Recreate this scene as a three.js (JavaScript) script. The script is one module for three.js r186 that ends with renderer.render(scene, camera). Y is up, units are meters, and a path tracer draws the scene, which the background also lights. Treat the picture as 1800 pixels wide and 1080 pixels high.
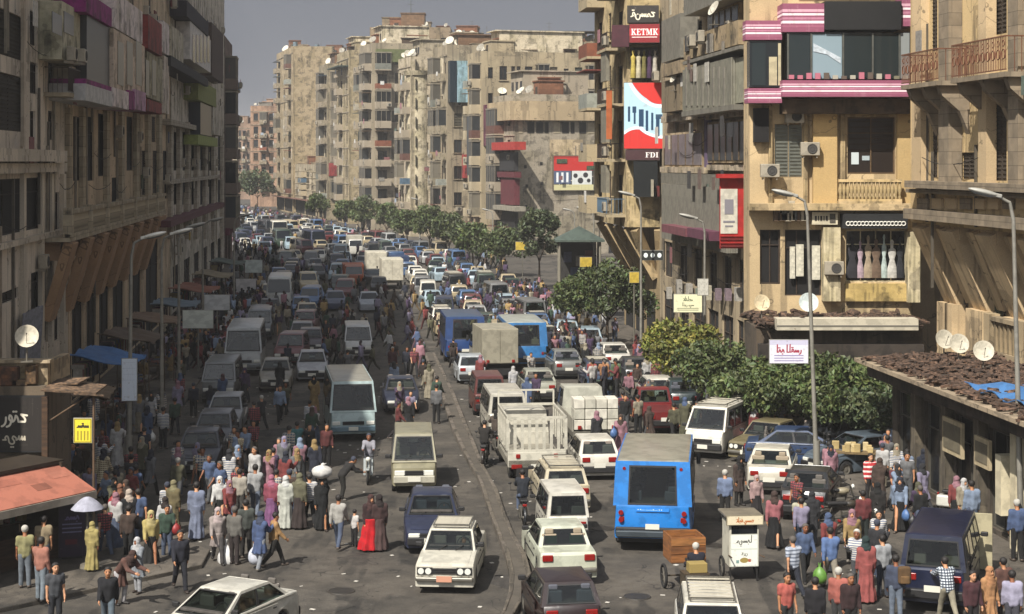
import * as THREE from 'three';
import { mergeGeometries, toCreasedNormals } from 'three/addons/utils/BufferGeometryUtils.js';
import { RoundedBoxGeometry } from 'three/addons/geometries/RoundedBoxGeometry.js';

// ---------------------------------------------------------------- camera, sky, sun, exposure
const scene = new THREE.Scene();
const F = 3000, EYE = 11.8, HORIZON = 285;                 // lens in photograph pixels, eye height in metres, row of the horizon
const camera = new THREE.PerspectiveCamera(2 * Math.atan(540 / F) * 180 / Math.PI, 1800 / 1080, 0.5, 4000);
camera.position.set(0, EYE, 0);
camera.setViewOffset(1800, 1080, 0, 540 - HORIZON, 1800, 1080);
const renderer = new THREE.WebGLRenderer({ antialias: true });
renderer.toneMapping = THREE.LinearToneMapping;
renderer.toneMappingExposure = 1.9;
renderer.shadowMap.enabled = true;
renderer.shadowMap.type = THREE.PCFSoftShadowMap;
const SUN = new THREE.Vector3(-0.345, 0.743, 0.573).normalize();
{
  const W = 128, H = 64, d = new Float32Array(W * H * 4), v = new THREE.Vector3();
  for (let r = 0; r < H; r++) for (let c = 0; c < W; c++) {
    const up = ((r + 0.5) / H - 0.5) * Math.PI, a = ((c + 0.5) / W - 0.5) * 2 * Math.PI;
    v.set(Math.cos(a) * Math.cos(up), Math.sin(up), Math.sin(a) * Math.cos(up));
    const k = Math.max(0, v.y), s = Math.max(0, v.dot(SUN)) ** 3 * 0.7;      // even grey haze, paler round the sun
    const o = (r * W + c) * 4;
    d[o] = 0.113 - 0.01 * k + s * 0.94; d[o + 1] = 0.12 - 0.008 * k + s * 0.98; d[o + 2] = 0.138 - 0.004 * k + s * 1.04; d[o + 3] = 1;
  }
  const t = new THREE.DataTexture(d, W, H, THREE.RGBAFormat, THREE.FloatType);
  t.mapping = THREE.EquirectangularReflectionMapping; t.magFilter = THREE.LinearFilter; t.needsUpdate = true;
  scene.background = t; scene.environment = t;
}
const sun = new THREE.DirectionalLight(new THREE.Color(1, 0.95, 0.87), 4.0);
sun.position.copy(SUN).multiplyScalar(300).add(new THREE.Vector3(-10, 0, -130));
sun.target.position.set(-10, 0, -130);
sun.castShadow = true; sun.shadow.radius = 1; sun.shadow.mapSize.set(4096, 4096);
Object.assign(sun.shadow.camera, { left: -160, right: 160, top: 160, bottom: -160, near: 10, far: 700 });
scene.add(sun, sun.target);
scene.fog = new THREE.FogExp2(new THREE.Color(0.58, 0.57, 0.56), 0.0003);

// ---------------------------------------------------------------- helpers
let seed = 7;
const rnd = () => { seed = (seed + 0x6D2B79F5) | 0; let t = Math.imul(seed ^ (seed >>> 15), 1 | seed); t = (t + Math.imul(t ^ (t >>> 7), 61 | t)) ^ t; return ((t ^ (t >>> 14)) >>> 0) / 4294967296; };
const R = (a, b) => a + (b - a) * rnd(), pick = (a) => a[Math.floor(rnd() * a.length)], chance = (p) => rnd() < p;
const clamp = THREE.MathUtils.clamp, lerp = THREE.MathUtils.lerp, deg = Math.PI / 180;
const V = (x, y, z) => new THREE.Vector3(x, y, z);
const groundD = (py) => F * EYE / (py - HORIZON);                  // distance of the ground at a row of the photograph
const G = (px, py) => { const D = groundD(py); return [(px - 900) / F * D, D]; };   // ground point [X, D]
const yAt = (py, D) => EYE - (py - HORIZON) * D / F;
const xAt = (px, D) => (px - 900) / F * D;

const counts = new Map();
const numbered = (n) => { const k = counts.get(n) ?? 0; counts.set(n, k + 1); return k ? n + '_' + String(k).padStart(3, '0') : n; };
const labelsUsed = new Map();
function tag(o, label, category, group) {
  o.userData = { label, category };
  if (group) o.userData.group = group;
  labelsUsed.set(label, (labelsUsed.get(label) ?? 0) + 1);
  return o;
}
function thing(name, label, category, x = 0, y = 0, z = 0, turn = 0, group) {
  const o = new THREE.Group(); o.name = numbered(name); scene.add(o);
  o.position.set(x, y, z); o.rotation.y = turn;
  return tag(o, label, category, group);
}
function part(parent, name, geo, m, label) {
  const o = new THREE.Mesh(geo, m); o.name = name; o.castShadow = o.receiveShadow = true;
  if (label) o.userData.label = label;
  parent.add(o); return o;
}
function struct(name, geo, m) { const o = part(scene, numbered(name), geo, m); o.userData.kind = 'structure'; return o; }
const V0 = new THREE.Vector3(), N0 = new THREE.Vector3();
function boxUV(g) {                                                 // texture coordinates in metres, by the way each face points
  const p = g.attributes.position, n = g.attributes.normal, uv = new Float32Array(p.count * 2);
  for (let i = 0; i < p.count; i++) {
    const ax = Math.abs(n.getX(i)), ay = Math.abs(n.getY(i)), az = Math.abs(n.getZ(i));
    if (ay > ax && ay > az) { uv[2 * i] = p.getX(i); uv[2 * i + 1] = p.getZ(i); }
    else if (ax > az) { uv[2 * i] = p.getZ(i); uv[2 * i + 1] = p.getY(i); }
    else { uv[2 * i] = p.getX(i); uv[2 * i + 1] = p.getY(i); }
  }
  return g.setAttribute('uv', new THREE.BufferAttribute(uv, 2));
}
class MB {                                                          // collects pieces, gives one geometry
  constructor() { this.g = []; this.m = new THREE.Matrix4(); }
  add(g, m, keepUV) {
    g = g.index ? g.toNonIndexed() : g.clone();
    if (m) g.applyMatrix4(m);
    for (const k of Object.keys(g.attributes)) if (!['position', 'normal', 'uv'].includes(k)) g.deleteAttribute(k);
    if (!keepUV || !g.attributes.uv) boxUV(g);
    this.g.push(g); return this;
  }
  box(x, y, z, w, h, d, ry = 0, rx = 0, rz = 0) {
    const m = new THREE.Matrix4().makeRotationFromEuler(new THREE.Euler(rx, ry, rz, 'YXZ')).setPosition(x, y, z);
    return this.add(new THREE.BoxGeometry(w, h, d), m);
  }
  rbox(x, y, z, w, h, d, r = 0.03, ry = 0, rx = 0, rz = 0) {
    const m = new THREE.Matrix4().makeRotationFromEuler(new THREE.Euler(rx, ry, rz, 'YXZ')).setPosition(x, y, z);
    return this.add(new RoundedBoxGeometry(w, h, d, 1, r), m);
  }
  cyl(x, y, z, r0, r1, h, n = 10, rx = 0, rz = 0) {
    const m = new THREE.Matrix4().makeRotationFromEuler(new THREE.Euler(rx, 0, rz)).setPosition(x, y, z);
    return this.add(new THREE.CylinderGeometry(r1, r0, h, n), m);
  }
  bar(a, b, r0, r1 = r0, n = 6) {
    const p = V(...a), q = V(...b), l = p.distanceTo(q);
    const m = new THREE.Matrix4().compose(p.clone().add(q).multiplyScalar(0.5), new THREE.Quaternion().setFromUnitVectors(V(0, 1, 0), q.clone().sub(p).normalize()), V(1, 1, 1));
    return this.add(new THREE.CylinderGeometry(r1, r0, l, n), m);
  }
  beam(a, b, w, h) {                                                // rectangular bar between two points, w sideways
    const p = V(...a), q = V(...b), o = new THREE.Object3D(); o.position.copy(p).add(q).multiplyScalar(0.5); o.lookAt(q); o.updateMatrix();
    return this.add(new THREE.BoxGeometry(w, h, p.distanceTo(q)), o.matrix);
  }
  sph(x, y, z, r, sx = 1, sy = 1, sz = 1, n = 8) {
    return this.add(new THREE.SphereGeometry(r, n, Math.max(4, n - 2)), new THREE.Matrix4().makeScale(sx, sy, sz).setPosition(x, y, z));
  }
  torus(x, y, z, r, t, rx = 0, ry = 0, n = 14) {
    const m = new THREE.Matrix4().makeRotationFromEuler(new THREE.Euler(rx, ry, 0)).setPosition(x, y, z);
    return this.add(new THREE.TorusGeometry(r, t, 6, n), m);
  }
  geo() { const g = mergeGeometries(this.g); this.g = []; return g; }
}
const mb = () => new MB();
const cache = new Map();
const once = (key, f) => { if (!cache.has(key)) cache.set(key, f()); return cache.get(key); };

// ---------------------------------------------------------------- textures
function hash(x, y, s) { let h = Math.imul(x, 374761393) ^ Math.imul(y, 668265263) ^ Math.imul(s, 362437); h = Math.imul(h ^ (h >>> 13), 1274126177); return ((h ^ (h >>> 16)) >>> 0) / 4294967296; }
function vnoise(x, y, per, s) {
  const xi = Math.floor(x), yi = Math.floor(y), fx = x - xi, fy = y - yi, u = fx * fx * (3 - 2 * fx), v = fy * fy * (3 - 2 * fy), w = (a) => ((a % per) + per) % per;
  return lerp(lerp(hash(w(xi), w(yi), s), hash(w(xi + 1), w(yi), s), u), lerp(hash(w(xi), w(yi + 1), s), hash(w(xi + 1), w(yi + 1), s), u), v);
}
function fbm(x, y, per, s, oct = 4) { let a = 0, n = 0, k = 1; for (let i = 0; i < oct; i++) { a += k * vnoise(x, y, per, s + i); n += k; x *= 2; y *= 2; per *= 2; k *= 0.55; } return a / n; }
function tex(size, fn, metres, srgb = true) {                       // fn(u, v) -> [r, g, b] 0..1, tileable
  const d = new Uint8Array(size * size * 4);
  for (let y = 0; y < size; y++) for (let x = 0; x < size; x++) {
    const c = fn(x / size, y / size), o = (y * size + x) * 4;
    for (let k = 0; k < 3; k++) d[o + k] = clamp(Math.round((Array.isArray(c) ? c[k] : c) * 255), 0, 255);
    d[o + 3] = 255;
  }
  const t = new THREE.DataTexture(d, size, size); t.wrapS = t.wrapT = THREE.RepeatWrapping; t.magFilter = THREE.LinearFilter; t.minFilter = THREE.LinearMipmapLinearFilter; t.generateMipmaps = true;
  if (srgb) t.colorSpace = THREE.SRGBColorSpace;
  t.repeat.set(1 / metres, 1 / metres); t.needsUpdate = true; return t;
}
const ss = THREE.MathUtils.smoothstep;
const T = {
  plaster: tex(512, (u, v) => {                                     // peeling, patched old render with rain stains
    const a = fbm(u * 6, v * 6, 6, 1, 5), b = fbm(u * 48, v * 3, 48, 9, 3), c = fbm(u * 14, v * 14, 14, 21, 4);
    const k = 0.96 - 0.1 * ss(a, 0.44, 0.6) - 0.2 * ss(b, 0.53, 0.67) * ss(a, 0.35, 0.6) - 0.17 * ss(c, 0.6, 0.64) - 0.05 * ss(fbm(u * 9, v * 40, 9, 63, 3), 0.58, 0.68) + 0.16 * (fbm(u * 50, v * 50, 50, 55, 2) - 0.5) + 0.1 * (hash(Math.floor(u * 512), Math.floor(v * 512), 3) - 0.5);
    return [k, k * 0.985, k * (0.965 - 0.03 * ss(a, 0.44, 0.6))];
  }, 9),
  render2: tex(512, (u, v) => {                                     // patched cement render with hairline cracks
    const a = fbm(u * 5, v * 5, 5, 101, 5), b = fbm(u * 36, v * 2, 36, 109, 3), ck = Math.abs(fbm(u * 7, v * 7, 7, 117, 4) - 0.5) < 0.006 ? 0.72 : 1, px = Math.floor(u * 6), py = Math.floor(v * 8), patch = hash(px, py, 121) > 0.84 && fbm(u * 30, v * 30, 30, 125, 2) > 0.42 ? 0.86 : 1;
    const k = (0.94 - 0.09 * ss(a, 0.42, 0.62) - 0.15 * ss(b, 0.55, 0.68) + 0.1 * (hash(Math.floor(u * 512), Math.floor(v * 512), 5) - 0.5)) * ck * patch;
    return [k, k * 0.985, k * 0.96];
  }, 11),
  plasterBump: tex(256, (u, v) => 0.5 + 0.5 * (fbm(u * 16, v * 16, 16, 5, 4) - 0.5) - 0.25 * ss(fbm(u * 7, v * 7, 7, 31, 4), 0.6, 0.63), 4, false),
  stone: tex(512, (u, v) => {
    const row = Math.floor(v * 8), off = (row % 2) * 0.5, j = (u * 5 + off) % 1, k0 = (v * 8) % 1;
    const joint = (j < 0.02 || k0 < 0.035) ? 0.72 : 1, tone = 0.86 + 0.12 * hash(Math.floor(u * 5 + off) % 5, row, 8), a = fbm(u * 12, v * 12, 12, 2, 4);
    const k = joint * tone * (0.85 + 0.28 * (a - 0.5)); return [k, k * 0.985, k * 0.95];
  }, 4),
  asphalt: tex(1024, (u, v) => {
    const a = fbm(u * 8, v * 8, 8, 41, 5), b = fbm(u * 40, v * 40, 40, 47, 3), g = hash(Math.floor(u * 1024), Math.floor(v * 1024), 4), oil = ss(fbm(u * 22, v * 5, 22, 61, 3), 0.6, 0.72);
    const crack = Math.abs(fbm(u * 9, v * 9, 9, 77, 4) - 0.5) < 0.005 ? 0.62 : 1, chip = hash(Math.floor(u * 400), Math.floor(v * 400), 91) > 0.9985 ? 1.5 : 1;
    const k = (0.8 + 0.5 * (a - 0.5) + 0.3 * (b - 0.5) + 0.26 * (g - 0.5) - 0.24 * oil) * crack * chip;
    return [k, k * (0.985 - 0.02 * a), k * (0.945 - 0.03 * a)];
  }, 14),
  asphaltBump: tex(256, (u, v) => 0.4 * fbm(u * 20, v * 20, 20, 3, 3) + 0.6 * hash(Math.floor(u * 256), Math.floor(v * 256), 8), 2, false),
  dirt: tex(256, (u, v) => { const a = fbm(u * 7, v * 7, 7, 71, 4), g = hash(Math.floor(u * 256), Math.floor(v * 256), 6); const k = 0.96 - 0.1 * ss(a, 0.46, 0.7) + 0.08 * (g - 0.5); return [k, k * 0.98, k * 0.94]; }, 2.2),
  cloth: tex(128, (u, v) => { const a = fbm(u * 5, v * 5, 5, 81, 3), w = 0.04 * (Math.sin(u * 200) + Math.sin(v * 200)); return 0.86 + 0.3 * (a - 0.5) + w; }, 0.5),
  wood: tex(256, (u, v) => { const a = fbm(u * 3, v * 26, 26, 91, 4); const k = 0.72 + 0.5 * (a - 0.5); return [k, k * 0.95, k * 0.9]; }, 1.2),
  corr: tex(128, (u) => 0.5 + 0.5 * Math.sin(u * Math.PI * 2 * 8), 1, false),
  slats: tex(128, (u, v) => ((v * 10) % 1), 0.9, false),
  leaf: tex(64, (u, v) => 0.75 + 0.5 * (fbm(u * 4, v * 4, 4, 11, 3) - 0.4), 1),
  rubble: tex(512, (u, v) => { const a = fbm(u * 14, v * 14, 14, 15, 4), b = hash(Math.floor(u * 60), Math.floor(v * 34), 17), c = fbm(u * 40, v * 40, 40, 23, 2); const k = 0.25 + 0.5 * a * (0.4 + 0.9 * b) + 0.3 * (c - 0.5); return [k, k * 0.88, k * 0.8]; }, 4),
};
const mats = new Map();
function M(color, o = {}) {
  const key = color + JSON.stringify(o);
  if (mats.has(key)) return mats.get(key);
  const { t, bump, bs, ...rest } = o;
  const m = new (rest.clearcoat || rest.transmission || rest.sheen ? THREE.MeshPhysicalMaterial : THREE.MeshStandardMaterial)({ color, roughness: 0.85, ...rest });
  if (t) m.map = T[t];
  if (bump) { m.bumpMap = T[bump]; m.bumpScale = bs ?? 0.01; }
  mats.set(key, m); return m;
}
const dusty = (c, k = 0.2) => { const q = new THREE.Color(c), g = q.r * 0.4 + q.g * 0.45 + q.b * 0.15; return '#' + q.lerp(new THREE.Color(g, g * 0.97, g * 0.9), k).getHexString(); };
const wallMat = (c) => M(dusty(c), { t: parseInt(c.slice(1), 16) % 2 ? 'plaster' : 'render2', bump: 'plasterBump', bs: 0.012, roughness: 0.93 });
const stoneMat = (c) => M(dusty(c), { t: 'stone', bump: 'plasterBump', bs: 0.01, roughness: 0.92 });
const metalMat = (c) => M(c, { t: 'dirt', roughness: 0.55, metalness: 0.25 });
const clothMat = (c, o) => M(c, { t: 'cloth', roughness: 0.95, ...o });
const woodMat = (c) => M(c, { t: 'wood', roughness: 0.85 });
const GLASS = M('#10151a', { roughness: 0.08 }), CLEAR = M('#a9b6b3', { transmission: 1, roughness: 0.03, thickness: 0 });
const PANE = M('#1a1c1e', { roughness: 0.22 }), PANE2 = M('#2c2f31', { roughness: 0.3 }), DARK = M('#0d0b0a', { roughness: 0.95 });
function canvasTex(w, h, draw) {
  const c = document.createElement('canvas'); c.width = w; c.height = h;
  draw(c.getContext('2d'), w, h);
  const t = new THREE.CanvasTexture(c); t.colorSpace = THREE.SRGBColorSpace; t.anisotropy = 4; return t;
}
function weather(c, w, h) {                                          // specks, scratches and runs of dirt on a print
  for (let i = 0; i < 90; i++) { const k = rnd(); c.globalAlpha = R(0.04, 0.16); c.fillStyle = pick(['#5a4c3c', '#8a7d6c', '#c9c2b4', '#3a332b']); if (k < 0.45) c.fillRect(R(0, w), R(0, h), R(1, 3), R(h * 0.05, h * 0.4)); else if (k < 0.8) c.fillRect(R(0, w), R(0, h), R(2, w * 0.12), R(1, h * 0.05)); else { c.beginPath(); c.arc(R(0, w), R(0, h), R(1, w * 0.03), 0, 7); c.fill(); } }
  c.globalAlpha = 1;
}
const printMat = (w, h, draw, o = {}) => new THREE.MeshStandardMaterial({ map: canvasTex(w, h, (c, W, H) => { draw(c, W, H); weather(c, W, H); }), roughness: 0.7, ...o });
// letters of a flowing right-to-left script, drawn as pen strokes in a cell of one em
const PEN = {
  a: [0.16, (c) => { c.moveTo(-0.08, -0.82); c.lineTo(-0.09, 0); }],
  l: [0.3, (c) => { c.moveTo(-0.06, -0.85); c.lineTo(-0.08, -0.05); c.quadraticCurveTo(-0.15, 0.02, -0.3, 0); }],
  b: [0.34, (c) => { c.moveTo(0, 0); c.quadraticCurveTo(-0.05, -0.3, -0.14, -0.3); c.quadraticCurveTo(-0.18, 0, -0.34, 0); c.moveTo(-0.16, 0.2); c.lineTo(-0.19, 0.2); }],
  t: [0.3, (c) => { c.moveTo(0, 0); c.quadraticCurveTo(-0.06, -0.3, -0.14, -0.28); c.quadraticCurveTo(-0.18, 0, -0.3, 0); c.moveTo(-0.1, -0.48); c.lineTo(-0.13, -0.48); c.moveTo(-0.22, -0.48); c.lineTo(-0.25, -0.48); }],
  m: [0.34, (c) => { c.moveTo(0, 0); c.quadraticCurveTo(-0.02, -0.24, -0.14, -0.22); c.quadraticCurveTo(-0.26, -0.12, -0.16, 0); c.lineTo(-0.34, 0); }],
  s: [0.52, (c) => { c.moveTo(0, 0); c.lineTo(-0.02, -0.2); c.quadraticCurveTo(-0.09, 0.03, -0.16, -0.02); c.lineTo(-0.18, -0.2); c.quadraticCurveTo(-0.26, 0.03, -0.33, -0.02); c.lineTo(-0.35, -0.22); c.quadraticCurveTo(-0.4, 0, -0.52, 0); }],
  q: [0.36, (c) => { c.moveTo(0, 0); c.quadraticCurveTo(-0.03, -0.36, -0.17, -0.34); c.quadraticCurveTo(-0.28, -0.2, -0.16, -0.08); c.lineTo(-0.36, 0); c.moveTo(-0.1, -0.52); c.lineTo(-0.13, -0.52); c.moveTo(-0.22, -0.52); c.lineTo(-0.25, -0.52); }],
  w: [0.3, (c) => { c.moveTo(0, 0); c.quadraticCurveTo(0, -0.3, -0.12, -0.3); c.quadraticCurveTo(-0.2, -0.12, -0.06, -0.04); c.quadraticCurveTo(-0.06, 0.2, -0.26, 0.24); }],
  r: [0.24, (c) => { c.moveTo(0, -0.2); c.quadraticCurveTo(0.02, 0.16, -0.2, 0.22); }],
  n: [0.42, (c) => { c.moveTo(0, -0.16); c.quadraticCurveTo(0.02, 0.24, -0.2, 0.24); c.quadraticCurveTo(-0.42, 0.2, -0.36, -0.16); c.moveTo(-0.18, -0.2); c.lineTo(-0.21, -0.2); }],
  h: [0.4, (c) => { c.moveTo(0, -0.3); c.lineTo(-0.28, -0.34); c.quadraticCurveTo(-0.02, -0.14, -0.1, 0); c.lineTo(-0.4, 0); }],
  y: [0.44, (c) => { c.moveTo(0, -0.1); c.quadraticCurveTo(-0.2, -0.34, -0.22, -0.08); c.quadraticCurveTo(0, 0.16, -0.2, 0.24); c.quadraticCurveTo(-0.42, 0.26, -0.44, 0); c.moveTo(-0.16, 0.42); c.lineTo(-0.19, 0.42); c.moveTo(-0.28, 0.42); c.lineTo(-0.31, 0.42); }],
};
function script(c, text, cx, base, em, color, weight = 0.12) {
  let w = 0; for (const k of text) w += k === ' ' ? 0.25 : PEN[k][0];
  let x = cx + w * em / 2; c.strokeStyle = color; c.lineWidth = em * weight; c.lineCap = 'round'; c.lineJoin = 'round';
  for (const k of text) {
    if (k === ' ') { x -= 0.25 * em; continue; }
    c.save(); c.translate(x, base); c.scale(em, em); c.beginPath(); PEN[k][1](c); c.restore(); c.lineWidth = em * weight; c.stroke();
    x -= PEN[k][0] * em;
  }
}
const PI2 = Math.PI / 2;
// ---------------------------------------------------------------- ground, kerbs, central kerb
// the street runs away at X = c - 0.1 D, bends to X slope -0.3 beyond 205 m
const bendX = (D) => D <= 205 ? -0.1 * D : D <= 400 ? -20.5 - 0.29 * (D - 205) : -77.05 - 0.16 * (D - 400);
const streetX = (c, D) => c + bendX(D);
const streetYaw = (D) => Math.atan(D <= 205 ? 0.1 : D <= 400 ? 0.29 : 0.16);
const asphalt = M('#534f4a', { t: 'asphalt', bump: 'asphaltBump', bs: 0.012, roughness: 0.9 });
const paving = M('#5f5a54', { t: 'asphalt', bump: 'asphaltBump', bs: 0.008, roughness: 0.9 });
const kerbMat = M('#615a52', { t: 'plaster', bump: 'asphaltBump', bs: 0.006, roughness: 0.9 });
function slabGeo(pts, h, y0 = 0, bevel = 0) {                        // polygon of [X, D] raised h
  const s = new THREE.Shape(pts.map(([x, d]) => new THREE.Vector2(x, d)));
  const g = new THREE.ExtrudeGeometry(s, { depth: h - bevel, bevelEnabled: bevel > 0, bevelSize: bevel, bevelThickness: bevel, bevelOffset: -bevel, bevelSegments: 1 });
  g.rotateX(-Math.PI / 2).translate(0, y0, 0);
  return mb().add(g).geo();
}
struct('road', boxUV(new THREE.PlaneGeometry(3000, 3000).rotateX(-Math.PI / 2).translate(0, 0, -700)), asphalt);
const along = (c, d0, d1, step = 12) => { const r = []; for (let d = d0; d < d1; d += step) r.push([streetX(c, d), d]); r.push([streetX(c, d1), d1]); return r; };
struct('pavement', slabGeo([[-34, 40], [-17, 42.6], [-13.4, 44.6], [-9.0, 49.5], [-9.1, 51.4], [-12.4, 55.5], ...along(-7.6, 58, 205), ...along(-20, 58, 205).reverse()], 0.15, -0.02, 0.02), paving);
struct('pavement', slabGeo([...along(16.2, 40, 122).reverse(), ...along(16.2, 40, 122).map(([x, d]) => [x + 14, d])], 0.15, -0.02, 0.02), paving);
struct('pavement', slabGeo([[-2.4, 212], [-26.5, 292], [-52, 388], [-40, 400], [20, 300], [20, 212]], 0.15, -0.02, 0.02), paving);
{ // central kerb: two rows of kerb stones with fill between, curving off at its near end
  const edge = [[894, 926, 1040], [896, 934, 1008], [888, 925, 972], [876, 905, 940], [861, 888, 900], [848, 875, 860], [838, 860, 833], [828, 851, 818], [808, 836, 780], [793, 822, 748]];
  const Pt = (px, py) => { const D = F * (EYE - 0.2) / (py - HORIZON); return [xAt(px, D), D]; };
  const L = [Pt(868, 1100), Pt(884, 1072), ...edge.map(([a, , y]) => Pt(a, y))], Rr = [Pt(868, 1130), Pt(905, 1075), ...edge.map(([, b, y]) => Pt(b, y))];
  for (const d of [86, 96, 104]) { L.push([5.0 - 0.1 * d, d]); Rr.push([5.7 - 0.1 * d, d]); }
  const inset = (A, B, k) => A.map((p, i) => [lerp(p[0], B[i][0], k), lerp(p[1], B[i][1], k)]);
  const A = inset(L, Rr, 0.24), B = inset(L, Rr, 0.76);
  struct('central_kerb', slabGeo([...A, ...B.slice().reverse()], 0.19, -0.02), M('#4f4a44', { t: 'dirt', bump: 'asphaltBump', bs: 0.01, roughness: 0.95 }));
  for (const [p, q] of [[L, A], [B, Rr]]) {                         // single kerb stones along each edge
    const run = thing('kerb_row', p === L ? 'row of worn kerb stones on the taxi side of the central strip' : 'row of worn kerb stones on the blue bus side of the central strip', 'kerb');
    run.userData.kind = 'structure';
    for (let i = 0; i + 1 < p.length; i++) {
      const len = Math.hypot(p[i + 1][0] - p[i][0], p[i + 1][1] - p[i][1]), n = Math.max(1, Math.round(len / 0.9));
      for (let k = 0; k < n; k++) {
        const t0 = k / n + 0.008, t1 = (k + 1) / n - 0.008, at = (a, t) => [lerp(a[i][0], a[i + 1][0], t), lerp(a[i][1], a[i + 1][1], t)];
        part(run, 'kerb_stone', slabGeo([at(p, t0), at(q, t0), at(q, t1), at(p, t1)], 0.215 + R(-0.012, 0.012), -0.02, 0.02), kerbMat);
      }
    }
  }
}
{ // repaired places and covers in the asphalt
  const pm = ['#3c3a39', '#5f5b56', '#464341'].map((c) => M(c, { t: 'asphalt', bump: 'asphaltBump', bs: 0.014, roughness: 0.92 }));
  for (let i = 0; i < 26; i++) {
    const D = R(44, 92), x = streetX(R(-5, 15), D), n = 9, w = R(0.5, 1.6), l = R(0.8, 3.2), a0 = R(0, 3), pts = [];
    for (let k = 0; k < n; k++) { const a = k / n * 6.283, q = R(0.75, 1.05) * (Math.abs(Math.cos(a)) ** 0.2), px = Math.cos(a) * w * q, py = Math.sin(a) * l * q; pts.push([x + px * Math.cos(a0) - py * Math.sin(a0), D + px * Math.sin(a0) + py * Math.cos(a0)]); }
    struct('road_patch', slabGeo(pts, 0.004 + i * 0.0003, 0), pm[i % 3]);
  }
  [[600, 1040], [1120, 1050], [720, 930], [1250, 960], [1060, 930]].forEach(([px, py], i) => { const [x, D] = G(px, py), t = thing('manhole_cover', 'round iron cover in the road ' + ['between the red skirt and the turning white saloon', 'beside the very dark maroon hatchback', 'behind the dark navy car', 'beside the food cart', 'beside the bright blue bus'][i], 'manhole cover', x, 0, -D); part(t, 'ring', mb().add(new THREE.TorusGeometry(0.36, 0.03, 5, 20).rotateX(PI2)).geo(), metalMat('#3f3c39')); part(t, 'plate', mb().cyl(0, 0.008, 0, 0.35, 0.35, 0.02, 20).geo(), metalMat('#35322f')); });
}
{ // scraps of paper on the asphalt
  const q = mb();
  for (let i = 0; i < 260; i++) { const D = R(44, 90), c = R(-7, 16); q.box(streetX(c, D), 0.012, -D, R(0.04, 0.16), 0.006, R(0.04, 0.14), R(0, 3)); }
  const l = part(scene, 'litter', q.geo(), M('#b7b2a8')); l.userData = { label: 'scraps of paper scattered over the asphalt', category: 'litter', kind: 'stuff' };
}

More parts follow.
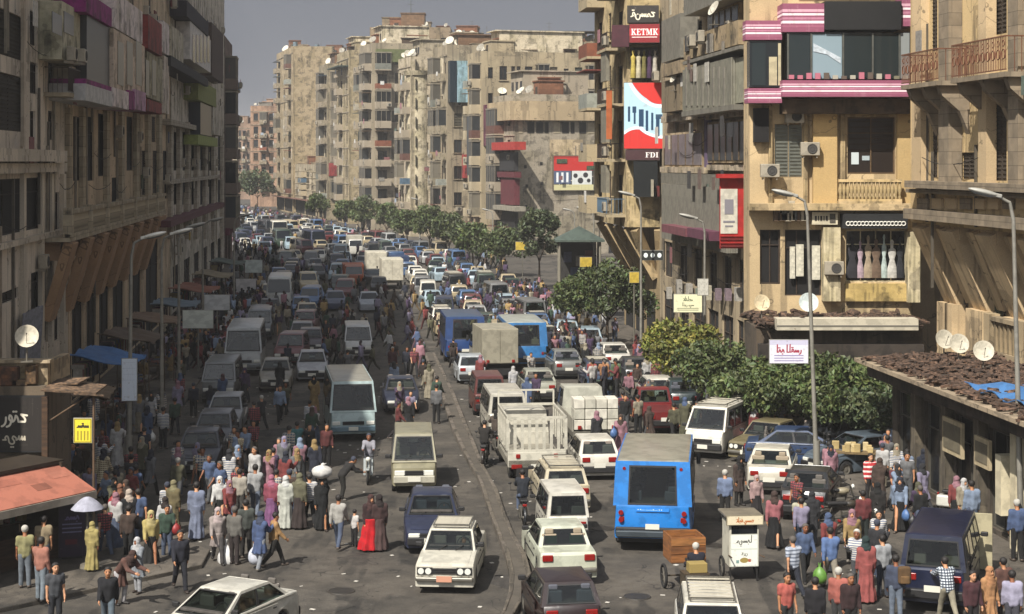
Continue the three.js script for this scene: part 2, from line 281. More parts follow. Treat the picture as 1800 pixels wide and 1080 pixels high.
// ---------------------------------------------------------------- building kit
// local axes of a building: x along its facade as seen from the street, y up, z out of the facade
class Face {                                                         // one wall of a building
  constructor(b, matrix, w, h) { Object.assign(this, { b, matrix, w, h, holes: [] }); }
  put(o, x, y, z = 0) { o.position.set(x, y, z).applyMatrix4(this.matrix); o.quaternion.setFromRotationMatrix(this.matrix); return o; }
  // window with recess: frame, pane, optionally shutters and sill
  win(x, y, w, h, o = {}) {
    this.holes.push([x, y, w, h]);
    const rw = Math.round(w * 20) / 20, rh = Math.round(h * 20) / 20, n = o.n ?? (rw > 1.7 ? 3 : 2), far = this.b.far, type = o.type ?? 'glass';
    const fg = once(`wf${rw}|${rh}|${n}|${far}`, () => {
      const q = mb(), t = 0.06;
      q.box(-rw / 2 + t / 2, 0, 0, t, rh, 0.08).box(rw / 2 - t / 2, 0, 0, t, rh, 0.08).box(0, rh / 2 - t / 2, 0, rw - 2 * t, t, 0.08).box(0, -rh / 2 + t / 2, 0, rw - 2 * t, t, 0.08);
      for (let i = 1; i < n; i++) q.box(-rw / 2 + rw * i / n, 0, 0, t * 0.8, rh - 2 * t, 0.06);
      if (!far) q.box(0, rh * 0.22, 0, rw - 2 * t, t * 0.7, 0.055);
      return q.geo();
    });
    const f = this.put(part(this.b.o, 'window', fg, o.frame ?? woodMat('#4a3c2e')), x + w / 2, y + h / 2, -0.14);
    if (type === 'shut') {
      const sg = once(`ws${rw}|${rh}|${far}`, () => {
        const q = mb(), k = far ? 5 : Math.round(rh / 0.16);
        for (const s of [-1, 1]) { q.box(s * rw / 4, 0, 0.0, rw / 2 - 0.03, rh - 0.04, 0.03); for (let i = 0; i < k; i++) q.box(s * rw / 4, -rh / 2 + rh * (i + 0.5) / k, 0.028, rw / 2 - 0.14, rh / k * 0.55, 0.025, 0, 0.5); }
        return q.geo();
      });
      part(f, 'shutter', sg, o.shutter ?? woodMat('#5c5a4c')).position.z = 0.03;
    } else {
      const pg = once(`wp${rw}|${rh}`, () => mb().box(0, 0, 0, rw - 0.1, rh - 0.1, 0.02).geo());
      part(f, 'pane', pg, o.pane ?? (chance(0.3) ? PANE2 : PANE)).position.z = -0.05;
    }
    if (o.open) {                                                   // shutter leaves folded back on the wall
      const sg = once(`wo${rw}|${rh}`, () => mb().box(0, 0, 0, rw / 2, rh, 0.045).geo());
      for (const s of [-1, 1]) this.put(part(this.b.o, 'shutter', sg, o.shutter ?? woodMat('#5c5a4c')), x + w / 2 + s * rw * 0.77, y + h / 2, 0.03);
    }
    if (o.sill) part(f, 'sill', once(`wl${rw}`, () => mb().box(0, 0, 0, rw + 0.3, 0.1, 0.3).geo()), o.trim ?? this.b.trim).position.set(0, -rh / 2 - 0.051, 0.14);
    return f;
  }
  slab(name, x, y, w, h, d, m, z = 0, label) {                       // block standing proud of the wall; x, y its lower corner
    const g = once(`sl${w.toFixed(2)}|${h.toFixed(2)}|${d.toFixed(2)}`, () => mb().box(0, 0, d / 2, w, h, d).geo());
    return this.put(part(this.b.o, name, g, m, label), x + w / 2, y + h / 2, z);
  }
  balcony(x, y, w, d, o = {}) {                                      // slab with parapet, rail or closed front
    const m = o.m ?? this.b.trim, b = this.put(part(this.b.o, 'balcony', once(`bs${w.toFixed(2)}|${d}`, () => mb().box(0, -0.09, d / 2, w, 0.18, d).geo()), m), x + w / 2, y, 0);
    const t = o.type ?? 'solid', key = `br${t}${w.toFixed(2)}|${d}|${(o.ph ?? 1).toFixed(2)}|${(o.ch ?? 2.5).toFixed(2)}`;
    const ph = o.ph ?? 1;
    if (t === 'solid' || t === 'closed') part(b, 'parapet', once(key + 'p', () => mb().box(0, ph / 2 + 0.001, d - 0.06, w, ph, 0.12).box(-w / 2 + 0.06, ph / 2 + 0.001, d / 2 - 0.061, 0.12, ph, d - 0.122).box(w / 2 - 0.06, ph / 2 + 0.001, d / 2 - 0.061, 0.12, ph, d - 0.122).geo()), o.pm ?? m);
    if (t === 'rail') part(b, 'railing', once(key, () => {
      const q = mb(); q.box(0, ph, d - 0.04, w, 0.05, 0.05).box(0, 0.08, d - 0.04, w, 0.04, 0.04);
      const n = Math.round(w / 0.16); for (let i = 0; i <= n; i++) q.box(-w / 2 + 0.03 + (w - 0.06) * i / n, ph / 2 + 0.04, d - 0.04, 0.025, ph - 0.1, 0.025);
      for (const s of [-1, 1]) { q.box(s * (w / 2 - 0.03), ph, d / 2, 0.05, 0.05, d - 0.1); for (let i = 0; i < 5; i++) q.box(s * (w / 2 - 0.03), ph / 2, (d - 0.1) * i / 5, 0.025, ph, 0.025); }
      return q.geo();
    }), o.pm ?? metalMat('#3a2f28'));
    if (t === 'closed') {
      const ch = o.ch ?? 2.6, n = Math.max(2, Math.round(w / 0.9));
      const fr = part(b, 'glazed_front', once(key + 'f', () => {
        const q = mb(); for (let i = 0; i <= n; i++) q.box(-w / 2 + 0.05 + (w - 0.1) * i / n, (ch + ph) / 2, d - 0.06, 0.07, ch - ph - 0.01, 0.08);
        q.box(0, ch + 0.1, d / 2, w + 0.1, 0.2, d + 0.05); return q.geo();
      }), o.fm ?? metalMat('#8a8478'));
      part(fr, 'pane', once(key + 'g', () => mb().box(0, (ch + ph) / 2, d - 0.07, w - 0.12, ch - ph - 0.02, 0.02).box(-w / 2 + 0.06, (ch + ph) / 2, d / 2 - 0.05, 0.02, ch - ph - 0.02, d - 0.12).box(w / 2 - 0.06, (ch + ph) / 2, d / 2 - 0.05, 0.02, ch - ph - 0.02, d - 0.12).geo()), o.glass ?? PANE2);
    }
    return b;
  }
  aircon(x, y, z = 0) {
    const a = this.put(part(this.b.o, 'air_conditioner', once('ac', () => mb().rbox(0, 0, 0.3, 0.85, 0.6, 0.34, 0.03).box(-0.3, -0.36, 0.2, 0.05, 0.1, 0.4).box(0.3, -0.36, 0.2, 0.05, 0.1, 0.4).geo()), metalMat('#a8a296')), x, y, z);
    part(a, 'fan_grille', once('acg', () => mb().cyl(0.08, 0, 0.475, 0.23, 0.23, 0.02, 14, Math.PI / 2).torus(0.08, 0, 0.49, 0.2, 0.015).torus(0.08, 0, 0.49, 0.1, 0.012).geo()), M('#3c3a37'));
    return a;
  }
}
class Building {
  constructor(name, label, category, [x0, d0], [x1, d1], depth, h, m, o = {}) {
    this.w = Math.hypot(x1 - x0, d1 - d0); this.depth = depth; this.h = h; this.m = m; this.far = !!o.far; this.trim = o.trim ?? m; this.P0 = [x0, d0]; this.P1 = [x1, d1];
    this.o = thing(name, label, category, x0, 0, -d0, Math.atan2(d1 - d0, x1 - x0), o.group);
    this.front = new Face(this, new THREE.Matrix4(), this.w, h);
    this.near = new Face(this, new THREE.Matrix4().makeRotationY(Math.PI / 2).setPosition(this.w, 0, 0), depth, h);      // end wall at x = w
    this.begin = new Face(this, new THREE.Matrix4().makeRotationY(-Math.PI / 2).setPosition(0, 0, -depth), depth, h);     // end wall at x = 0
    this.o.updateMatrixWorld();
  }
  at(px, py, out = 0) {                                              // where the line of sight through a pixel meets the facade (moved out by out metres)
    const [x0, d0] = this.P0, [x1, d1] = this.P1, ux = (x1 - x0) / this.w, ud = (d1 - d0) / this.w, nx = ud, nd = -ux, k = (px - 900) / F;
    const ax = x0 + nx * out, ad = d0 + nd * out, s = (k * ad - ax) / (ux - k * ud), D = ad + s * ud;
    return [s, yAt(py, D), D];
  }
  rect(pxa, ya, pxb, yb, out = 0) {                                  // [x, y, w, h] on the facade from two corners in the photograph
    const a = this.at(pxa, (ya + yb) / 2, out), b = this.at(pxb, (ya + yb) / 2, out), m = this.at((pxa + pxb) / 2, ya, out), n = this.at((pxa + pxb) / 2, yb, out);
    return [a[0], n[1], b[0] - a[0], m[1] - n[1]];
  }
  world(x, y, z) { return V(x, y, z).applyMatrix4(this.o.matrixWorld); }
  close(o = {}) {                                                    // the masonry, with the openings left free
    const T0 = 0.3, q = mb(), { w, h, depth } = this, y0 = o.base ?? 0;
    const sheet = (f, x0, x1) => {
      const s = new THREE.Shape([new THREE.Vector2(x0, y0), new THREE.Vector2(x1, y0), new THREE.Vector2(x1, h), new THREE.Vector2(x0, h)]);
      for (const [x, y, ww, hh] of f.holes) {
        const a = clamp(x, x0 + 0.02, x1 - 0.02), b = clamp(x + ww, x0 + 0.02, x1 - 0.02), c = clamp(y, y0 + 0.02, h - 0.02), d = clamp(y + hh, y0 + 0.02, h - 0.02);
        if (b - a > 0.05 && d - c > 0.05) s.holes.push(new THREE.Path([new THREE.Vector2(a, c), new THREE.Vector2(a, d), new THREE.Vector2(b, d), new THREE.Vector2(b, c)]));
      }
      q.add(new THREE.ExtrudeGeometry(s, { depth: T0, bevelEnabled: false }).translate(0, 0, -T0), f.matrix);
    };
    sheet(this.front, 0, w);
    let a = 0, b = w;
    if (this.near.holes.length) { sheet(this.near, T0 + 0.001, depth); b = w - T0; }
    if (this.begin.holes.length) { sheet(this.begin, 0, depth - T0 - 0.001); a = T0; }
    part(this.o, 'wall', q.geo(), this.m);
    part(this.o, 'core', mb().box((a + b) / 2, (h + y0) / 2 - 0.005, -(depth + T0) / 2 - 0.001, b - a - 0.004, h - y0, depth - T0).geo(), o.core ?? this.m);
    if (y0) part(this.o, 'recessed_wall', mb().box(w / 2, (y0 - 0.006) / 2, -(depth + o.recess) / 2, w, y0 - 0.006, depth - o.recess).geo(), o.lower ?? this.m);
    if (o.parapet !== 0) {
      const p = o.parapet ?? 0.9;
      part(this.o, 'roof_parapet', mb().box(w / 2, h + p / 2, -0.1, w, p, 0.2).box(0.1, h + p / 2, -depth / 2 - 0.1, 0.2, p, depth - 0.2).box(w - 0.1, h + p / 2, -depth / 2 - 0.1, 0.2, p, depth - 0.2).geo(), o.parapetMat ?? this.m);
    }
    return this;
  }
}
// ---------------------------------------------------------------- facade patterns and roof furniture
const SHUT = ['#5c5a4c', '#4d4438', '#6b6455', '#3f4a42', '#57493a'], AWN = ['#7a3a33', '#5d6a63', '#8c8474', '#6e5a44', '#3f5566'];
function pattern(f, { y0 = 4, fh = 3.6, floors = 6, bays = 'wbw', x0 = 0.4, x1 = f.w - 0.4, top = 0 } = {}) {
  const bw = (x1 - x0) / bays.length, far = f.b.far, tr = f.b.trim;
  for (let j = 0; j < floors; j++) for (let i = 0; i < bays.length; i++) {
    const x = x0 + bw * i, y = y0 + fh * j, cx = x + bw / 2, k = bays[i];
    const sh = { shutter: woodMat(pick(SHUT)) }, style = () => chance(0.42) ? { type: 'shut', ...sh } : chance(0.4) ? { open: bw > 2.4, ...sh } : {};
    if (k === 'w') { const w = Math.min(1.2, bw * 0.6); f.win(cx - w / 2, y + 0.9, w, 1.9, { ...style(), sill: true }); if (chance(0.22)) f.aircon(cx, y + 0.4); }
    if (k === 'n') { const w = Math.min(0.7, bw * 0.5); f.win(cx - w / 2, y + 1.1, w, 1.5, { n: 1 }); }
    if (k === 'W') { const w = bw * 0.72; f.win(cx - w / 2, y + 0.9, w, 1.8, { ...style(), open: false, sill: true }); }
    if (k === 'p') for (const s of [-1, 1]) { const w = Math.min(0.9, bw * 0.3); f.win(cx + s * bw * 0.22 - w / 2, y + 0.8, w, 2.0, { ...style(), open: false, sill: true }); }
    if ('brc'.includes(k)) {
      const w = Math.min(bw - 0.15, 4.2), dw = Math.min(w * 0.62, 2.0), closed = k === 'c' || chance(0.2);
      f.win(cx - dw / 2, y + 0.05, dw, 2.5, { pane: PANE });
      f.balcony(cx - w / 2, y, w, 1.25, closed ? { type: 'closed', ph: 1.05, ch: fh - 0.5, pm: chance(0.35) ? metalMat(pick(['#8e8879', '#7b7f7a', '#a08f74', '#6d4d45'])) : tr, glass: pick([PANE2, PANE, PANE, M('#4a4740', { roughness: 0.35 }), M('#6b6558', { roughness: 0.5 })]) } : { type: k === 'r' ? 'rail' : 'solid', ph: k === 'r' ? 1.0 : R(0.85, 1.05), pm: chance(0.16) ? metalMat(pick(['#9aa09c', '#86523f', '#b5b0a2', '#55708a'])) : undefined });
      if (!closed && chance(0.25)) f.slab('awning', cx - w / 2, y + 2.6, w, 0.08, 1.4, clothMat(pick(AWN)));
      if (!closed && chance(0.5)) { const lw = R(0.5, 1.1); f.slab('laundry', cx - w / 2 + R(0.1, w - lw - 0.1), y + R(0.5, 0.7), lw, R(0.5, 0.9), 0.04, clothMat(pick(['#d8d5cd', '#c9c5bb', '#e0ddd6', '#a9b2bc', '#a5747a', '#8f8a80'])), 1.27); }
      if (chance(0.3)) f.aircon(cx + w * 0.32, y + 0.5, closed ? 1.25 : 0.9);
    }
  }
  if (top) for (let i = 0; i <= floors; i += top) f.slab('string_course', 0.02, y0 + fh * i - 0.32, f.w - 0.04, 0.14, 0.12, tr);
}
const ORD = ['first', 'second', 'third', 'fourth', 'fifth', 'sixth', 'seventh', 'eighth', 'ninth'];
function clutter(b, f, n, y0, y1) {                                   // air conditioners, washing, pipes, cables and small boards fixed to a wall
  for (let i = 0; i < n; i++) {
    const k = rnd(), x = R(0.3, f.w - 1.2), y = R(y0, y1);
    if ((k < 0.28 || k > 0.86) && f.holes.some(([a, c, ww, hh]) => x < a + ww + 0.5 && x + 1.4 > a && y < c + hh + 0.4 && y + 0.9 > c)) continue;
    if (k < 0.28) f.aircon(x + 0.5, y, 0.25);
    else if (k < 0.5) { const w = R(0.4, 1.1); f.slab('laundry', x, y, w, R(0.5, 1.1), 0.04, clothMat(pick(['#cfcac0', '#8f8a82', '#4a4f5c', '#8a5a5a', '#b9b09a', '#5f6d62'])), R(0.5, 0.9)); }
    else if (k < 0.68) f.slab('pipe', x, Math.max(0.2, y - R(2, 7)), 0.1, R(3, 9), 0.1, metalMat(pick(['#8d867a', '#5f5a52', '#a39a8a'])), 0.02);
    else if (k < 0.86) { const l = Math.min(R(3, 9), f.w - x - 0.2), q = mb(), p = (t) => [l * t, -1.2 * t * (1 - t) * R(0.9, 1.1), 0]; for (let j = 0; j < 6; j++) q.bar(p(j / 6), p((j + 1) / 6), 0.018, 0.018, 4); f.put(part(b.o, 'cable', q.geo(), BLACKISH), x, y, 0.35); }
    else f.slab('small_board', x, y, R(0.6, 1.5), R(0.4, 0.9), 0.08, M(pick(['#7a2f2c', '#c3bda9', '#34495f', '#b59a45', '#4d5a45']), { t: 'plaster' }), 0.3);
  }
}
const BLACKISH = M('#1d1b19');
function dish(p, r, yaw, label, group, o = {}) {
  const t = thing('satellite_dish', label, 'satellite dish', p.x, p.y, p.z, yaw, group);
  const rg = once('dish', () => { const pts = []; for (let i = 0; i <= 8; i++) { const a = i / 8; pts.push(new THREE.Vector2(a, a * a * 0.2)); } for (let i = 8; i >= 0; i--) { const a = i / 8; pts.push(new THREE.Vector2(a, a * a * 0.2 - 0.02)); } return mb().add(new THREE.LatheGeometry(pts, 20)).geo(); });
  const d = part(t, 'reflector', rg, M(o.color ?? '#b9b7ae', { t: 'dirt', roughness: 0.6 })); d.scale.setScalar(r); d.rotation.x = Math.PI / 2 - (o.tilt ?? 0.5); d.position.y = 0.5 + r * 0.8;
  part(t, 'mount', once('dishm', () => mb().cyl(0, 0.35, 0, 0.035, 0.03, 0.7, 8).bar([0, 0.65, 0], [0, 0.7, -0.2], 0.03).box(0, 0.02, 0, 0.4, 0.04, 0.4).geo()), metalMat('#77736b')).scale.setScalar(0.7 + r * 0.6);
  const a = part(t, 'feed_arm', once('dishf', () => mb().bar([0, -0.6, 0.2], [0, 0.15, 0.95], 0.025).cyl(0, 0.16, 0.97, 0.06, 0.05, 0.14, 8, 1.1).geo()), metalMat('#6c6962')); a.position.copy(d.position); a.scale.setScalar(r); a.rotation.x = -(o.tilt ?? 0.5) * 0.6;
  return t;
}
function roofs(b, what, n, o = {}) {                                 // huts, tanks and dishes on a flat roof
  const H = b.h, w = b.w, d = b.depth;
  for (let i = 0; i < (o.huts ?? 1); i++) {
    const hw = R(2.2, 4), hh = R(2.2, 3.2), hd = R(2.5, 4), x = R(hw / 2 + 0.3, Math.max(hw / 2 + 0.4, w - hw / 2 - 0.3)), z = -R(hd / 2 + 1, Math.max(hd / 2 + 1.1, d - hd / 2 - 0.3));
    const hut = part(b.o, 'roof_hut', mb().box(0, hh / 2, 0, hw, hh, hd).box(0, hh + 0.08, 0, hw + 0.3, 0.16, hd + 0.3).geo(), chance(0.5) ? b.m : M('#8d5f45', { t: 'stone', roughness: 0.95 })); hut.position.set(x, H, z);
    part(hut, 'door', mb().box(0, 0.95, hd / 2 + 0.02, 0.8, 1.9, 0.05).geo(), woodMat('#4a4238'));
  }
  for (let i = 0; i < (o.masts ?? 3); i++) { const a = part(b.o, 'aerial', once('aer' + i % 3, () => mb().bar([0, 0, 0], [0, 2.2 + i % 3 * 0.9, 0], 0.03, 0.02, 5).bar([-0.5, 1.9 + i % 3 * 0.9, 0], [0.5, 1.9 + i % 3 * 0.9, 0], 0.015, 0.015, 4).bar([-0.35, 1.6 + i % 3 * 0.8, 0], [0.35, 1.6 + i % 3 * 0.8, 0], 0.015, 0.015, 4).geo()), metalMat('#5a5752')); a.position.set(R(0.4, w - 0.4), H, -R(0.4, d - 0.4)); }
  for (let i = 0; i < (o.huts ?? 1); i++) { const q = mb(), hw = R(1, 3.4), hh = R(0.7, 1.9), hd = R(1, 3); q.box(0, hh / 2, 0, hw, hh, hd).box(R(-0.3, 0.3), hh + 0.05, 0, hw + 0.4, 0.1, hd + 0.3, R(-0.1, 0.1)); part(b.o, 'roof_shed', q.geo(), pick([woodMat('#5c4b3a'), wallMat('#8f7d64'), metalMat('#7d7a74'), M('#8d5f45', { t: 'stone' })])).position.set(R(hw / 2, Math.max(hw / 2 + 0.1, w - hw / 2)), H, -R(hd / 2 + 0.3, Math.max(hd / 2 + 0.4, d - hd / 2))); }
  for (let i = 0; i < (o.tanks ?? 1); i++) { const t = part(b.o, 'water_tank', once('tank', () => mb().cyl(0, 1.5, 0, 0.55, 0.55, 1.2, 12).bar([-0.4, 0, -0.4], [-0.4, 0.9, -0.4], 0.04).bar([0.4, 0, -0.4], [0.4, 0.9, -0.4], 0.04).bar([-0.4, 0, 0.4], [-0.4, 0.9, 0.4], 0.04).bar([0.4, 0, 0.4], [0.4, 0.9, 0.4], 0.04).geo()), metalMat(pick(['#8f8f89', '#a9a59a', '#6c7f8c']))); t.position.set(R(0.8, w - 0.8), H, -R(0.8, d - 0.8)); }
  const xs = []; for (let i = 0; i < n; i++) xs.push(R(0.5, w - 0.5)); xs.sort((p, q) => p - q);
  const short = what.split(' ').slice(0, 6); while (['with', 'of', 'and', 'the', 'a', 'beside', 'behind', 'past', 'by', 'above'].includes(short.at(-1))) short.pop();
  xs.forEach((x, i) => dish(b.world(x, H + (o.up ?? 0.9) * 0.6, -R(0.35, Math.min(d - 0.5, 4))), R(0.4, 0.7), R(-0.9, 0.5), `${ORD[i]} small dish from the shaded terrace side on ${short.join(' ')}`, 'dishes on the roof of ' + what, { color: pick(['#c9c7bd', '#aaa79d', '#d6d3c8', '#8f8c84']), tilt: R(0.4, 0.8) }));
}
const trace = (b, name, a, ya, c, yc, d, m, label) => { const r = b.rect(a, ya, c, yc, d); return b.front.slab(name, r[0], r[1], r[2], r[3], d, m, 0, label); };
const traceWin = (b, a, ya, c, yc, o) => { const r = b.rect(a, ya, c, yc, 0); return b.front.win(r[0], r[1], r[2], r[3], o); };

// ---------------------------------------------------------------- shaded terrace on the west side
const L = (px) => { const D = 39000 / (600 - px); return [streetX(-13, D), D]; };       // point of that facade line seen at a column
{ // building just out of the picture, whose shadow lies over the near crowd
  const b = new Building('apartment_building', 'tall plastered apartment building standing outside the picture beside the kiosk corner', 'building', [-18.9, 46.6], [-19.5, 62.6], 12, 28, wallMat('#8a7b68'));
  pattern(b.front, { floors: 4, bays: 'wbw', fh: 3.4 }); b.close();
}
{
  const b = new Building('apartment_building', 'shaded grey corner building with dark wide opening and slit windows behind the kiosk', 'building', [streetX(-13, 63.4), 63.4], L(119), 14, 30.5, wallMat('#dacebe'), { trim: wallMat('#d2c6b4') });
  const dk = { type: 'glass', pane: DARK, frame: woodMat('#3a322b') };
  traceWin(b, -14, 314, 70, 410, { ...dk, n: 4 });
  for (const [x0, x1, a, c] of [[80, 88, 338, 404], [96, 104, 338, 404], [76, 85, 534, 600], [93, 104, 532, 600], [52, 66, 110, 165], [52, 62, 195, 245], [84, 94, 110, 168], [100, 110, 110, 168], [84, 94, 195, 246], [52, 64, 20, 80], [86, 96, 20, 80]]) traceWin(b, x0, a, x1, c, { ...dk, n: 1 });
  traceWin(b, 2, 510, 32, 530, { ...dk, n: 2 }); traceWin(b, 54, 478, 70, 545, { ...dk, n: 1 });
  traceWin(b, -10, 20, 40, 100, { type: 'shut', n: 2, shutter: woodMat('#3a3833') }); traceWin(b, -10, 130, 40, 230, { type: 'shut', n: 2, shutter: woodMat('#3a3833') });
  trace(b, 'cornice', -22, 262, 118, 284, 0.7, b.trim); trace(b, 'ledge', -22, 287, 118, 304, 0.45, b.trim);
  for (const x of [42, 74, 91, 112]) trace(b, 'pilaster', x, 306, x + 4, 640, 0.18, b.trim);
  trace(b, 'drainpipe', 42, 0, 45, 258, 0.14, metalMat('#b9aea0'));
  trace(b, 'ledge', -22, 418, 118, 428, 0.25, b.trim);
  b.front.aircon(b.at(64, 460)[0], b.at(64, 460)[1]);
  clutter(b, b.front, 26, 5, 24);
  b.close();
  const r = b.rect(56, 545, 88, 640, 0.6), t = thing('drape', 'pale grey cloth hanging in folds from the wall of the shaded corner building', 'cloth', ...b.world(r[0] + r[2] / 2, r[1] + r[3] / 2, 0.12).toArray(), b.o.rotation.y);
  part(t, 'sheet', (() => { const g = new THREE.BoxGeometry(r[2], r[3], 0.04, 14, 6, 1), p = g.attributes.position; for (let i = 0; i < p.count; i++) p.setZ(i, p.getZ(i) + 0.08 * Math.sin(p.getX(i) * 9 + p.getY(i)) + 0.08); g.computeVertexNormals(); return boxUV(g); })(), clothMat('#8b8d97'));
}
{
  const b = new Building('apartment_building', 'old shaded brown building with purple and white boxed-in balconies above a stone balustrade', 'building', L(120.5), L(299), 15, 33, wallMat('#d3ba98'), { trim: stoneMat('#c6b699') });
  const dk = { pane: DARK, frame: woodMat('#33291f') }, och = wallMat('#b3895a');
  for (const [x0, x1, y0, y1] of [[128, 142, 205, 318], [152, 165, 205, 318], [172, 184, 200, 310], [196, 212, 312, 392], [222, 234, 205, 300], [246, 256, 265, 345], [268, 278, 265, 345], [286, 294, 265, 350], [240, 247, 205, 250], [266, 274, 205, 250]]) traceWin(b, x0, y0, x1, y1, { ...dk, n: 1, ...(chance(0.5) ? { type: 'shut', shutter: woodMat('#4f4433') } : {}) });
  for (const x of [122, 146, 188, 214, 240, 260, 280]) trace(b, 'pilaster', x, 190, x + 5, 398, 0.22, b.trim);
  { // long stone balustrade with single balusters
    const A = b.at(123, 400, 1.2), Z = b.at(292, 372, 1.2), y = 8.5, w = Z[0] - A[0];
    const bal = b.front.balcony(A[0], y, w, 1.2, { type: 'none' });
    part(bal, 'handrail', mb().box(0, 1.12, 1.08, w, 0.18, 0.24).box(0, 0.08, 1.08, w, 0.14, 0.22).geo(), b.trim);
    const g = once('baluster', () => mb().add(new THREE.LatheGeometry([[0.05, 0], [0.07, 0.1], [0.045, 0.2], [0.1, 0.45], [0.05, 0.75], [0.07, 0.86]].map((p) => new THREE.Vector2(...p)), 7)).geo());
    for (let x = -w / 2 + 0.3; x < w / 2 - 0.2; x += 0.36) part(bal, 'baluster', g, b.trim).position.set(x, 0.16, 1.08);
    for (let x = -w / 2; x < w / 2; x += w / 7) part(bal, 'pier', once('pier', () => mb().box(0, 0.65, 0, 0.5, 1.3, 0.4).geo()), b.trim).position.set(x + 0.25, 0, 1.08);
    for (let x = -w / 2 + 1; x < w / 2; x += w / 8) part(bal, 'bracket', once('lbr', () => mb().box(0, -0.6, 0.35, 0.9, 0.8, 0.7).beam([0, -0.2, 1.1], [0, -3.6, 0.1], 1.7, 0.4).geo()), och).position.set(x, -0.02, 0);
  }
  for (let i = 0; i < 6; i++) {                                      // ochre arcade below
    const x = 126 + [0, 26, 48, 72, 100, 130][i], x1 = x + [20, 17, 18, 20, 22, 22][i], r = b.rect(x, 430 - i * 6, x1, 640 - i * 20);
    b.front.win(r[0], 0.2, r[2], 6.2, { ...dk, n: 2 });
    b.front.slab('arch_trim', r[0] - 0.2, 6.5, r[2] + 0.4, 0.5, 0.25, och);
  }
  trace(b, 'fascia', 122, 404, 292, 424, 0.3, och);
  const purple = M('#8a2876', { t: 'plaster' }), white = M('#ddd3d3', { t: 'plaster' }), red = M('#84302b', { t: 'plaster' }), pink = M('#b892ae', { t: 'plaster' });
  // boxed-in balconies, nearest first
  for (const [x0, y0, x1, y1, d, m, n] of [
    [108, 14, 152, 112, 1.0, M('#bdb9a2', { t: 'plaster' }), 'closed_balcony'], [124, 120, 148, 178, 0.8, M('#bfb8a4', { t: 'plaster' }), 'closed_balcony'],
    [150, 0, 196, 34, 1.5, purple, 'balcony_panel'], [152, 38, 196, 146, 1.3, M('#2a2c2b', { roughness: 0.4 }), 'glazed_front'], [150, 154, 197, 182, 1.6, M('#c3c5ca', { t: 'dirt' }), 'balcony_panel'], [150, 146, 197, 154, 1.55, purple, 'balcony_band'],
    [199, 2, 250, 62, 1.5, white, 'balcony_panel'], [199, 66, 254, 184, 1.5, M('#cdbcaa', { t: 'plaster' }), 'closed_balcony'], [199, 158, 226, 190, 1.65, white, 'balcony_panel'], [227, 160, 236, 193, 1.68, purple, 'balcony_panel'], [237, 160, 256, 194, 1.65, pink, 'balcony_panel'],
    [260, 34, 284, 92, 1.4, red, 'balcony_panel'], [258, 98, 288, 176, 1.2, M('#a39e86', { t: 'plaster' }), 'closed_balcony'], [258, 178, 284, 198, 1.4, red, 'balcony_panel'], [286, 40, 297, 95, 1.3, white, 'balcony_panel'], [288, 100, 297, 200, 1.3, M('#cbc0b6', { t: 'plaster' }), 'balcony_panel']])
    trace(b, n, x0, y0, x1, y1, d, m);
  for (const [x0, y0, x1, y1] of [[112, 24, 128, 60], [132, 24, 148, 60], [206, 74, 216, 150], [222, 74, 232, 150], [238, 74, 248, 150], [264, 106, 270, 168], [275, 106, 282, 168]]) { const r = b.rect(x0, y0, x1, y1, 1.5); b.front.slab('pane', r[0], r[1], r[2], r[3], 0.03, PANE2, x0 < 160 ? 1.0 : x0 < 255 ? 1.5 : 1.2); }
  for (const [x, y] of [[118, 95], [136, 98], [236, 230], [268, 240]]) { const p = b.at(x, y, 1.1); b.front.aircon(p[0], p[1], x < 150 ? 1.0 : 0); }
  const rb = b.rect(121, 118, 142, 165, 1.1); b.front.balcony(rb[0], rb[1], rb[2], 1.1, { type: 'rail', ph: 1.1 });
  clutter(b, b.front, 60, 9, 28);
  b.close();
}
